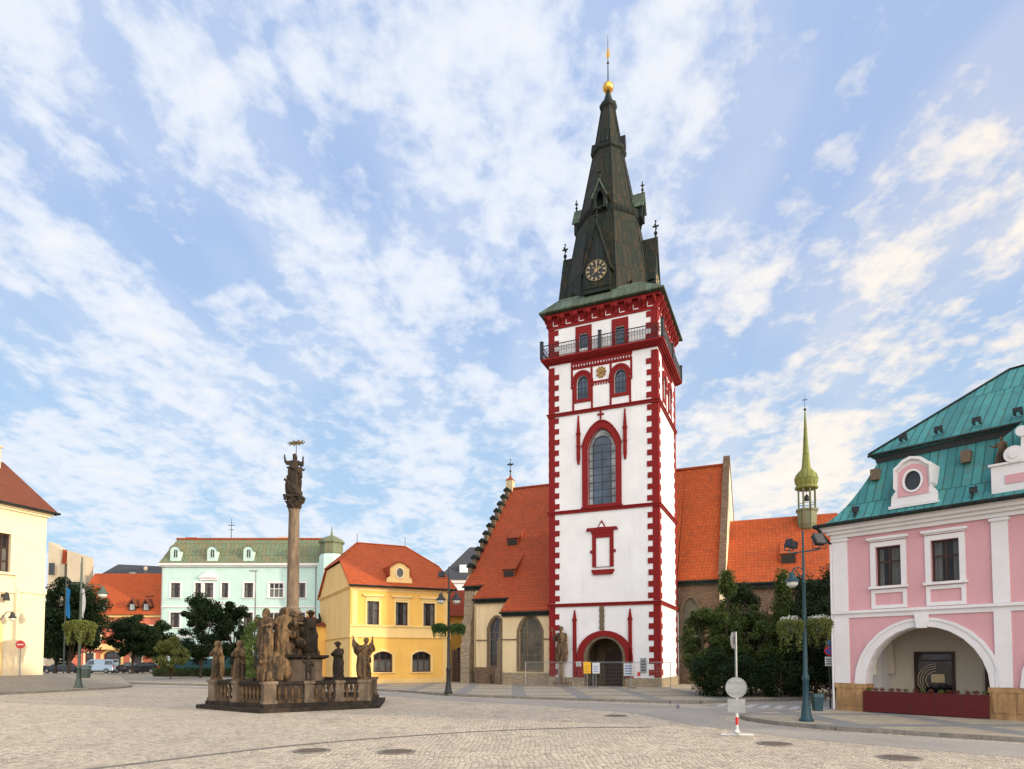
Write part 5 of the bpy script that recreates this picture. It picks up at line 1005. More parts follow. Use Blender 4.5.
MB().box(6.8, 8.0, 1.5, 1.6, 10.4, 10.5).build('roof_rail', black_iron, rh)
MB().lathe([(0.02, 14.0), (.03, 14.6)], 6, (5.2, 4.4)).ball((5.2, 4.3, 14.7), .3, 10, (1, .3, 1)).build('satellite_dish', cream_pale, rh)
s = thing('slate_roofed_house', (-68.5, 106, 0), 0, 'dark slate roof of a house rising behind the salmon inn', 'house')
MB().box(0, 13, 0, 9, -.02, 14.6).build('wall', beige, s); b = MB(); b.add([(-.5, -.4, 14.6), (14.8, -.4, 14.6), (14.8, 4.5, 17.4), (1.2, 4.5, 18.0), (-.5, 9.4, 14.6), (14.8, 9.4, 14.6)], [(0, 1, 2, 3), (3, 2, 5, 4), (1, 5, 2), (4, 0, 3), (0, 4, 5, 1)]); b.build('roof', slate, s)
MB().box(5.2, 6.2, 1, 1.3, 15.6, 16.2).build('skylight', glass_border, s)
s = thing('pale_gabled_house', (-72, 102, 0), 0, 'beige house gable with a red roof slope between the cream town house and the inn', 'house')
MB().prism([(-1.2, 0), (1.4, 0), (1.4, 18.7), (-1.2, 20.4)], 0, 2).prism([(2.2, 0), (5.2, 0), (5.2, 17.9), (2.2, 18.9)], -.6, 1.2).build('wall', beige, s)
MB().prism([(1.0, 16.9), (2.2, 16.9), (2.2, 18.45), (1.2, 19.15)], -.15, 2.1).build('roof', tile_red, s)
for x, z in ((-.6, 15.0), (2.6, 12), (4.0, 12), (2.6, 8), (4.0, 8)): MB().box(x, x + .9, -.66, -.603, z, z + 1.9).build('window', glass_dark, s)
s = thing('white_slate_house', (-9.3, 75, 0), R(4), 'white house with dark slate roof seen in the gap beside the stepped church gable', 'house')
MB().box(1, 11, 0, 8, -.02, 11.0).build('wall', tower_white, s); MB().box(.9, 11.1, -.2, .05, 10.7, 11.1).build('cornice', white_trim, s)
b = MB(); b.add([(0.6, -.4, 11.1), (11.4, -.4, 11.1), (11.4, 8.4, 11.1), (0.6, 8.4, 11.1), (4.4, 4, 15.6), (11.4, 4, 15.6)], [(0, 1, 5, 4), (1, 2, 5), (2, 3, 4, 5), (3, 0, 4), (0, 3, 2, 1)]); b.build('roof', slate, s)
MB().box(3.2, 4.2, .4, 1.2, 12.0, 12.9).build('dormer', tower_white, s)
for x in (1.8, 4.0): MB().box(x, x + .9, -.05, -.003, 7.6, 9.4).build('window', glass_dark, s)
s = thing('low_yellow_house', (-4.9, 57.5, 0), R(10), 'small ochre house with red roof squeezed between the yellow house and the church', 'house')
MB().box(-4, 1.4, 0, 7, -.02, 5.7).build('wall', yellow, s); b = MB(); b.add([(-4.3, -.4, 5.7), (1.7, -.4, 5.7), (1.7, 3.5, 8.4), (-4.3, 3.5, 8.4), (1.7, 7.4, 5.7), (-4.3, 7.4, 5.7)], [(0, 1, 2, 3), (3, 2, 4, 5), (1, 4, 2), (5, 0, 3), (0, 5, 4, 1)]); b.build('roof', tile_red, s)
MB().box(.1, .8, -.05, -.003, 1.6, 2.9).build('window', glass_dark, s)
s = thing('alley_gate', (-4.75, 51.6, 0), R(5), 'dark boarded gate closing the alley beside the church buttress', 'gate')
b = MB(); [b.box(.02 + i * .11, .12 + i * .11, 0, .04, .15, 2.6 + .15 * (i % 2)) for i in range(14)]; b.build('boards', wood_brown, s); MB().box(-.1, .0, -.05, .1, 0.1, 2.9).box(1.6, 1.7, -.05, .1, 0.1, 2.9).build('gate_post', rubble_tan, s)
#PART4
# ================================================================== STATUES
def ngon_body(b, prof, seg=28, ph=0.0, folds=9, amp=0.10):
    vs = []
    for (z, rx, ry, cx, cy, fa) in prof:
        for i in range(seg):
            t = 2 * math.pi * i / seg; f = 1 + fa * amp * (math.sin(folds * t + ph + z * 2.2) + 0.6 * math.sin((folds - 4) * t - z * 3 + ph * 2))
            vs.append((cx + rx * f * math.cos(t), cy + ry * f * math.sin(t), z))
    fs = []; m = len(prof)
    for k in range(m - 1):
        for i in range(seg): j = (i + 1) % seg; fs.append((k * seg + i, k * seg + j, (k + 1) * seg + j, (k + 1) * seg + i))
    fs += [tuple(range(seg - 1, -1, -1)), tuple(range((m - 1) * seg, m * seg))]; b.add(vs, fs)
def figure(b, T, arms, seed=0, lean=0.0, robe=1.0, head=(0.0, -0.02), hair=None, beard=False, wings=False, cloak=True, extra=None, bare=False):
    """a robed baroque figure 1.75 tall facing -y, written into builder b under matrix T"""
    old = b.T; b.T = old @ T; ph = seed * 1.7
    sx = lambda z: lean * math.sin(min(z, 1.5) / 1.5 * math.pi)      # gentle S curve
    if bare:    # legs show
        for sg, kx, ky in ((-1, -0.12, -0.10), (1, 0.12, 0.02)):
            b.tube([(sg * 0.10 + sx(0.9), 0, 0.92), (kx + sx(.5), ky, 0.50), (sg * 0.11, ky * 0.2 + 0.03, 0.08)], [0.105, 0.075, 0.05], 10); b.ball((kx + sx(.5), ky, .5), .078, 8); b.ball((sg * .12, -0.06, .05), .07, 8, (.8, 1.7, .6))
        ngon_body(b, [(0.62, .19, .16, sx(.6), 0, 1.5), (0.8, .20, .16, sx(.8), 0, 1), (1.0, .16, .125, sx(1), 0, .6), (1.12, .165, .12, sx(1.1), 0, .4), (1.32, .20, .13, sx(1.3), 0, .2), (1.43, .17, .10, sx(1.4), 0, 0)], ph=ph)
    else:
        ngon_body(b, [(0.0, .25 * robe, .22 * robe, 0, 0.01, 1.3), (0.15, .23 * robe, .20 * robe, 0, 0.0, 1.5), (0.45, .20 * robe, .18 * robe, sx(.45), -.02, 1.3), (0.75, .20 * robe, .165, sx(.75), -.01, 1.0), (0.95, .175, .14, sx(.95), 0, .8), (1.08, .15, .12, sx(1.08), 0, .5), (1.25, .19, .135, sx(1.25), 0, .3), (1.40, .20, .115, sx(1.4), 0, 0.1), (1.46, .12, .08, sx(1.46), 0, 0)], ph=ph)
        b.tube([(0.09 + sx(.8), -.06, .85), (0.11 + sx(.5), -.17, .55), (0.12, -.13, .1)], [.10, .095, .10], 10); b.ball((.12, -.2, .05), .06, 8, (.8, 1.5, .7)); b.ball((-.09, -.18, .04), .06, 8, (.8, 1.4, .6))
    s_ = sx(1.4)
    b.tube([(s_, 0, 1.40), (s_ + head[0] * .5, head[1] * .5, 1.55)], [.065, .055], 10)
    hx, hy, hz = s_ + head[0], head[1], 1.645
    b.ball((hx, hy, hz), 0.108, 14, (0.86, 1.0, 1.15)); b.ball((hx, hy - .10, hz - .01), .022, 6, (.8, 1, 1.6)); b.ball((hx, hy - .07, hz - .085), .035, 8)       # skull, nose, chin
    b.ball((hx, hy + .03, hz + .03), 0.118, 12, (0.92, 1.0, 1.1))
    if hair == 'long': b.ball((hx, hy + .07, hz - .06), .12, 10, (1, .8, 1.5))
    if hair == 'mitre': b.prism([(hx - .09, hz + .06), (hx + .09, hz + .06), (hx + .10, hz + .2), (hx, hz + .34), (hx - .10, hz + .2)], hy - .07, hy + .07)
    if hair == 'hat': b.cyl((hx, hy, hz + .07), (hx, hy, hz + .18), .10, .085, 10); b.cyl((hx, hy, hz + .065), (hx, hy, hz + .10), .19, .17, 12)
    if hair == 'hood': b.ball((hx, hy + .05, hz), .15, 12, (1, 1, 1.15)); b.ball((hx, hy + .08, hz - .13), .15, 10)
    if beard: b.ball((hx, hy - .07, hz - .13), .06, 8, (1, .9, 1.5))
    for sg, el, ha in arms:
        sh = (s_ + sg * .185, 0, 1.37); b.ball(sh, .085, 10); b.tube([sh, el, ha], [.072, .058, .040], 10); b.ball(el, .06, 8); b.ball(ha, .048, 8)
        d = (Vector(ha) - Vector(el)).normalized()
        for q in range(-2, 2): o2 = Vector((0.016 * q + .008, 0, 0.008 * abs(q))); b.tube([tuple(Vector(ha) + o2), tuple(Vector(ha) + d * .09 + o2 * 1.3)], [.014, .010], 5)
        b.tube([sh, tuple((Vector(sh) + Vector(el)) / 2 + Vector((0, .03, -.06))), tuple(Vector(el) + Vector((0, .03, -.10)))], [.08, .09, .06], 8)       # sleeve
    if cloak:
        for k in range(5):
            a = R(50 + k * 20 + seed * 7); x, y = .22 * math.cos(a), .20 * math.sin(a)
            b.tube([(s_ + x * .7, y * .5, 1.38), (x * 1.05, y * .95, .95), (x * 1.25, y * 1.2, .4), (x * 1.15, y * 1.15, .03)], [.06, .075, .07, .05], 7)
        b.tube([(s_ - .19, -.05, 1.3), (s_ - .03, -.15, 1.05), (s_ + .17, -.11, .85), (.22, .02, .65)], [.05, .055, .06, .05], 7)
    if wings:
        for sg in (-1, 1):
            b.add([(sg * .08, .10, 1.35), (sg * .30, .22, 1.62), (sg * .40, .30, 1.95), (sg * .43, .28, 1.5), (sg * .36, .22, 1.1), (sg * .18, .13, .85),
                   (sg * .08, .17, 1.35), (sg * .30, .30, 1.62), (sg * .40, .36, 1.95), (sg * .43, .35, 1.5), (sg * .36, .29, 1.1), (sg * .18, .2, .85)], [(0, 1, 2, 3, 4, 5), (11, 10, 9, 8, 7, 6)] + [(i, i + 6, (i + 1) % 6 + 6, (i + 1) % 6) for i in range(6)])
    if extra: extra(b, s_)
    b.T = old
def carve(b, name, mat, parent=None, vox=0.028, amp=0.014, seed=0):
    """fuse overlapping shapes to one continuous weathered surface"""
    me = b.mesh('tmp'); o = bpy.data.objects.new('tmp', me); col.objects.link(o); m = o.modifiers.new('r', 'REMESH'); m.mode = 'VOXEL'; m.voxel_size = vox; m.use_smooth_shade = True
    sm_ = o.modifiers.new('s', 'SMOOTH'); sm_.factor = 0.5; sm_.iterations = 1
    bpy.context.view_layer.update(); dg = bpy.context.evaluated_depsgraph_get(); me2 = bpy.data.meshes.new_from_object(o.evaluated_get(dg)); bpy.data.objects.remove(o)
    nv = [v.normal.copy() for v in me2.vertices]
    for v, n_ in zip(me2.vertices, nv):
        p = v.co; v.co = p + n_ * (amp * noise.noise(Vector((p.x * 9 + seed, p.y * 9, p.z * 4))) + amp * 0.5 * noise.noise(Vector((p.x * 24, p.y * 24 + seed, p.z * 20))))
    me2.name = name; me2.materials.clear(); me2.materials.append(mat); o = bpy.data.objects.new(name, me2); col.objects.link(o)
    if parent: o.parent = parent
    return o
def statue(loc, rz, H, label, mat, arms, base=0.12, group='stone saints on the plague column', **k):
    b = MB(); S = Matrix.Diagonal((1.2 * H / 1.75, 1.15 * H / 1.75, H / 1.75, 1)); b.cyl((0, 0, 0), (0, 0, base + .03), .30 * H / 1.75, .26 * H / 1.75, 10)
    figure(b, Matrix.Translation((0, 0, base)) @ S, arms, **k); o = carve(b, 'statue', mat, vox=0.026, seed=k.get('seed', 0)); o.location = loc; o.rotation_euler = (0, 0, rz); return tag(o, label, 'statue', group)

# ================================================================== PLAGUE COLUMN
CX, CY = -9.2, 27.2
pc = thing('plague_column', (CX, CY, 0), 0, 'weathered sandstone plague column with balustrade, stepped base and tall round shaft', 'monument')
A_, B_, C_, D_, E_ = (-11.9, 26.25), (-9.05, 24.25), (-5.95, 26.35), (-6.5, 30.1), (-11.2, 30.3)
poly = [Vector(p) - Vector((CX, CY)) for p in (A_, B_, C_, D_, E_)]
def off(poly, d):
    o_ = []; n = len(poly)
    for i in range(n):
        p0, p1, p2 = poly[i - 1], poly[i], poly[(i + 1) % n]; d1 = (p1 - p0).normalized(); d2 = (p2 - p1).normalized(); n1 = Vector((d1.y, -d1.x)); n2 = Vector((d2.y, -d2.x)); m = (n1 + n2).normalized(); o_.append(p1 + m * (d / max(.3, m.dot(n1))))
    return o_
s = MB(); s.prism_z([tuple(p) for p in off(poly, 0.62)], -0.02, 0.15); s.prism_z([tuple(p) for p in off(poly, 0.34)], 0.151, 0.30); s.build('steps', sandstone_dark, pc)
zt = 1.12
def post(p, w_=0.19):
    s = MB(Matrix.Translation((p.x, p.y, 0)) @ Matrix.Rotation(ang, 4, 'Z')); s.box(-w_ - .04, w_ + .04, -w_ - .04, w_ + .04, 0.301, 0.42); s.box(-w_, w_, -w_, w_, 0.421, zt - 0.1); s.box(-w_ - .05, w_ + .05, -w_ - .05, w_ + .05, zt - .099, zt + 0.015)
    s.box(-w_ + .05, w_ - .05, -w_ - .015, -w_ + .01, .5, zt - .18); return s.build('post', column_stone, pc)
edges = [(0, 1, (0.44,)), (1, 2, (0.39, 0.71)), (2, 3, (0.5,)), (3, 4, (0.5,)), (4, 0, (0.5,))]
bal = MB().lathe([(0.05, .46), (0.05, .5), (.035, .53), (.075, .64), (.08, .70), (.045, .86), (.03, .92), (.055, .97), (.055, 1.0)], 10)
balme = None; posts = {}
for i, j, ts in edges:
    p, q = poly[i], poly[j]; dd_ = q - p; ang = math.atan2(dd_.y, dd_.x)
    stops = [0, *ts, 1]; posts[(i, 0)] = p; post(p, 0.22)
    for t in ts: post(p + dd_ * t, 0.16)
    for a, c in zip(stops[:-1], stops[1:]):
        P0 = p + dd_ * a; P1 = p + dd_ * c; ln = (P1 - P0).length; s = MB(Matrix.Translation((P0.x, P0.y, 0)) @ Matrix.Rotation(ang, 4, 'Z')); m0 = .26 if a == 0 else .2; m1 = .26 if c == 1 else .2
        s.box(m0, ln - m1, -.12, .12, .302, .44); s.build('base_rail', sandstone, pc)
        s = MB(s.T); s.box(m0, ln - m1, -.13, .13, 1.0, zt - .002); s.box(m0, ln - m1, -.10, .10, .96, .999); s.build('top_rail', sandstone_dark, pc)
        nbal = max(2, round((ln - m0 - m1) / .27))
        for k in range(nbal):
            x = m0 + (ln - m0 - m1) * (k + .5) / nbal
            if balme is None: ob = bal.build('baluster', sandstone, pc, True); balme = ob
            else: ob = balme.copy(); col.objects.link(ob); ob.parent = pc
            ob.location = (P0.x + math.cos(ang) * x, P0.y + math.sin(ang) * x, 0)
# pedestal: three sided, with projecting shoulders
tri0 = [Vector((1.35 * math.cos(R(a)), 1.35 * math.sin(R(a)))) for a in (262, 22, 142)]
def tri(r, c): # triangle with cut corners
    o_ = []
    for a in (262, 22, 142):
        o_ += [(r * math.cos(R(a - c)), r * math.sin(R(a - c))), (r * math.cos(R(a + c)), r * math.sin(R(a + c)))]
    return o_
s = MB(); s.prism_z(tri(1.42, 17), .301, .55); s.prism_z(tri(1.25, 17), .551, 1.95); s.build('pedestal', column_stone, pc)
s = MB(); s.prism_z(tri(1.30, 17), 1.951, 2.02, tri(1.5, 16)); s.prism_z(tri(1.52, 16), 2.021, 2.12); s.build('pedestal_cornice', sandstone_dark, pc)
s = MB()
for a in (322, 82, 202): T = Matrix.Rotation(R(a + 90), 4, 'Z'); s.T = T; s.box(-.42, .42, -.86, -.60, .75, 1.75); s.ring(rect(-.50, .50, .68, 1.82), rect(-.42, .42, .75, 1.75), -.90, -.60)
s.build('pedestal_panel', column_stone, pc)
s = MB(); s.lathe([(.62, 2.121), (.60, 2.3), (.46, 2.5), (.50, 3.1), (.44, 3.3), (.58, 3.42), (.60, 3.55), (.40, 3.65), (.36, 3.85)], 6, rot=R(22)).build('upper_pedestal', sandstone, pc)
for k in range(3):
    a = R(262 + 120 * k); b = MB(); pts_ = [(.95 * math.cos(a), .95 * math.sin(a), 2.2), (.75 * math.cos(a), .75 * math.sin(a), 2.5), (.50 * math.cos(a), .50 * math.sin(a), 2.8), (.52 * math.cos(a), .52 * math.sin(a), 3.3)]
    b.tube(pts_, [.16, .13, .12, .15], 8); b.ball(pts_[0], .2, 10); b.ball(pts_[-1], .18, 10); carve(b, 'scroll', sandstone, pc, .04, .02)
b = MB()      # carved clouds and cherubs wrapped round the foot of the shaft
for i in range(26): a = i * 2.4; z = 2.3 + i * .065; rr = .62 - .012 * i; b.ball((rr * math.cos(a), rr * math.sin(a), z), .17 + .05 * (i % 3), 10, (1, 1, .85))
for i in range(5):
    a = R(200 + i * 50); figure(b, Matrix.Translation((.66 * math.cos(a), .66 * math.sin(a), 2.5 + .25 * (i % 3))) @ Matrix.Rotation(a + math.pi / 2, 4, 'Z') @ Matrix.Scale(.44, 4), [(-1, (-.34, -.15, 1.3), (-.4, -.3, 1.55)), (1, (.32, -.2, 1.2), (.36, -.36, 1.35))], seed=50 + i, cloak=False, bare=True)
carve(b, 'cloud_relief', sandstone, pc, .03, .02)
s = MB(); s.lathe([(.36, 3.851), (.36, 3.95), (.29, 4.0), (.30, 4.08), (.245, 4.14), (.245, 5.5), (.215, 8.15), (.24, 8.2), (.24, 8.26)], 28); s.build('shaft', column_stone, pc, True)
b = MB(); b.lathe([(.20, 8.2), (.23, 8.4), (.30, 8.62), (.34, 8.72)], 16)
for i in range(8):
    a = i * math.pi / 4
    for z, rr in ((8.38, .24), (8.55, .29)): aa = a + (0 if z < 8.5 else math.pi / 8); b.tube([(rr * .8 * math.cos(aa), rr * .8 * math.sin(aa), z - .12), (rr * 1.05 * math.cos(aa), rr * 1.05 * math.sin(aa), z), (rr * 1.35 * math.cos(aa), rr * 1.35 * math.sin(aa), z + .04)], [.05, .05, .03], 6)
for i in range(4): a = R(45 + 90 * i); b.ball((.40 * math.cos(a), .40 * math.sin(a), 8.68), .085, 8)
for i in range(4): a = R(90 * i); b.ball((.30 * math.cos(a), .30 * math.sin(a), 8.72), .06, 8)
carve(b, 'capital', sandstone_dark, pc, .022, .006); MB().box(-.36, .36, -.36, .36, 8.74, 8.84).build('abacus', sandstone_dark, pc)
# crowning group
b = MB(); b.ball((0, 0, 9.0), .30, 12, (1, 1, .75))
for i in range(9): a = i * 0.7; b.ball((.22 * math.cos(a), .22 * math.sin(a), 8.92 + .06 * (i % 4)), .14, 8)
figure(b, Matrix.Translation((-.02, 0, 9.12)) @ Matrix.Scale(.86, 4), [(-1, (-.42, -.05, 1.36), (-.46, -.08, 1.66)), (1, (.44, -.06, 1.26), (.46, -.12, 1.56))], seed=2, lean=.05, robe=1.25, hair='long')
b.ball((0, 0, 9.55), .28, 12, (1, .8, 1.3)); b.ball((.12, 0, 9.9), .2, 10); b.ball((-.16, 0, 9.3), .24, 10)
for x, y, z, sc_, rz_ in ((-.28, -.1, 8.95, .42, .4), (.27, -.12, 9.05, .45, -.3), (.24, .05, 9.5, .40, 1.0), (-.2, -.1, 9.6, .33, .2), (0.05, .25, 9.0, .42, 3)):
    figure(b, Matrix.Translation((x, y, z)) @ Matrix.Rotation(rz_, 4, 'Z') @ Matrix.Scale(sc_, 4), [(-1, (-.3, -.2, 1.3), (-.25, -.4, 1.45)), (1, (.3, -.2, 1.2), (.3, -.35, 1.4))], seed=int(z * 7), cloak=False, bare=True)
o = carve(b, 'statue_group', sandstone_dark, vox=.024, amp=.010); o.location = (CX, CY, 0); tag(o, 'dark stone group of saint and cherubs crowning the plague column', 'statue')
hl = thing('halo', (CX, CY, 0), 0, 'gilt star halo on a thin rod above the crowning statue', 'halo')
s = MB(); s.cyl((.02, .1, 10.4), (.02, .1, 11.15), .018, .014, 6); s.build('rod', black_iron, hl)
s = MB(); s.T = Matrix.Translation((.02, .1, 11.15)) @ Matrix.Rotation(R(38), 4, 'X')
for i in range(20): a = i * math.pi / 10; r_ = .34 if i % 2 else .25; s.tube([(.05 * math.cos(a), .05 * math.sin(a), 0), (r_ * math.cos(a), r_ * math.sin(a), 0)], [.035, .012], 5); s.ball((r_ * math.cos(a), r_ * math.sin(a), 0), .03 if i % 2 else .015, 6)
s.ball((0, 0, 0), .075, 8, (1, 1, .7)); s.build('rays', paint('old_gilding', (.10, .065, .02), .5, .2, metal=.5), hl)
W2 = lambda p: (p.x + CX, p.y + CY)
def pe(i, j, t): return W2(poly[i] + (poly[j] - poly[i]) * t)
aL = R(-25); aR = R(15)
cr_ = lambda b, s_: b.tube([(-.28, -.2, .95), (-.36, -.22, 1.75)], [.025, .022], 6).tube([(-.46, -.22, 1.55), (-.22, -.21, 1.58)], .022, 6)
bk_ = lambda b, s_: b.box(.02, .24, -.34, -.24, 1.02, 1.30)
ch_ = lambda b, s_: (b.ball((.16, -.2, 1.36), .075, 8), b.ball((.14, -.2, 1.18), .10, 8, (1, 1, 1.4)))
statue((*pe(0, 1, 0), zt), aL, 1.42, 'slim praying stone saint on the left corner post of the balustrade', sandstone, [(-1, (-.26, -.12, 1.12), (-.05, -.22, 1.22)), (1, (.26, -.12, 1.12), (.03, -.23, 1.22))], seed=1, hair='hood', robe=.9)
statue((*pe(0, 1, .44), zt), aL, 1.40, 'hooded stone monk midway along the left balustrade', sandstone, [(-1, (-.25, -.14, 1.10), (.0, -.24, 1.06)), (1, (.26, -.10, 1.10), (.08, -.24, 1.10))], seed=4, hair='hood', robe=1.02, extra=bk_)
statue((*pe(1, 2, .39), zt - .1), R(10), .92, 'small stone cherub on the post right of the front corner', sandstone_dark, [(-1, (-.34, -.1, 1.35), (-.30, -.2, 1.60)), (1, (.30, -.15, 1.1), (.12, -.28, 1.2))], seed=6, bare=True, cloak=False, robe=.9)
statue((*pe(1, 2, .71), zt), R(-35), 1.36, 'small stone saint in a hat bowing over a cross on the right balustrade', sandstone_dark, [(-1, (-.24, -.18, 1.16), (-.02, -.30, 1.28)), (1, (.26, -.14, 1.18), (.10, -.30, 1.22))], seed=8, hair='hat', lean=.06, head=(-.03, -.07), extra=ch_)
statue((*pe(1, 2, 1), zt), R(30), 1.55, 'winged stone angel turning on the right corner post of the balustrade', sandstone, [(-1, (-.30, -.12, 1.2), (-.10, -.30, 1.36)), (1, (.32, -.08, 1.25), (.22, -.26, 1.48))], seed=11, lean=-.07, head=(.05, -.05), wings=True)
# front corner: two large figures on a rocky draped block
b = MB(Matrix.Identity(4))
for x, y, z, r_ in ((0, 0, .22, .36), (.12, .22, .4, .36), (-.02, .05, .62, .33), (.25, .4, .6, .36), (.16, .3, .85, .30), (-.12, 0, .85, .24), (.34, .55, .3, .34)): b.ball((x, y, z), r_, 12, (1, 1, 1))
for k in range(7): b.tube([(-.3 + k * .12, -.22 + .03 * k, .95), (-.3 + k * .12, -.32 + .05 * k, .5), (-.28 + k * .12, -.26 + .05 * k, .02)], [.07, .09, .07], 7)
figure(b, Matrix.Translation((-.14, 0, .98)) @ Matrix.Rotation(R(-30), 4, 'Z') @ Matrix.Diagonal((1.16, 1.1, .98, 1)), [(-1, (-.28, -.12, 1.15), (-.16, -.30, 1.35)), (1, (.30, -.10, 1.15), (.22, -.32, 1.10))], seed=13, lean=.08, hair='long', beard=True, head=(-.03, -.04))
figure(b, Matrix.Translation((.40, .42, .98)) @ Matrix.Rotation(R(20), 4, 'Z') @ Matrix.Diagonal((1.18, 1.1, 1.02, 1)), [(-1, (-.32, -.12, 1.25), (-.24, -.3, 1.48)), (1, (.36, -.14, 1.18), (.52, -.32, 1.18))], seed=17, lean=-.08, hair='long', head=(.04, -.05), wings=False)
figure(b, Matrix.Translation((-.02, -.36, .0)) @ Matrix.Scale(.56, 4), [(-1, (-.3, -.2, 1.3), (-.2, -.3, 1.6)), (1, (.3, -.15, 1.2), (.3, -.3, 1.45))], seed=5, cloak=False, bare=True)
o = carve(b, 'statue_group', sandstone, vox=.03, amp=.02, seed=3); px_, py_ = pe(1, 2, 0); o.location = (px_ - .02, py_ + .10, zt + .016); tag(o, 'large stone group of two draped saints on the front corner of the balustrade', 'statue')
a = R(22); statue((CX + .85 * math.cos(a), CY + 1.0 * math.sin(a) - .45, 2.12), R(5), 1.68, 'tall stone saint holding a bundle on the right shoulder of the column pedestal', sandstone_dark, [(-1, (-.30, -.12, 1.22), (-.12, -.30, 1.42)), (1, (.36, -.10, 1.42), (.34, -.22, 1.62))], seed=21, robe=1.05, hair='hat', lean=.04, extra=bk_)
a = R(142); statue((CX + .95 * math.cos(a), CY + .95 * math.sin(a), 2.12), R(-140), 1.65, 'stone saint on the rear left shoulder of the column pedestal behind the front group', sandstone_dark, [(-1, (-.30, -.12, 1.12), (-.12, -.30, 1.22)), (1, (.30, -.10, 1.12), (.14, -.32, 1.2))], seed=22)
a = R(262); statue((CX + 1.0 * math.cos(a) + .05, CY + 1.0 * math.sin(a), 2.12), R(-5), 1.5, 'stone saint before the shaft on the front shoulder of the column pedestal', sandstone_dark, [(-1, (-.30, -.12, 1.12), (-.10, -.30, 1.25)), (1, (.32, -.10, 1.3), (.2, -.30, 1.5))], seed=25, hair='long')
# figure seated on the gable of the pink house
e0 = Vector((math.cos(R(-49.38)), math.sin(R(-49.38)))); n0 = Vector((-e0.y, e0.x)); p = Vector((11.87, 23.77)) + e0 * 5.05 + n0 * .25
statue((p.x, p.y, 7.97), R(-80), .82, 'small brown statue beside the scroll on the gable of the pink house', sandstone, [(-1, (-.40, -.12, 1.25), (-.62, -.2, 1.4)), (1, (.36, -.12, 1.12), (.5, -.3, 1.0))], seed=41, robe=1.5, group=None)
# saint beside the portal
p_ = at_tower(0.95, -0.42); o = thing('statue_pedestal', (p_[0], p_[1], 0.1), TH, 'slender stone pedestal carrying the saint beside the church portal', 'pedestal')
MB().box(-.45, .6, -.25, .28, 0, .32).build('foot', rubble_brown, o); MB().box(-.2, .2, -.2, .2, .32, .5).box(-.15, .15, -.15, .15, .5, 1.5).tbox(-.17, .17, -.17, .17, 1.5, 1.65, .08).build('block', column_stone, o)
statue((p_[0], p_[1], 1.74), TH, 2.2, 'tall weathered stone saint on a slender pedestal beside the church portal', sandstone, [(-1, (-.26, -.12, 1.12), (-.08, -.26, 1.3)), (1, (.26, -.10, 1.12), (.1, -.28, 1.0))], seed=31, robe=1.1, group=None, extra=cr_)

# ================================================================== FOLIAGE
def tree(name, x, y, h, r, z0, label, leafm, n=9000, size=0.14, shape='round', seed=1, trunk=0.16, cat='tree', group=None, clumps=60, gz=0.1, ry=None, dens=1.55):
    rg = np.random.default_rng(seed); t = thing(name, (x, y, gz), rg.uniform(0, 6), label, cat, group)
    cs = []; hh = h - z0
    for i in range(clumps):
        for _ in range(30):
            if shape == 'round':
                d = rg.normal(size=3); d /= np.linalg.norm(d); rr = rg.uniform(.35, 1.0) ** .5; c = np.array([d[0] * r * rr, d[1] * r * rr, z0 + hh * .5 + d[2] * hh * .5 * rr])
                if c[2] < z0 + .1 * hh and rg.uniform() < .6: continue
            elif shape == 'cone':
                u = rg.uniform(0, 1) ** 1.25; a = rg.uniform(0, 6.283); rad = r * (1 - u) ** .8 * (0.35 + .65 * rg.uniform() ** .5) + .05; c = np.array([rad * math.cos(a), rad * math.sin(a), z0 + u * hh])
            else:   # column
                u = rg.uniform(0, 1); a = rg.uniform(0, 6.283); prof = math.sin(math.pi * min(1, .12 + u * .86)) ** .55; rad = r * prof * (.4 + .6 * rg.uniform() ** .5); c = np.array([rad * math.cos(a), rad * math.sin(a), z0 + u * hh])
            break
        cs.append(c)
    cs = np.array(cs); cr2 = rg.uniform(.5, 1.25, len(cs)) * (r * (.29 if shape == 'round' else .27) + .08); n = int(n * dens)
    k = rg.integers(0, len(cs), n); d = rg.normal(size=(n, 3)); d /= np.linalg.norm(d, axis=1)[:, None]; rr = rg.uniform(0, 1, (n, 1)) ** .45
    sq = np.array([1, 1, .75 if shape == 'round' else 1.5]); pts = cs[k] + d * rr * cr2[k][:, None] * sq
    quads_obj('crown', leafcloud(pts, size, d, .7), leafm, t)
    b = MB(); top = z0 + hh * .55; P = [(0, 0, -.05), (rg.normal() * .05, rg.normal() * .05, z0 * .6), (rg.normal() * .1, rg.normal() * .1, top)]
    b.tube(cr(P, 5), [trunk * (1 - .7 * i / 10) for i in range(11)], 8)
    for i in rg.choice(len(cs), min(14, len(cs)), replace=False):
        c = cs[i]; s0 = Vector((0, 0, z0 * .7 + rg.uniform(0, .35) * hh)); e_ = Vector(c); m = (s0 + e_) / 2 + Vector((0, 0, .15 * hh * .3)); b.tube([tuple(s0), tuple(m), tuple(e_)], [trunk * .35, trunk * .22, trunk * .08], 5)
    b.build('trunk', bark, t, True); return t
G1 = 'yews and conifers beside the church'
tree('yew_tree', 10.0, 33.8, 4.9, 1.1, .45, 'bushy dark yew nearest the white tower, lowest of the church greenery', leaf_yew, 13000, .11, 'round', 1, .12, group=G1, clumps=70)
tree('cypress_tree', 11.1, 33.6, 6.3, .95, .5, 'tall loose conifer reaching the orange roof just right of the stepped tower yew', leaf_yew, 12000, .11, 'cone', 2, .13, group=G1, clumps=70)
tree('yew_tree', 12.4, 33.8, 4.6, 1.3, .35, 'dark rounded yew behind the two grey round signs', leaf_yew, 13000, .11, 'round', 3, .13, group=G1, clumps=70)
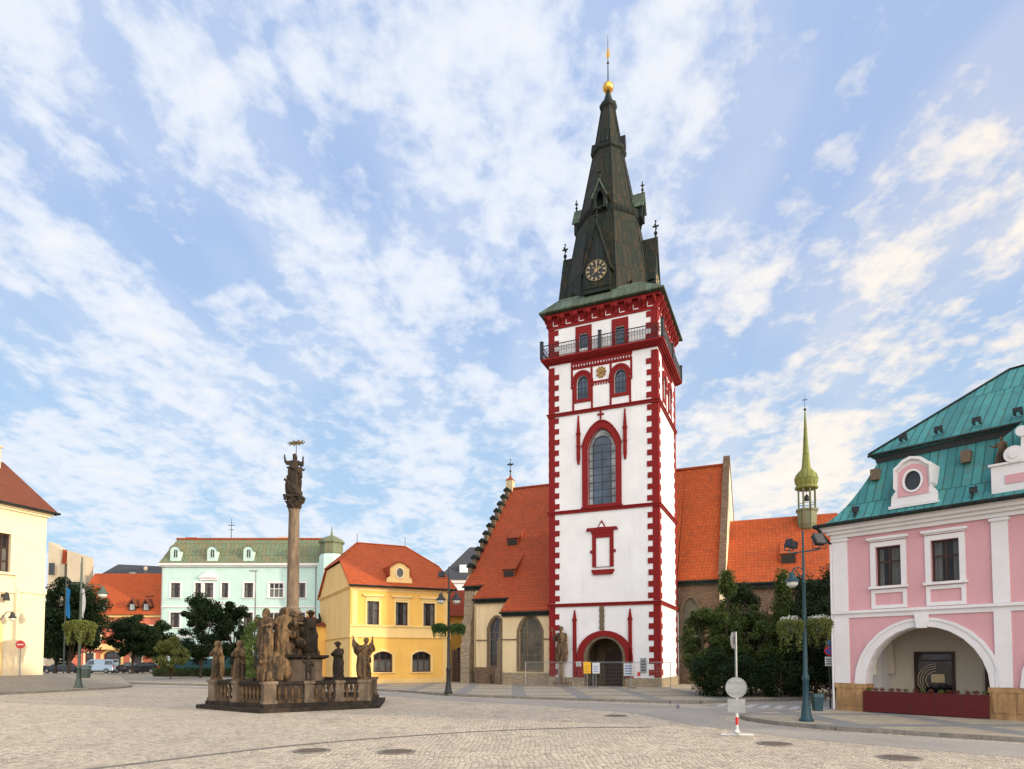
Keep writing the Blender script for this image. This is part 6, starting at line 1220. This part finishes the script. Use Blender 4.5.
tree('cypress_tree', 13.9, 33.2, 6.1, .95, .4, 'pointed conifer with a thin spike in front of the chancel roof', leaf_yew, 12000, .11, 'cone', 4, .12, group=G1, clumps=70)
tree('yew_tree', 15.0, 32.2, 5.2, 1.35, .3, 'broad dark yew behind the blue lamp post', leaf_dark, 15000, .11, 'round', 5, .14, group=G1, clumps=80)
tree('cypress_tree', 16.6, 33.2, 6.3, 1.25, .3, 'tall dark conifer directly beside the pink house corner', leaf_dark, 15000, .11, 'column', 6, .14, group=G1, clumps=80)
tree('yew_tree', 12.6, 35.6, 5.6, 1.4, .3, 'dark yew against the rubble church wall, in the second row', leaf_dark, 12000, .12, 'column', 7, .14, group=G1, clumps=60)
tree('yew_tree', 15.8, 35.5, 6.0, 1.6, .3, 'second row yew between the chancel wall and the lamp post', leaf_dark, 12000, .12, 'column', 8, .14, group=G1, clumps=60)
tree('yew_tree', 18.4, 33.5, 5.9, 1.5, .3, 'rightmost yew, half hidden behind the pink house', leaf_dark, 12000, .12, 'column', 9, .14, group=G1, clumps=60)
tree('yew_shrub', 10.4, 31.9, 2.3, 1.5, .0, 'low dark yew shrub at the kerb edge under the tall loose conifer', leaf_dark, 8000, .10, 'round', 31, .07, 'shrub', group='low yew shrubs below the church trees', clumps=40)
tree('yew_shrub', 13.2, 31.9, 2.2, 1.6, .0, 'low dark yew shrub behind the upper of the two grey sign discs', leaf_dark, 8000, .10, 'round', 32, .07, 'shrub', group='low yew shrubs below the church trees', clumps=40)
tree('yew_shrub', 16.2, 31.7, 2.4, 1.6, .0, 'low dark yew shrub between the teal lamp post and the pink house', leaf_dark, 8000, .10, 'round', 33, .07, 'shrub', group='low yew shrubs below the church trees', clumps=40)
G2 = 'street trees across the square'
tree('street_tree', -47.6, 70, 10.4, 3.4, 1.6, 'largest dark street tree, beside the cream town house', leaf_dark, 20000, .26, 'round', 11, .25, group=G2, gz=0, clumps=90)
tree('street_tree', -52.5, 75, 8.4, 2.8, 1.6, 'dark street tree behind the flag poles', leaf_dark, 14000, .26, 'round', 12, .22, group=G2, gz=0, clumps=70)
tree('street_tree', -46.0, 79, 7.0, 2.6, 1.9, 'round dark street tree above the black parked car', leaf_dark, 16000, .24, 'round', 13, .2, group=G2, gz=0, clumps=80)
tree('street_tree', -43.9, 81, 6.3, 1.9, 1.8, 'smaller dark street tree touching the right side of the round one', leaf_dark, 10000, .24, 'round', 14, .2, group=G2, gz=0, clumps=50)
tree('street_tree', -29.6, 62, 8.0, 2.1, 1.3, 'left one of the two dark trees in front of the mint house', leaf_dark, 15000, .19, 'round', 15, .18, group=G2, gz=0, clumps=80)
tree('street_tree', -27.0, 63, 7.3, 1.6, 1.3, 'right one of the two dark trees in front of the mint house', leaf_dark, 11000, .19, 'round', 16, .16, group=G2, gz=0, clumps=60)
tree('young_tree', -30.3, 58, 3.9, 1.35, .5, 'light olive young tree in front of the pair of dark trees', leaf_olive, 7000, .14, 'round', 17, .08, group=G2, gz=0, clumps=50)
tree('shrub', -20.4, 51.5, 5.2, 1.0, .2, 'yellow green columnar shrub behind the plague column statues', leaf_light, 9000, .13, 'column', 18, .07, 'shrub', gz=0, clumps=50)
tree('shrub', -22.0, 53.5, 2.6, 1.0, .2, 'low dark bush left of the yellow green shrub', leaf_dark, 5000, .13, 'round', 19, .06, 'shrub', gz=0, clumps=30)
hd = thing('hedge', (-36.5, 66, 0), 0, 'low clipped hedge in front of the mint house', 'hedge')
P = RNG.uniform((0, 0, .05), (19, 1.2, 1.0), (16000, 3)); quads_obj('foliage', leafcloud(P, .16), leaf_mid, hd); MB().box(0.1, 18.9, .2, 1.0, 0, .7).build('branches', bark, hd)

def clump(parent, name, m, c, rad, n, size, squash=(1, 1, .6), hang=0.0):
    d = RNG.normal(size=(n, 3)); d /= np.linalg.norm(d, axis=1)[:, None]; rr = RNG.uniform(0, 1, (n, 1)) ** .5; pts = np.array(c) + d * rr * rad * np.array(squash)
    if hang:
        a = RNG.uniform(0, 6.283, n // 2); q = RNG.uniform(0, 1, n // 2) ** 1.3; lock = np.sin(a * 5) * .35 + .65; h = np.stack([c[0] + rad * squash[0] * .95 * np.cos(a) * (1 - .25 * q), c[1] + rad * squash[1] * .95 * np.sin(a) * (1 - .25 * q), c[2] - hang * q * lock], 1) + RNG.normal(size=(n // 2, 3)) * .03; pts = np.concatenate([pts, h])
    return quads_obj(name, leafcloud(pts, size), m, parent)

# ================================================================== STREET LAMPS
def lamp_post(x, y, z0, H, iron, label, k=1.0, rz=0.0):
    t = thing('street_lamp', (x, y, z0), rz, label, 'street lamp', 'ornamental street lamps on the square')
    MB().lathe([(.24 * k, 0), (.24 * k, .06), (.18 * k, .12), (.15 * k, .35), (.11 * k, .62), (.10 * k, 1.2), (.125 * k, 1.24), (.125 * k, 1.32), (.075 * k, 1.42), (.065 * k, 3.0), (.055 * k, H * .72), (.075 * k, H * .72 + .03), (.045 * k, H * .72 + .1), (.035 * k, H)], 16).build('pole', iron, t, True); return t
def bell(t, x, z, iron, k=1.0, y=0.0, name='lantern'):
    s = MB(); s.lathe([(.03 * k, z + .32 * k), (.09 * k, z + .28 * k), (.11 * k, z + .14 * k), (.20 * k, z + .05 * k), (.27 * k, z - .03 * k), (.25 * k, z - .05 * k)], 16, (x, y)); q = s.build(name, iron, t, True)
    MB().lathe([(.20 * k, z - .05 * k), (.18 * k, z - .16 * k), (.08 * k, z - .24 * k)], 14, (x, y)).build('globe', lamp_glass, q, True); return q
def floodlight(t, x, z, iron, w_=.3, h=.22, d=.14, y=0.0, ry=0, tilt=25, big=True):
    T = Matrix.Translation((x, y, z)) @ Matrix.Rotation(R(ry), 4, 'Z') @ Matrix.Rotation(R(-tilt), 4, 'X'); s = MB(T); s.tbox(-w_ / 2 + .03, w_ / 2 - .03, 0, d, -h / 2, h / 2, .0); s.box(-w_ / 2, w_ / 2, -.03, 0, -h / 2 - .03, h / 2 + .03); q = s.build('floodlight', iron, t); MB(T).box(-w_ / 2 + .03, w_ / 2 - .03, -.036, -.031, -h / 2, h / 2).build('lens', glass_dark, q)
    MB().tube([(x - w_ / 2 - .02, y, z), (x - w_ / 2 - .02, y, z - h / 2 - .12), (x + w_ / 2 + .02, y, z - h / 2 - .12), (x + w_ / 2 + .02, y, z)], .015, 5).build('bracket', iron, q); return q
t = lamp_post(8.81, 19.55, .11, 5.75, teal_iron, 'teal blue street lamp nearest the pink house, with floodlights and flower baskets', .86)
MB().tube([(-.42, 0, 5.05), (.50, 0, 5.18)], .025, 6).tube([(-.42, 0, 5.05), (-.42, 0, 5.2)], .02, 6).tube([(.50, 0, 5.18), (.50, 0, 5.32)], .02, 6).tube([(0, 0, 4.55), (-.12, -.02, 4.62), (-.30, -.03, 4.60), (-.36, -.03, 4.50)], .02, 6).tube([(0, 0, 4.3), (-.15, 0, 4.42), (-.3, -.03, 4.58)], .014, 5).build('bracket', teal_iron, t)
bell(t, -.36, 4.22, blue_paint if False else teal_iron, .85, -.03); floodlight(t, -.42, 5.36, black_iron, .24, .20, .3, 0, -60, 10); floodlight(t, .50, 5.50, black_iron, .36, .34, .12, 0, 15, 30)
MB().tube([(-.62, 0, 2.95), (.62, 0, 2.95)], .02, 6).build('basket_arm', teal_iron, t)
def basket(x, y, z, label, k, hang, m1, m2=None, grp='flower baskets on the lamp posts', sq=(1, 1, .5), n=2600, lean=0, size=.055):
    t = thing('flower_basket', (x, y, z), 0, label, 'flower basket', grp); MB().lathe([(.06 * k, -.26 * k), (.24 * k, -.10 * k), (.27 * k, 0)], 14).build('bowl', green_iron, t)
    clump(t, 'foliage', m1, (0, 0, .02), .40 * k, n, size * k ** .5, sq, hang)
    if m2: clump(t, 'blossoms', m2, (0, 0, .16 * k), .33 * k, n // 7, size * .8, (1, 1, .35))
    return t
basket(8.81 - .42, 19.55, 3.02, 'left flower basket with white blossoms on the teal lamp post', .95, .85, leaf_olive, petal_white); basket(8.81 + .44, 19.55, 3.05, 'right flower basket with white blossoms on the teal lamp post, next to the pink house', .95, .75, leaf_olive, petal_white)
def litter_bin(x, y, z, rz, label, m, k=1.0):
    t = thing('litter_bin', (x, y, z), rz, label, 'litter bin', 'litter bins on the lamp posts'); MB().tbox(-.15 * k, .15 * k, -.12 * k, .12 * k, 0, .5 * k, .03 * k).build('bin_body', m, t); MB().prism_x([(-.17 * k, .52 * k), (.17 * k, .52 * k), (.17 * k, .60 * k), (-.1 * k, .66 * k)], -.19 * k, .19 * k).build('bin_hood', m, t); MB().box(-.26 * k, -.151 * k, -.03, .03, .3 * k, .36 * k).build('bin_bracket', black_iron, t)
litter_bin(8.81 + .34, 19.55, .42, 0, 'teal litter bin fixed to the foot of the teal lamp post', teal_iron, .78)
t = lamp_post(-3.37, 34.5, .12, 6.75, black_iron, 'black street lamp with two bell lanterns in front of the yellow house', 1.05)
MB().tube([(-.38, 0, 5.35), (-.25, 0, 5.5), (0, 0, 5.3)], .022, 6).tube([(.38, 0, 5.35), (.25, 0, 5.5), (0, 0, 5.3)], .022, 6).tube([(0, 0, 6.25), (-.38, 0, 6.2)], .02, 6).tube([(-.8, 0, 3.55), (.8, 0, 3.55)], .02, 6).tube([(0, 0, 4.9), (-.3, 0, 5.2)], .015, 5).tube([(0, 0, 4.9), (.3, 0, 5.2)], .015, 5).build('bracket', black_iron, t)
bell(t, -.42, 5.0, black_iron, 1.05); bell(t, .42, 5.0, black_iron, 1.05); floodlight(t, -.40, 6.35, black_iron, .3, .25, .16, 0, -20, 15)
basket(-3.37 - .48, 34.5, 3.62, 'left trailing green basket on the black lamp post', 1.05, .55, leaf_mid, None, size=.08); basket(-3.37 + .48, 34.5, 3.62, 'right trailing green basket on the black lamp post', 1.05, .45, leaf_mid, None, size=.08)
t = lamp_post(-27.2, 40.9, .12, 8.25, green_iron, 'grey green street lamp at the tip of the left pavement with one curved arm', 1.25)
MB().tube([(0, 0, 6.25), (.35, 0, 6.35), (.9, 0, 6.55), (1.25, 0, 6.5), (1.35, 0, 6.3)], .03, 6).tube([(0, 0, 5.8), (.6, 0, 6.42)], .02, 6).build('bracket', green_iron, t); bell(t, 1.36, 5.98, green_iron, 1.3)
tb = basket(-27.2, 40.9, 4.05, 'big round hanging basket of pale green trailing plants on the left lamp post', 2.3, 1.25, leaf_olive, None, sq=(1, 1, .35), n=9000, size=.075)
litter_bin(-26.75, 40.9, .75, 0, 'green litter bin on the left lamp post', green_iron, 1.2)
t = thing('lamp_mast', (-20.6, 52, 0), 0, 'thin grey lamp mast with a small head in front of the mint house', 'street lamp'); MB().cyl((0, 0, 0), (0, 0, 9.0), .08, .05, 8).cyl((0, 0, 0), (0, 0, .9), .11, .11, 8).build('pole', zinc, t); MB().box(-.5, .12, -.1, .1, 8.95, 9.05).build('lamp_head', zinc, t)

# flag poles
def flagpole(x, y, H, label, flabel, mats, ph):
    t = thing('flagpole', (x, y, 0.1), 0, label, 'flagpole', 'flag poles beside the town house'); MB().cyl((0, 0, 0), (0, 0, .35), .14, .12, 10).cyl((0, 0, .35), (0, 0, H), .075, .045, 10).build('pole', green_iron, t, True); MB().ball((0, 0, H + .06), .09, 10).build('ball', gold, t)
    f = thing('flag', (x, y, .1), 0, flabel, 'flag', 'limp town flags')
    for j, m in enumerate(mats):
        b = MB(); nn_ = 14; z1, z0 = H - 2.2, H - 4.9; w_ = .75 / len(mats); vs = []
        for i in range(nn_ + 1):
            z = z1 + (z0 - z1) * i / nn_
            for q in range(5): u = j * w_ + w_ * q / 4; vs.append((.06 + u * (.55 - .15 * i / nn_), .16 * math.sin(u * 13 + i * .35 + ph) * (u / .75), z - u * .45))
        b.add(vs, [(i * 5 + q, i * 5 + q + 1, (i + 1) * 5 + q + 1, (i + 1) * 5 + q) for i in range(nn_) for q in range(4)]); b.build('flag_cloth', m, f)
flagpole(-42.7, 62, 10.9, 'left of the two tall flag poles, carrying the blue flag', 'limp blue flag hanging from the left pole', [flag_blue], 0)
flagpole(-41.3, 62, 10.9, 'right of the two tall flag poles, carrying the white flag', 'limp white flag hanging from the right pole', [flag_white], 2)

# ================================================================== SIGNS
def disc(mb, x, z, r_, y0, y1, n=28, sx=1.0): mb.prism([(x + sx * r_ * math.cos(2 * math.pi * i / n), z + r_ * math.sin(2 * math.pi * i / n)) for i in range(n)], y0, y1)
t = thing('sign_post', (5.80, 16.85, 0), R(-6), 'portable red and white striped sign post with grey sign backs, standing in the road', 'road sign')
s = MB(); [s.cyl((0, 0, z), (0, 0, z + .2), .034, .034, 12) for z in (.08, .48, .88)]; s.build('white_band', white_paint, t, True); s = MB(); [s.cyl((0, 0, z), (0, 0, z + .2), .0345, .0345, 12) for z in (.28, .68, 1.08)]; s.build('red_band', red_paint, t, True)
MB().cyl((0, 0, 1.28), (0, 0, 2.68), .030, .030, 12).build('pole', zinc, t, True)
s = MB(); disc(s, -.02, 1.24, .265, -.065, -.055); b_ = s.build('round_sign_back', zinc, t); s = MB(); s.ring([(-.02 + .27 * math.cos(i * .2094), 1.24 + .27 * math.sin(i * .2094)) for i in range(30)], [(-.02 + .255 * math.cos(i * .2094), 1.24 + .255 * math.sin(i * .2094)) for i in range(30)], -.075, -.05); s.box(-.2, .16, -.085, -.066, 1.36, 1.39); s.box(-.2, .16, -.085, -.066, 1.09, 1.12); s.build('rim', paint('grey_edge', (.22, .23, .24), .5), b_)
MB().box(-.24, .20, -.062, -.05, .60, .94).build('plate_back', zinc, t)
T = Matrix.Translation((-.06, .03, 2.46)) @ Matrix.Rotation(R(62), 4, 'Z'); s = MB(T); disc(s, 0, 0, .22, -.01, .01); q = s.build('small_round_sign', zinc, t); MB(T).box(-.08, .08, -.022, -.011, -.10, .10).build('clamp', paint('clamp_grey', (.1, .1, .11), .5), q)
s = MB(); s.box(-.40, .40, -.035, .035, 0.012, .055); s.box(-.035, .035, -.40, .40, 0.056, .095); s.box(-.06, .06, -.06, .06, 0.096, .15); s.build('cross_foot', white_paint, t)
t = thing('no_parking_sign', (11.95, 24.5, .1), R(-8), 'blue and red no parking sign with white plate at the pink house corner', 'road sign')
MB().cyl((0, 0, 0), (0, 0, 2.55), .03, .03, 10).build('pole', black_iron, t, True); s = MB(); disc(s, 0, 2.18, .19, -.05, -.035); q = s.build('sign_disc', red_paint, t); s = MB(); disc(s, 0, 2.18, .135, -.056, -.051); s.build('blue_field', blue_paint, q)
for a in (45,): s = MB(Matrix.Translation((0, 0, 2.18)) @ Matrix.Rotation(R(a), 4, 'Y')); s.box(-.14, .14, -.062, -.057, -.025, .025); s.build('red_bar', red_paint, q)
MB().box(-.11, .11, -.05, -.035, 2.39, 2.57).build('blue_plate', blue_paint, t); q = MB().box(-.17, .17, -.05, -.035, 1.60, 1.95).build('white_plate', white_paint, t); MB().box(-.13, .13, -.055, -.051, 1.84, 1.87).box(-.10, .10, -.055, -.051, 1.76, 1.79).box(-.13, .13, -.055, -.051, 1.66, 1.70).build('print', black_iron, q)
t = thing('no_entry_sign', (-31.75, 42.0, .72), R(20), 'round red no entry sign on a thin grey post before the cream town house', 'road sign'); MB().cyl((0, 0, 0), (0, 0, 2.45), .035, .035, 10).build('pole', zinc, t); s = MB(); disc(s, 0, 2.15, .26, -.05, -.035); q = s.build('sign_disc', red_paint, t); MB().box(-.17, .17, -.056, -.051, 2.11, 2.19).build('white_bar', white_paint, q)

# notices and fence before the tower
t = thing('notice_stand', (4.78, 39.2, .12), R(-12), 'yellow and white notice boards side by side on steel legs before the portal', 'notice board')
for x, m in ((-.25, yellow_paint), (.28, white_paint)):
    q = MB().box(x - .22, x + .22, -.03, 0, .95, 1.65 - (.05 if x > 0 else 0)).build('board', m, t)
    b = MB(); [b.box(x - .16, x + .16 - .05 * (i % 3), -.034, -.031, 1.05 + i * .11, 1.08 + i * .11) for i in range(4)]; b.build('print', paint('print_brown', (.35, .18, .03), .7) if x < 0 else blue_paint, q)
    MB().cyl((x, .03, 0), (x, .03, 1.5), .02).box(x - .3, x + .3, -.08, .14, 0, .05).build('leg', zinc, t)
pts_ = [at_tower(a, n) for a, n in ((-1.3, -1.3), (1.1, -1.5), (3.5, -1.6), (5.9, -1.6), (8.3, -1.1))]
for i in range(4):
    a, c = Vector(pts_[i][:2]), Vector(pts_[i + 1][:2]); d = c - a; ln = d.length - .06; t = thing('mesh_fence_panel', (a.x, a.y, .12), math.atan2(d.y, d.x), ['wire mesh fence panel left of the portal, by the stone saint', 'wire mesh fence panel closing the left half of the portal', 'wire mesh fence panel closing the right half of the portal', 'wire mesh fence panel before the right corner stones of the tower'][i], 'fence panel', 'building site fence panels before the church tower')
    MB().tube([(0.03, 0, .08), (.03, 0, 1.62), (ln, 0, 1.62), (ln, 0, .08), (.03, 0, .08)], .021, 6).build('panel_frame', zinc, t)
    b = MB(); [b.cyl((.03 + (ln - .03) * q / 22, 0, .1), (.03 + (ln - .03) * q / 22, 0, 1.6), .0035, .0035, 3, False) for q in range(1, 22)]; [b.cyl((.04, 0, .1 + z * .24), (ln, 0, .1 + z * .24), .0035, .0035, 3, False) for z in range(1, 7)]; b.build('wire_mesh', zinc, t)
    MB().box(-.25, .30, -.1, .1, 0, .1).build('concrete_foot', kerb_stone, t)
def poster(s_, z, w_, h, m, label, marks, pm):
    p = at_tower(s_, -.17 if 1.9 < s_ < 5.7 else -.03, z); t = thing('poster', p, TH, label, 'poster', 'papers pinned round the church portal'); q = MB().box(-w_ / 2, w_ / 2, -.012, 0, 0, h).build('sheet', m, t); b = MB(); [b.box(-w_ * .38, w_ * (.38 - .12 * (i % 2)), -.016, -.0125, h * (.15 + i * .2), h * (.22 + i * .2)) for i in range(marks)]; b.build('print', pm, q)
poster(2.08, 1.45, .34, .32, white_paint, 'small white paper left of the portal, closer to the fence end', 3, black_iron); poster(2.62 - .32 + .25, 1.38, .28, .34, cream_pale, 'small cream paper on the red portal jamb', 3, black_iron); poster(5.42, .85, .62, .82, white_paint, 'large white poster with blue lettering right of the portal', 4, blue_paint)
poster(6.35, 1.05, .40, .95, zinc, 'grey information plaque on the white wall right of the portal', 4, black_iron); poster(6.05, .85, .2, .25, red_paint, 'tiny red notice under the grey plaque', 1, white_paint)

# ================================================================== TERRACE PLANTERS
e0 = Vector((math.cos(R(-49.38)), math.sin(R(-49.38)))); n0 = Vector((-e0.y, e0.x)); po = Vector((11.87, 23.77))
labs = ['leftmost dark red planter screen of the arcade terrace, against the tan pier', 'second dark red planter screen from the left in the arcade', 'middle dark red planter screen of the arcade terrace', 'fourth dark red planter screen from the left in the arcade', 'rightmost dark red planter screen, against the right pier of the arch']
for i in range(5):
    x = .95 + i * .735; p = po + e0 * x - n0 * .22; t = thing('planter_screen', (p.x, p.y, .11), R(-49.38), labs[i], 'planter', 'dark red planter screens closing the arcade terrace')
    MB().box(.01, .72, 0, .05, .03, .72).box(.01, .72, .06, .28, .4, .72).build('panel', barrier_red, t); MB().box(.0, .03, -.006, .055, 0, .74).box(.70, .73, -.006, .055, 0, .74).box(.0305, .699, -.005, .056, .7205, .745).build('panel_frame', paint('dark_red_frame', (.085, .01, .01), .5) if i == 0 else MATS['dark_red_frame'], t)
    for q in range(3): clump(t, 'plant', leaf_russet if (i + q) % 3 else leaf_olive, (.14 + q * .22, .16, .80), .10, 130, .04, (1, 1, .7))

# ================================================================== CARS
def car(x, y, rz, L_, prof, glass, m, label, W_=1.7, kind='car', gl=None):
    t = thing('parked_car' if kind == 'car' else 'parked_van', (x, y, 0), rz, label, 'car' if kind == 'car' else 'van', 'vehicles parked across the square')
    b = MB(); n = len(prof); y0, y1 = -W_ / 2, W_ / 2; ins = .14      # tumblehome: cabin narrows with height
    def yy(z): return W_ / 2 - max(0, (z - .85)) * .26
    vs = [(px_, -yy(z), z) for px_, z in prof] + [(px_, yy(z), z) for px_, z in prof]; b.add(vs, [tuple(range(n)), tuple(range(2 * n - 1, n - 1, -1))] + [(i, (i + 1) % n, (i + 1) % n + n, i + n) for i in range(n)])
    o = b.build('body', m, t); bv = o.modifiers.new('bevel', 'BEVEL'); bv.width = .06; bv.segments = 3; bv.limit_method = 'ANGLE'
    for gp in glass:
        for sg in (-1, 1):
            q = MB(); m_ = len(gp); q.add([(a, sg * (yy(z) + .012), z) for a, z in gp] + [(a, sg * (yy(z) - .01), z) for a, z in gp], [tuple(range(m_)), tuple(range(2 * m_ - 1, m_ - 1, -1))] + [(i, (i + 1) % m_, (i + 1) % m_ + m_, i + m_) for i in range(m_)]); q.build('side_window', glass_car, t)
    for (xa, za, xb, zb) in gl:
        q = MB(); dx, dz = xb - xa, zb - za; l_ = math.hypot(dx, dz); ox, oz = -dz / l_ * .015, dx / l_ * .015
        if (ox * (xa) < 0): ox, oz = -ox, -oz
        if oz < 0 and abs(dx) > .1: ox, oz = -ox, -oz
        q.add([(xa + ox, -yy(za) + .12, za + oz), (xa + ox, yy(za) - .12, za + oz), (xb + ox, yy(zb) - .12, zb + oz), (xb + ox, -yy(zb) + .12, zb + oz), (xa, -yy(za) + .12, za), (xa, yy(za) - .12, za), (xb, yy(zb) - .12, zb), (xb, -yy(zb) + .12, zb)], [(0, 1, 2, 3), (7, 6, 5, 4), (0, 4, 5, 1), (1, 5, 6, 2), (2, 6, 7, 3), (3, 7, 4, 0)]); q.build('windscreen', glass_car, t)
    for wx_ in (-L_ / 2 + .85, L_ / 2 - .85):
        for sg in (-1, 1): y_ = sg * (W_ / 2 - .09); w_ = MB().cyl((wx_, y_ - .11, .32), (wx_, y_ + .11, .32), .32, .32, 20).build('wheel', rubber, t); MB().cyl((wx_, y_ + sg * .112, .32), (wx_, y_ + sg * .118, .32), .2, .2, 14).build('rim', zinc, w_)
    for sg in (-1, 1): MB().box(-L_ / 2 - .01, -L_ / 2 + .12, sg * (W_ / 2 - .38) - .16, sg * (W_ / 2 - .38) + .16, .62, .78).build('headlight', lamp_glass, t); MB().box(L_ / 2 - .1, L_ / 2 + .01, sg * (W_ / 2 - .2) - .1, sg * (W_ / 2 - .2) + .1, .75, 1.0).build('tail_light', red_paint, t)
    MB().box(-L_ / 2 + .1, L_ / 2 - .1, -W_ / 2 + .1, W_ / 2 - .1, .16, .3).build('underbody', black_iron, t)
    for sg in (-1, 1): MB().box(-L_ * .17, -L_ * .17 + .12, sg * (W_ / 2 + .08) - .09, sg * (W_ / 2 + .08) + .09, .95, 1.07).build('mirror', m, t)
    return t
hatch_p = [(-2.1, .28), (2.1, .28), (2.12, .75), (2.0, 1.0), (1.55, 1.38), (.9, 1.45), (-.2, 1.42), (-.95, .98), (-1.9, .82), (-2.12, .6)]
hatch_g = [[(-.80, .98), (-.15, 1.34), (.35, 1.37), (.35, .98)], [(.42, .98), (.42, 1.37), (.95, 1.37), (1.45, 1.25), (1.7, 1.0)]]
sed_p = [(-2.2, .28), (2.2, .28), (2.25, .8), (2.1, .98), (1.45, 1.02), (.85, 1.42), (-.2, 1.44), (-.95, .98), (-2.0, .84), (-2.22, .6)]
sed_g = [[(-.80, .98), (-.15, 1.36), (.3, 1.37), (.3, .98)], [(.37, .98), (.37, 1.37), (.8, 1.35), (1.3, 1.02)]]
van_p = [(-2.25, .3), (2.2, .3), (2.22, 1.2), (2.12, 1.82), (-.6, 1.84), (-.95, 1.7), (-1.45, 1.12), (-2.15, .95), (-2.28, .65)]
van_g = [[(-1.32, 1.12), (-.85, 1.66), (-.25, 1.68), (-.25, 1.12)], [(1.15, 1.15), (1.15, 1.66), (2.0, 1.66), (2.08, 1.15)]]
car(-55.2, 87, R(4), 4.5, van_p, van_g, car_silver, 'silver blue delivery van parked facing left between two dark cars', 1.8, 'van', gl=[(-1.42, 1.15, -.98, 1.66), (2.2, 1.2, 2.13, 1.7)])
car(-48.3, 85.5, R(3), 4.3, hatch_p, hatch_g, car_black, 'black hatchback parked under the round tree, right of the van', 1.72, gl=[(-.92, 1.0, -.25, 1.39), (1.95, 1.05, 1.6, 1.34)])
car(-51.6, 88, R(2), 4.3, hatch_p, hatch_g, car_black, 'black car parked tight behind the van, mostly hidden', 1.72, gl=[(-.92, 1.0, -.25, 1.39), (1.95, 1.05, 1.6, 1.34)])
car(-60.2, 87, R(5), 4.4, sed_p, sed_g, car_blue, 'dark blue sedan half hidden behind the flag poles', 1.75, gl=[(-.92, 1.0, -.25, 1.4), (1.4, 1.04, .9, 1.38)])
car(-64.2, 86, R(5), 4.4, sed_p, sed_g, car_blue, 'dark blue car showing its tail beside the cream town house', 1.75, gl=[(-.92, 1.0, -.25, 1.4), (1.4, 1.04, .9, 1.38)])
pg = [bpy.data.objects.new('pigeon', None)]; bpy.data.objects.remove(pg[0])
t = thing('pigeon', (4.9 + 1.5, 25.2, .01), R(70), 'small grey pigeon on the road before the zebra crossing', 'pigeon')
b = MB(); b.ball((0, 0, .13), .075, 12, (1.7, .9, .9)); b.tube([(.08, 0, .15), (.12, 0, .22)], [.045, .03], 8); b.ball((.135, 0, .24), .035, 8); b.tube([(.16, 0, .24), (.195, 0, .23)], [.012, .003], 5); b.tube([(-.1, 0, .13), (-.24, 0, .10)], [.05, .02], 6); b.tube([(.0, .03, .09), (0.01, .03, .005)], .01, 5); b.tube([(.0, -.03, .09), (0.01, -.03, .005)], .01, 5)
carve(b, 'body', paint('pigeon_grey', (.16, .17, .2), .8), t, .012, .001)
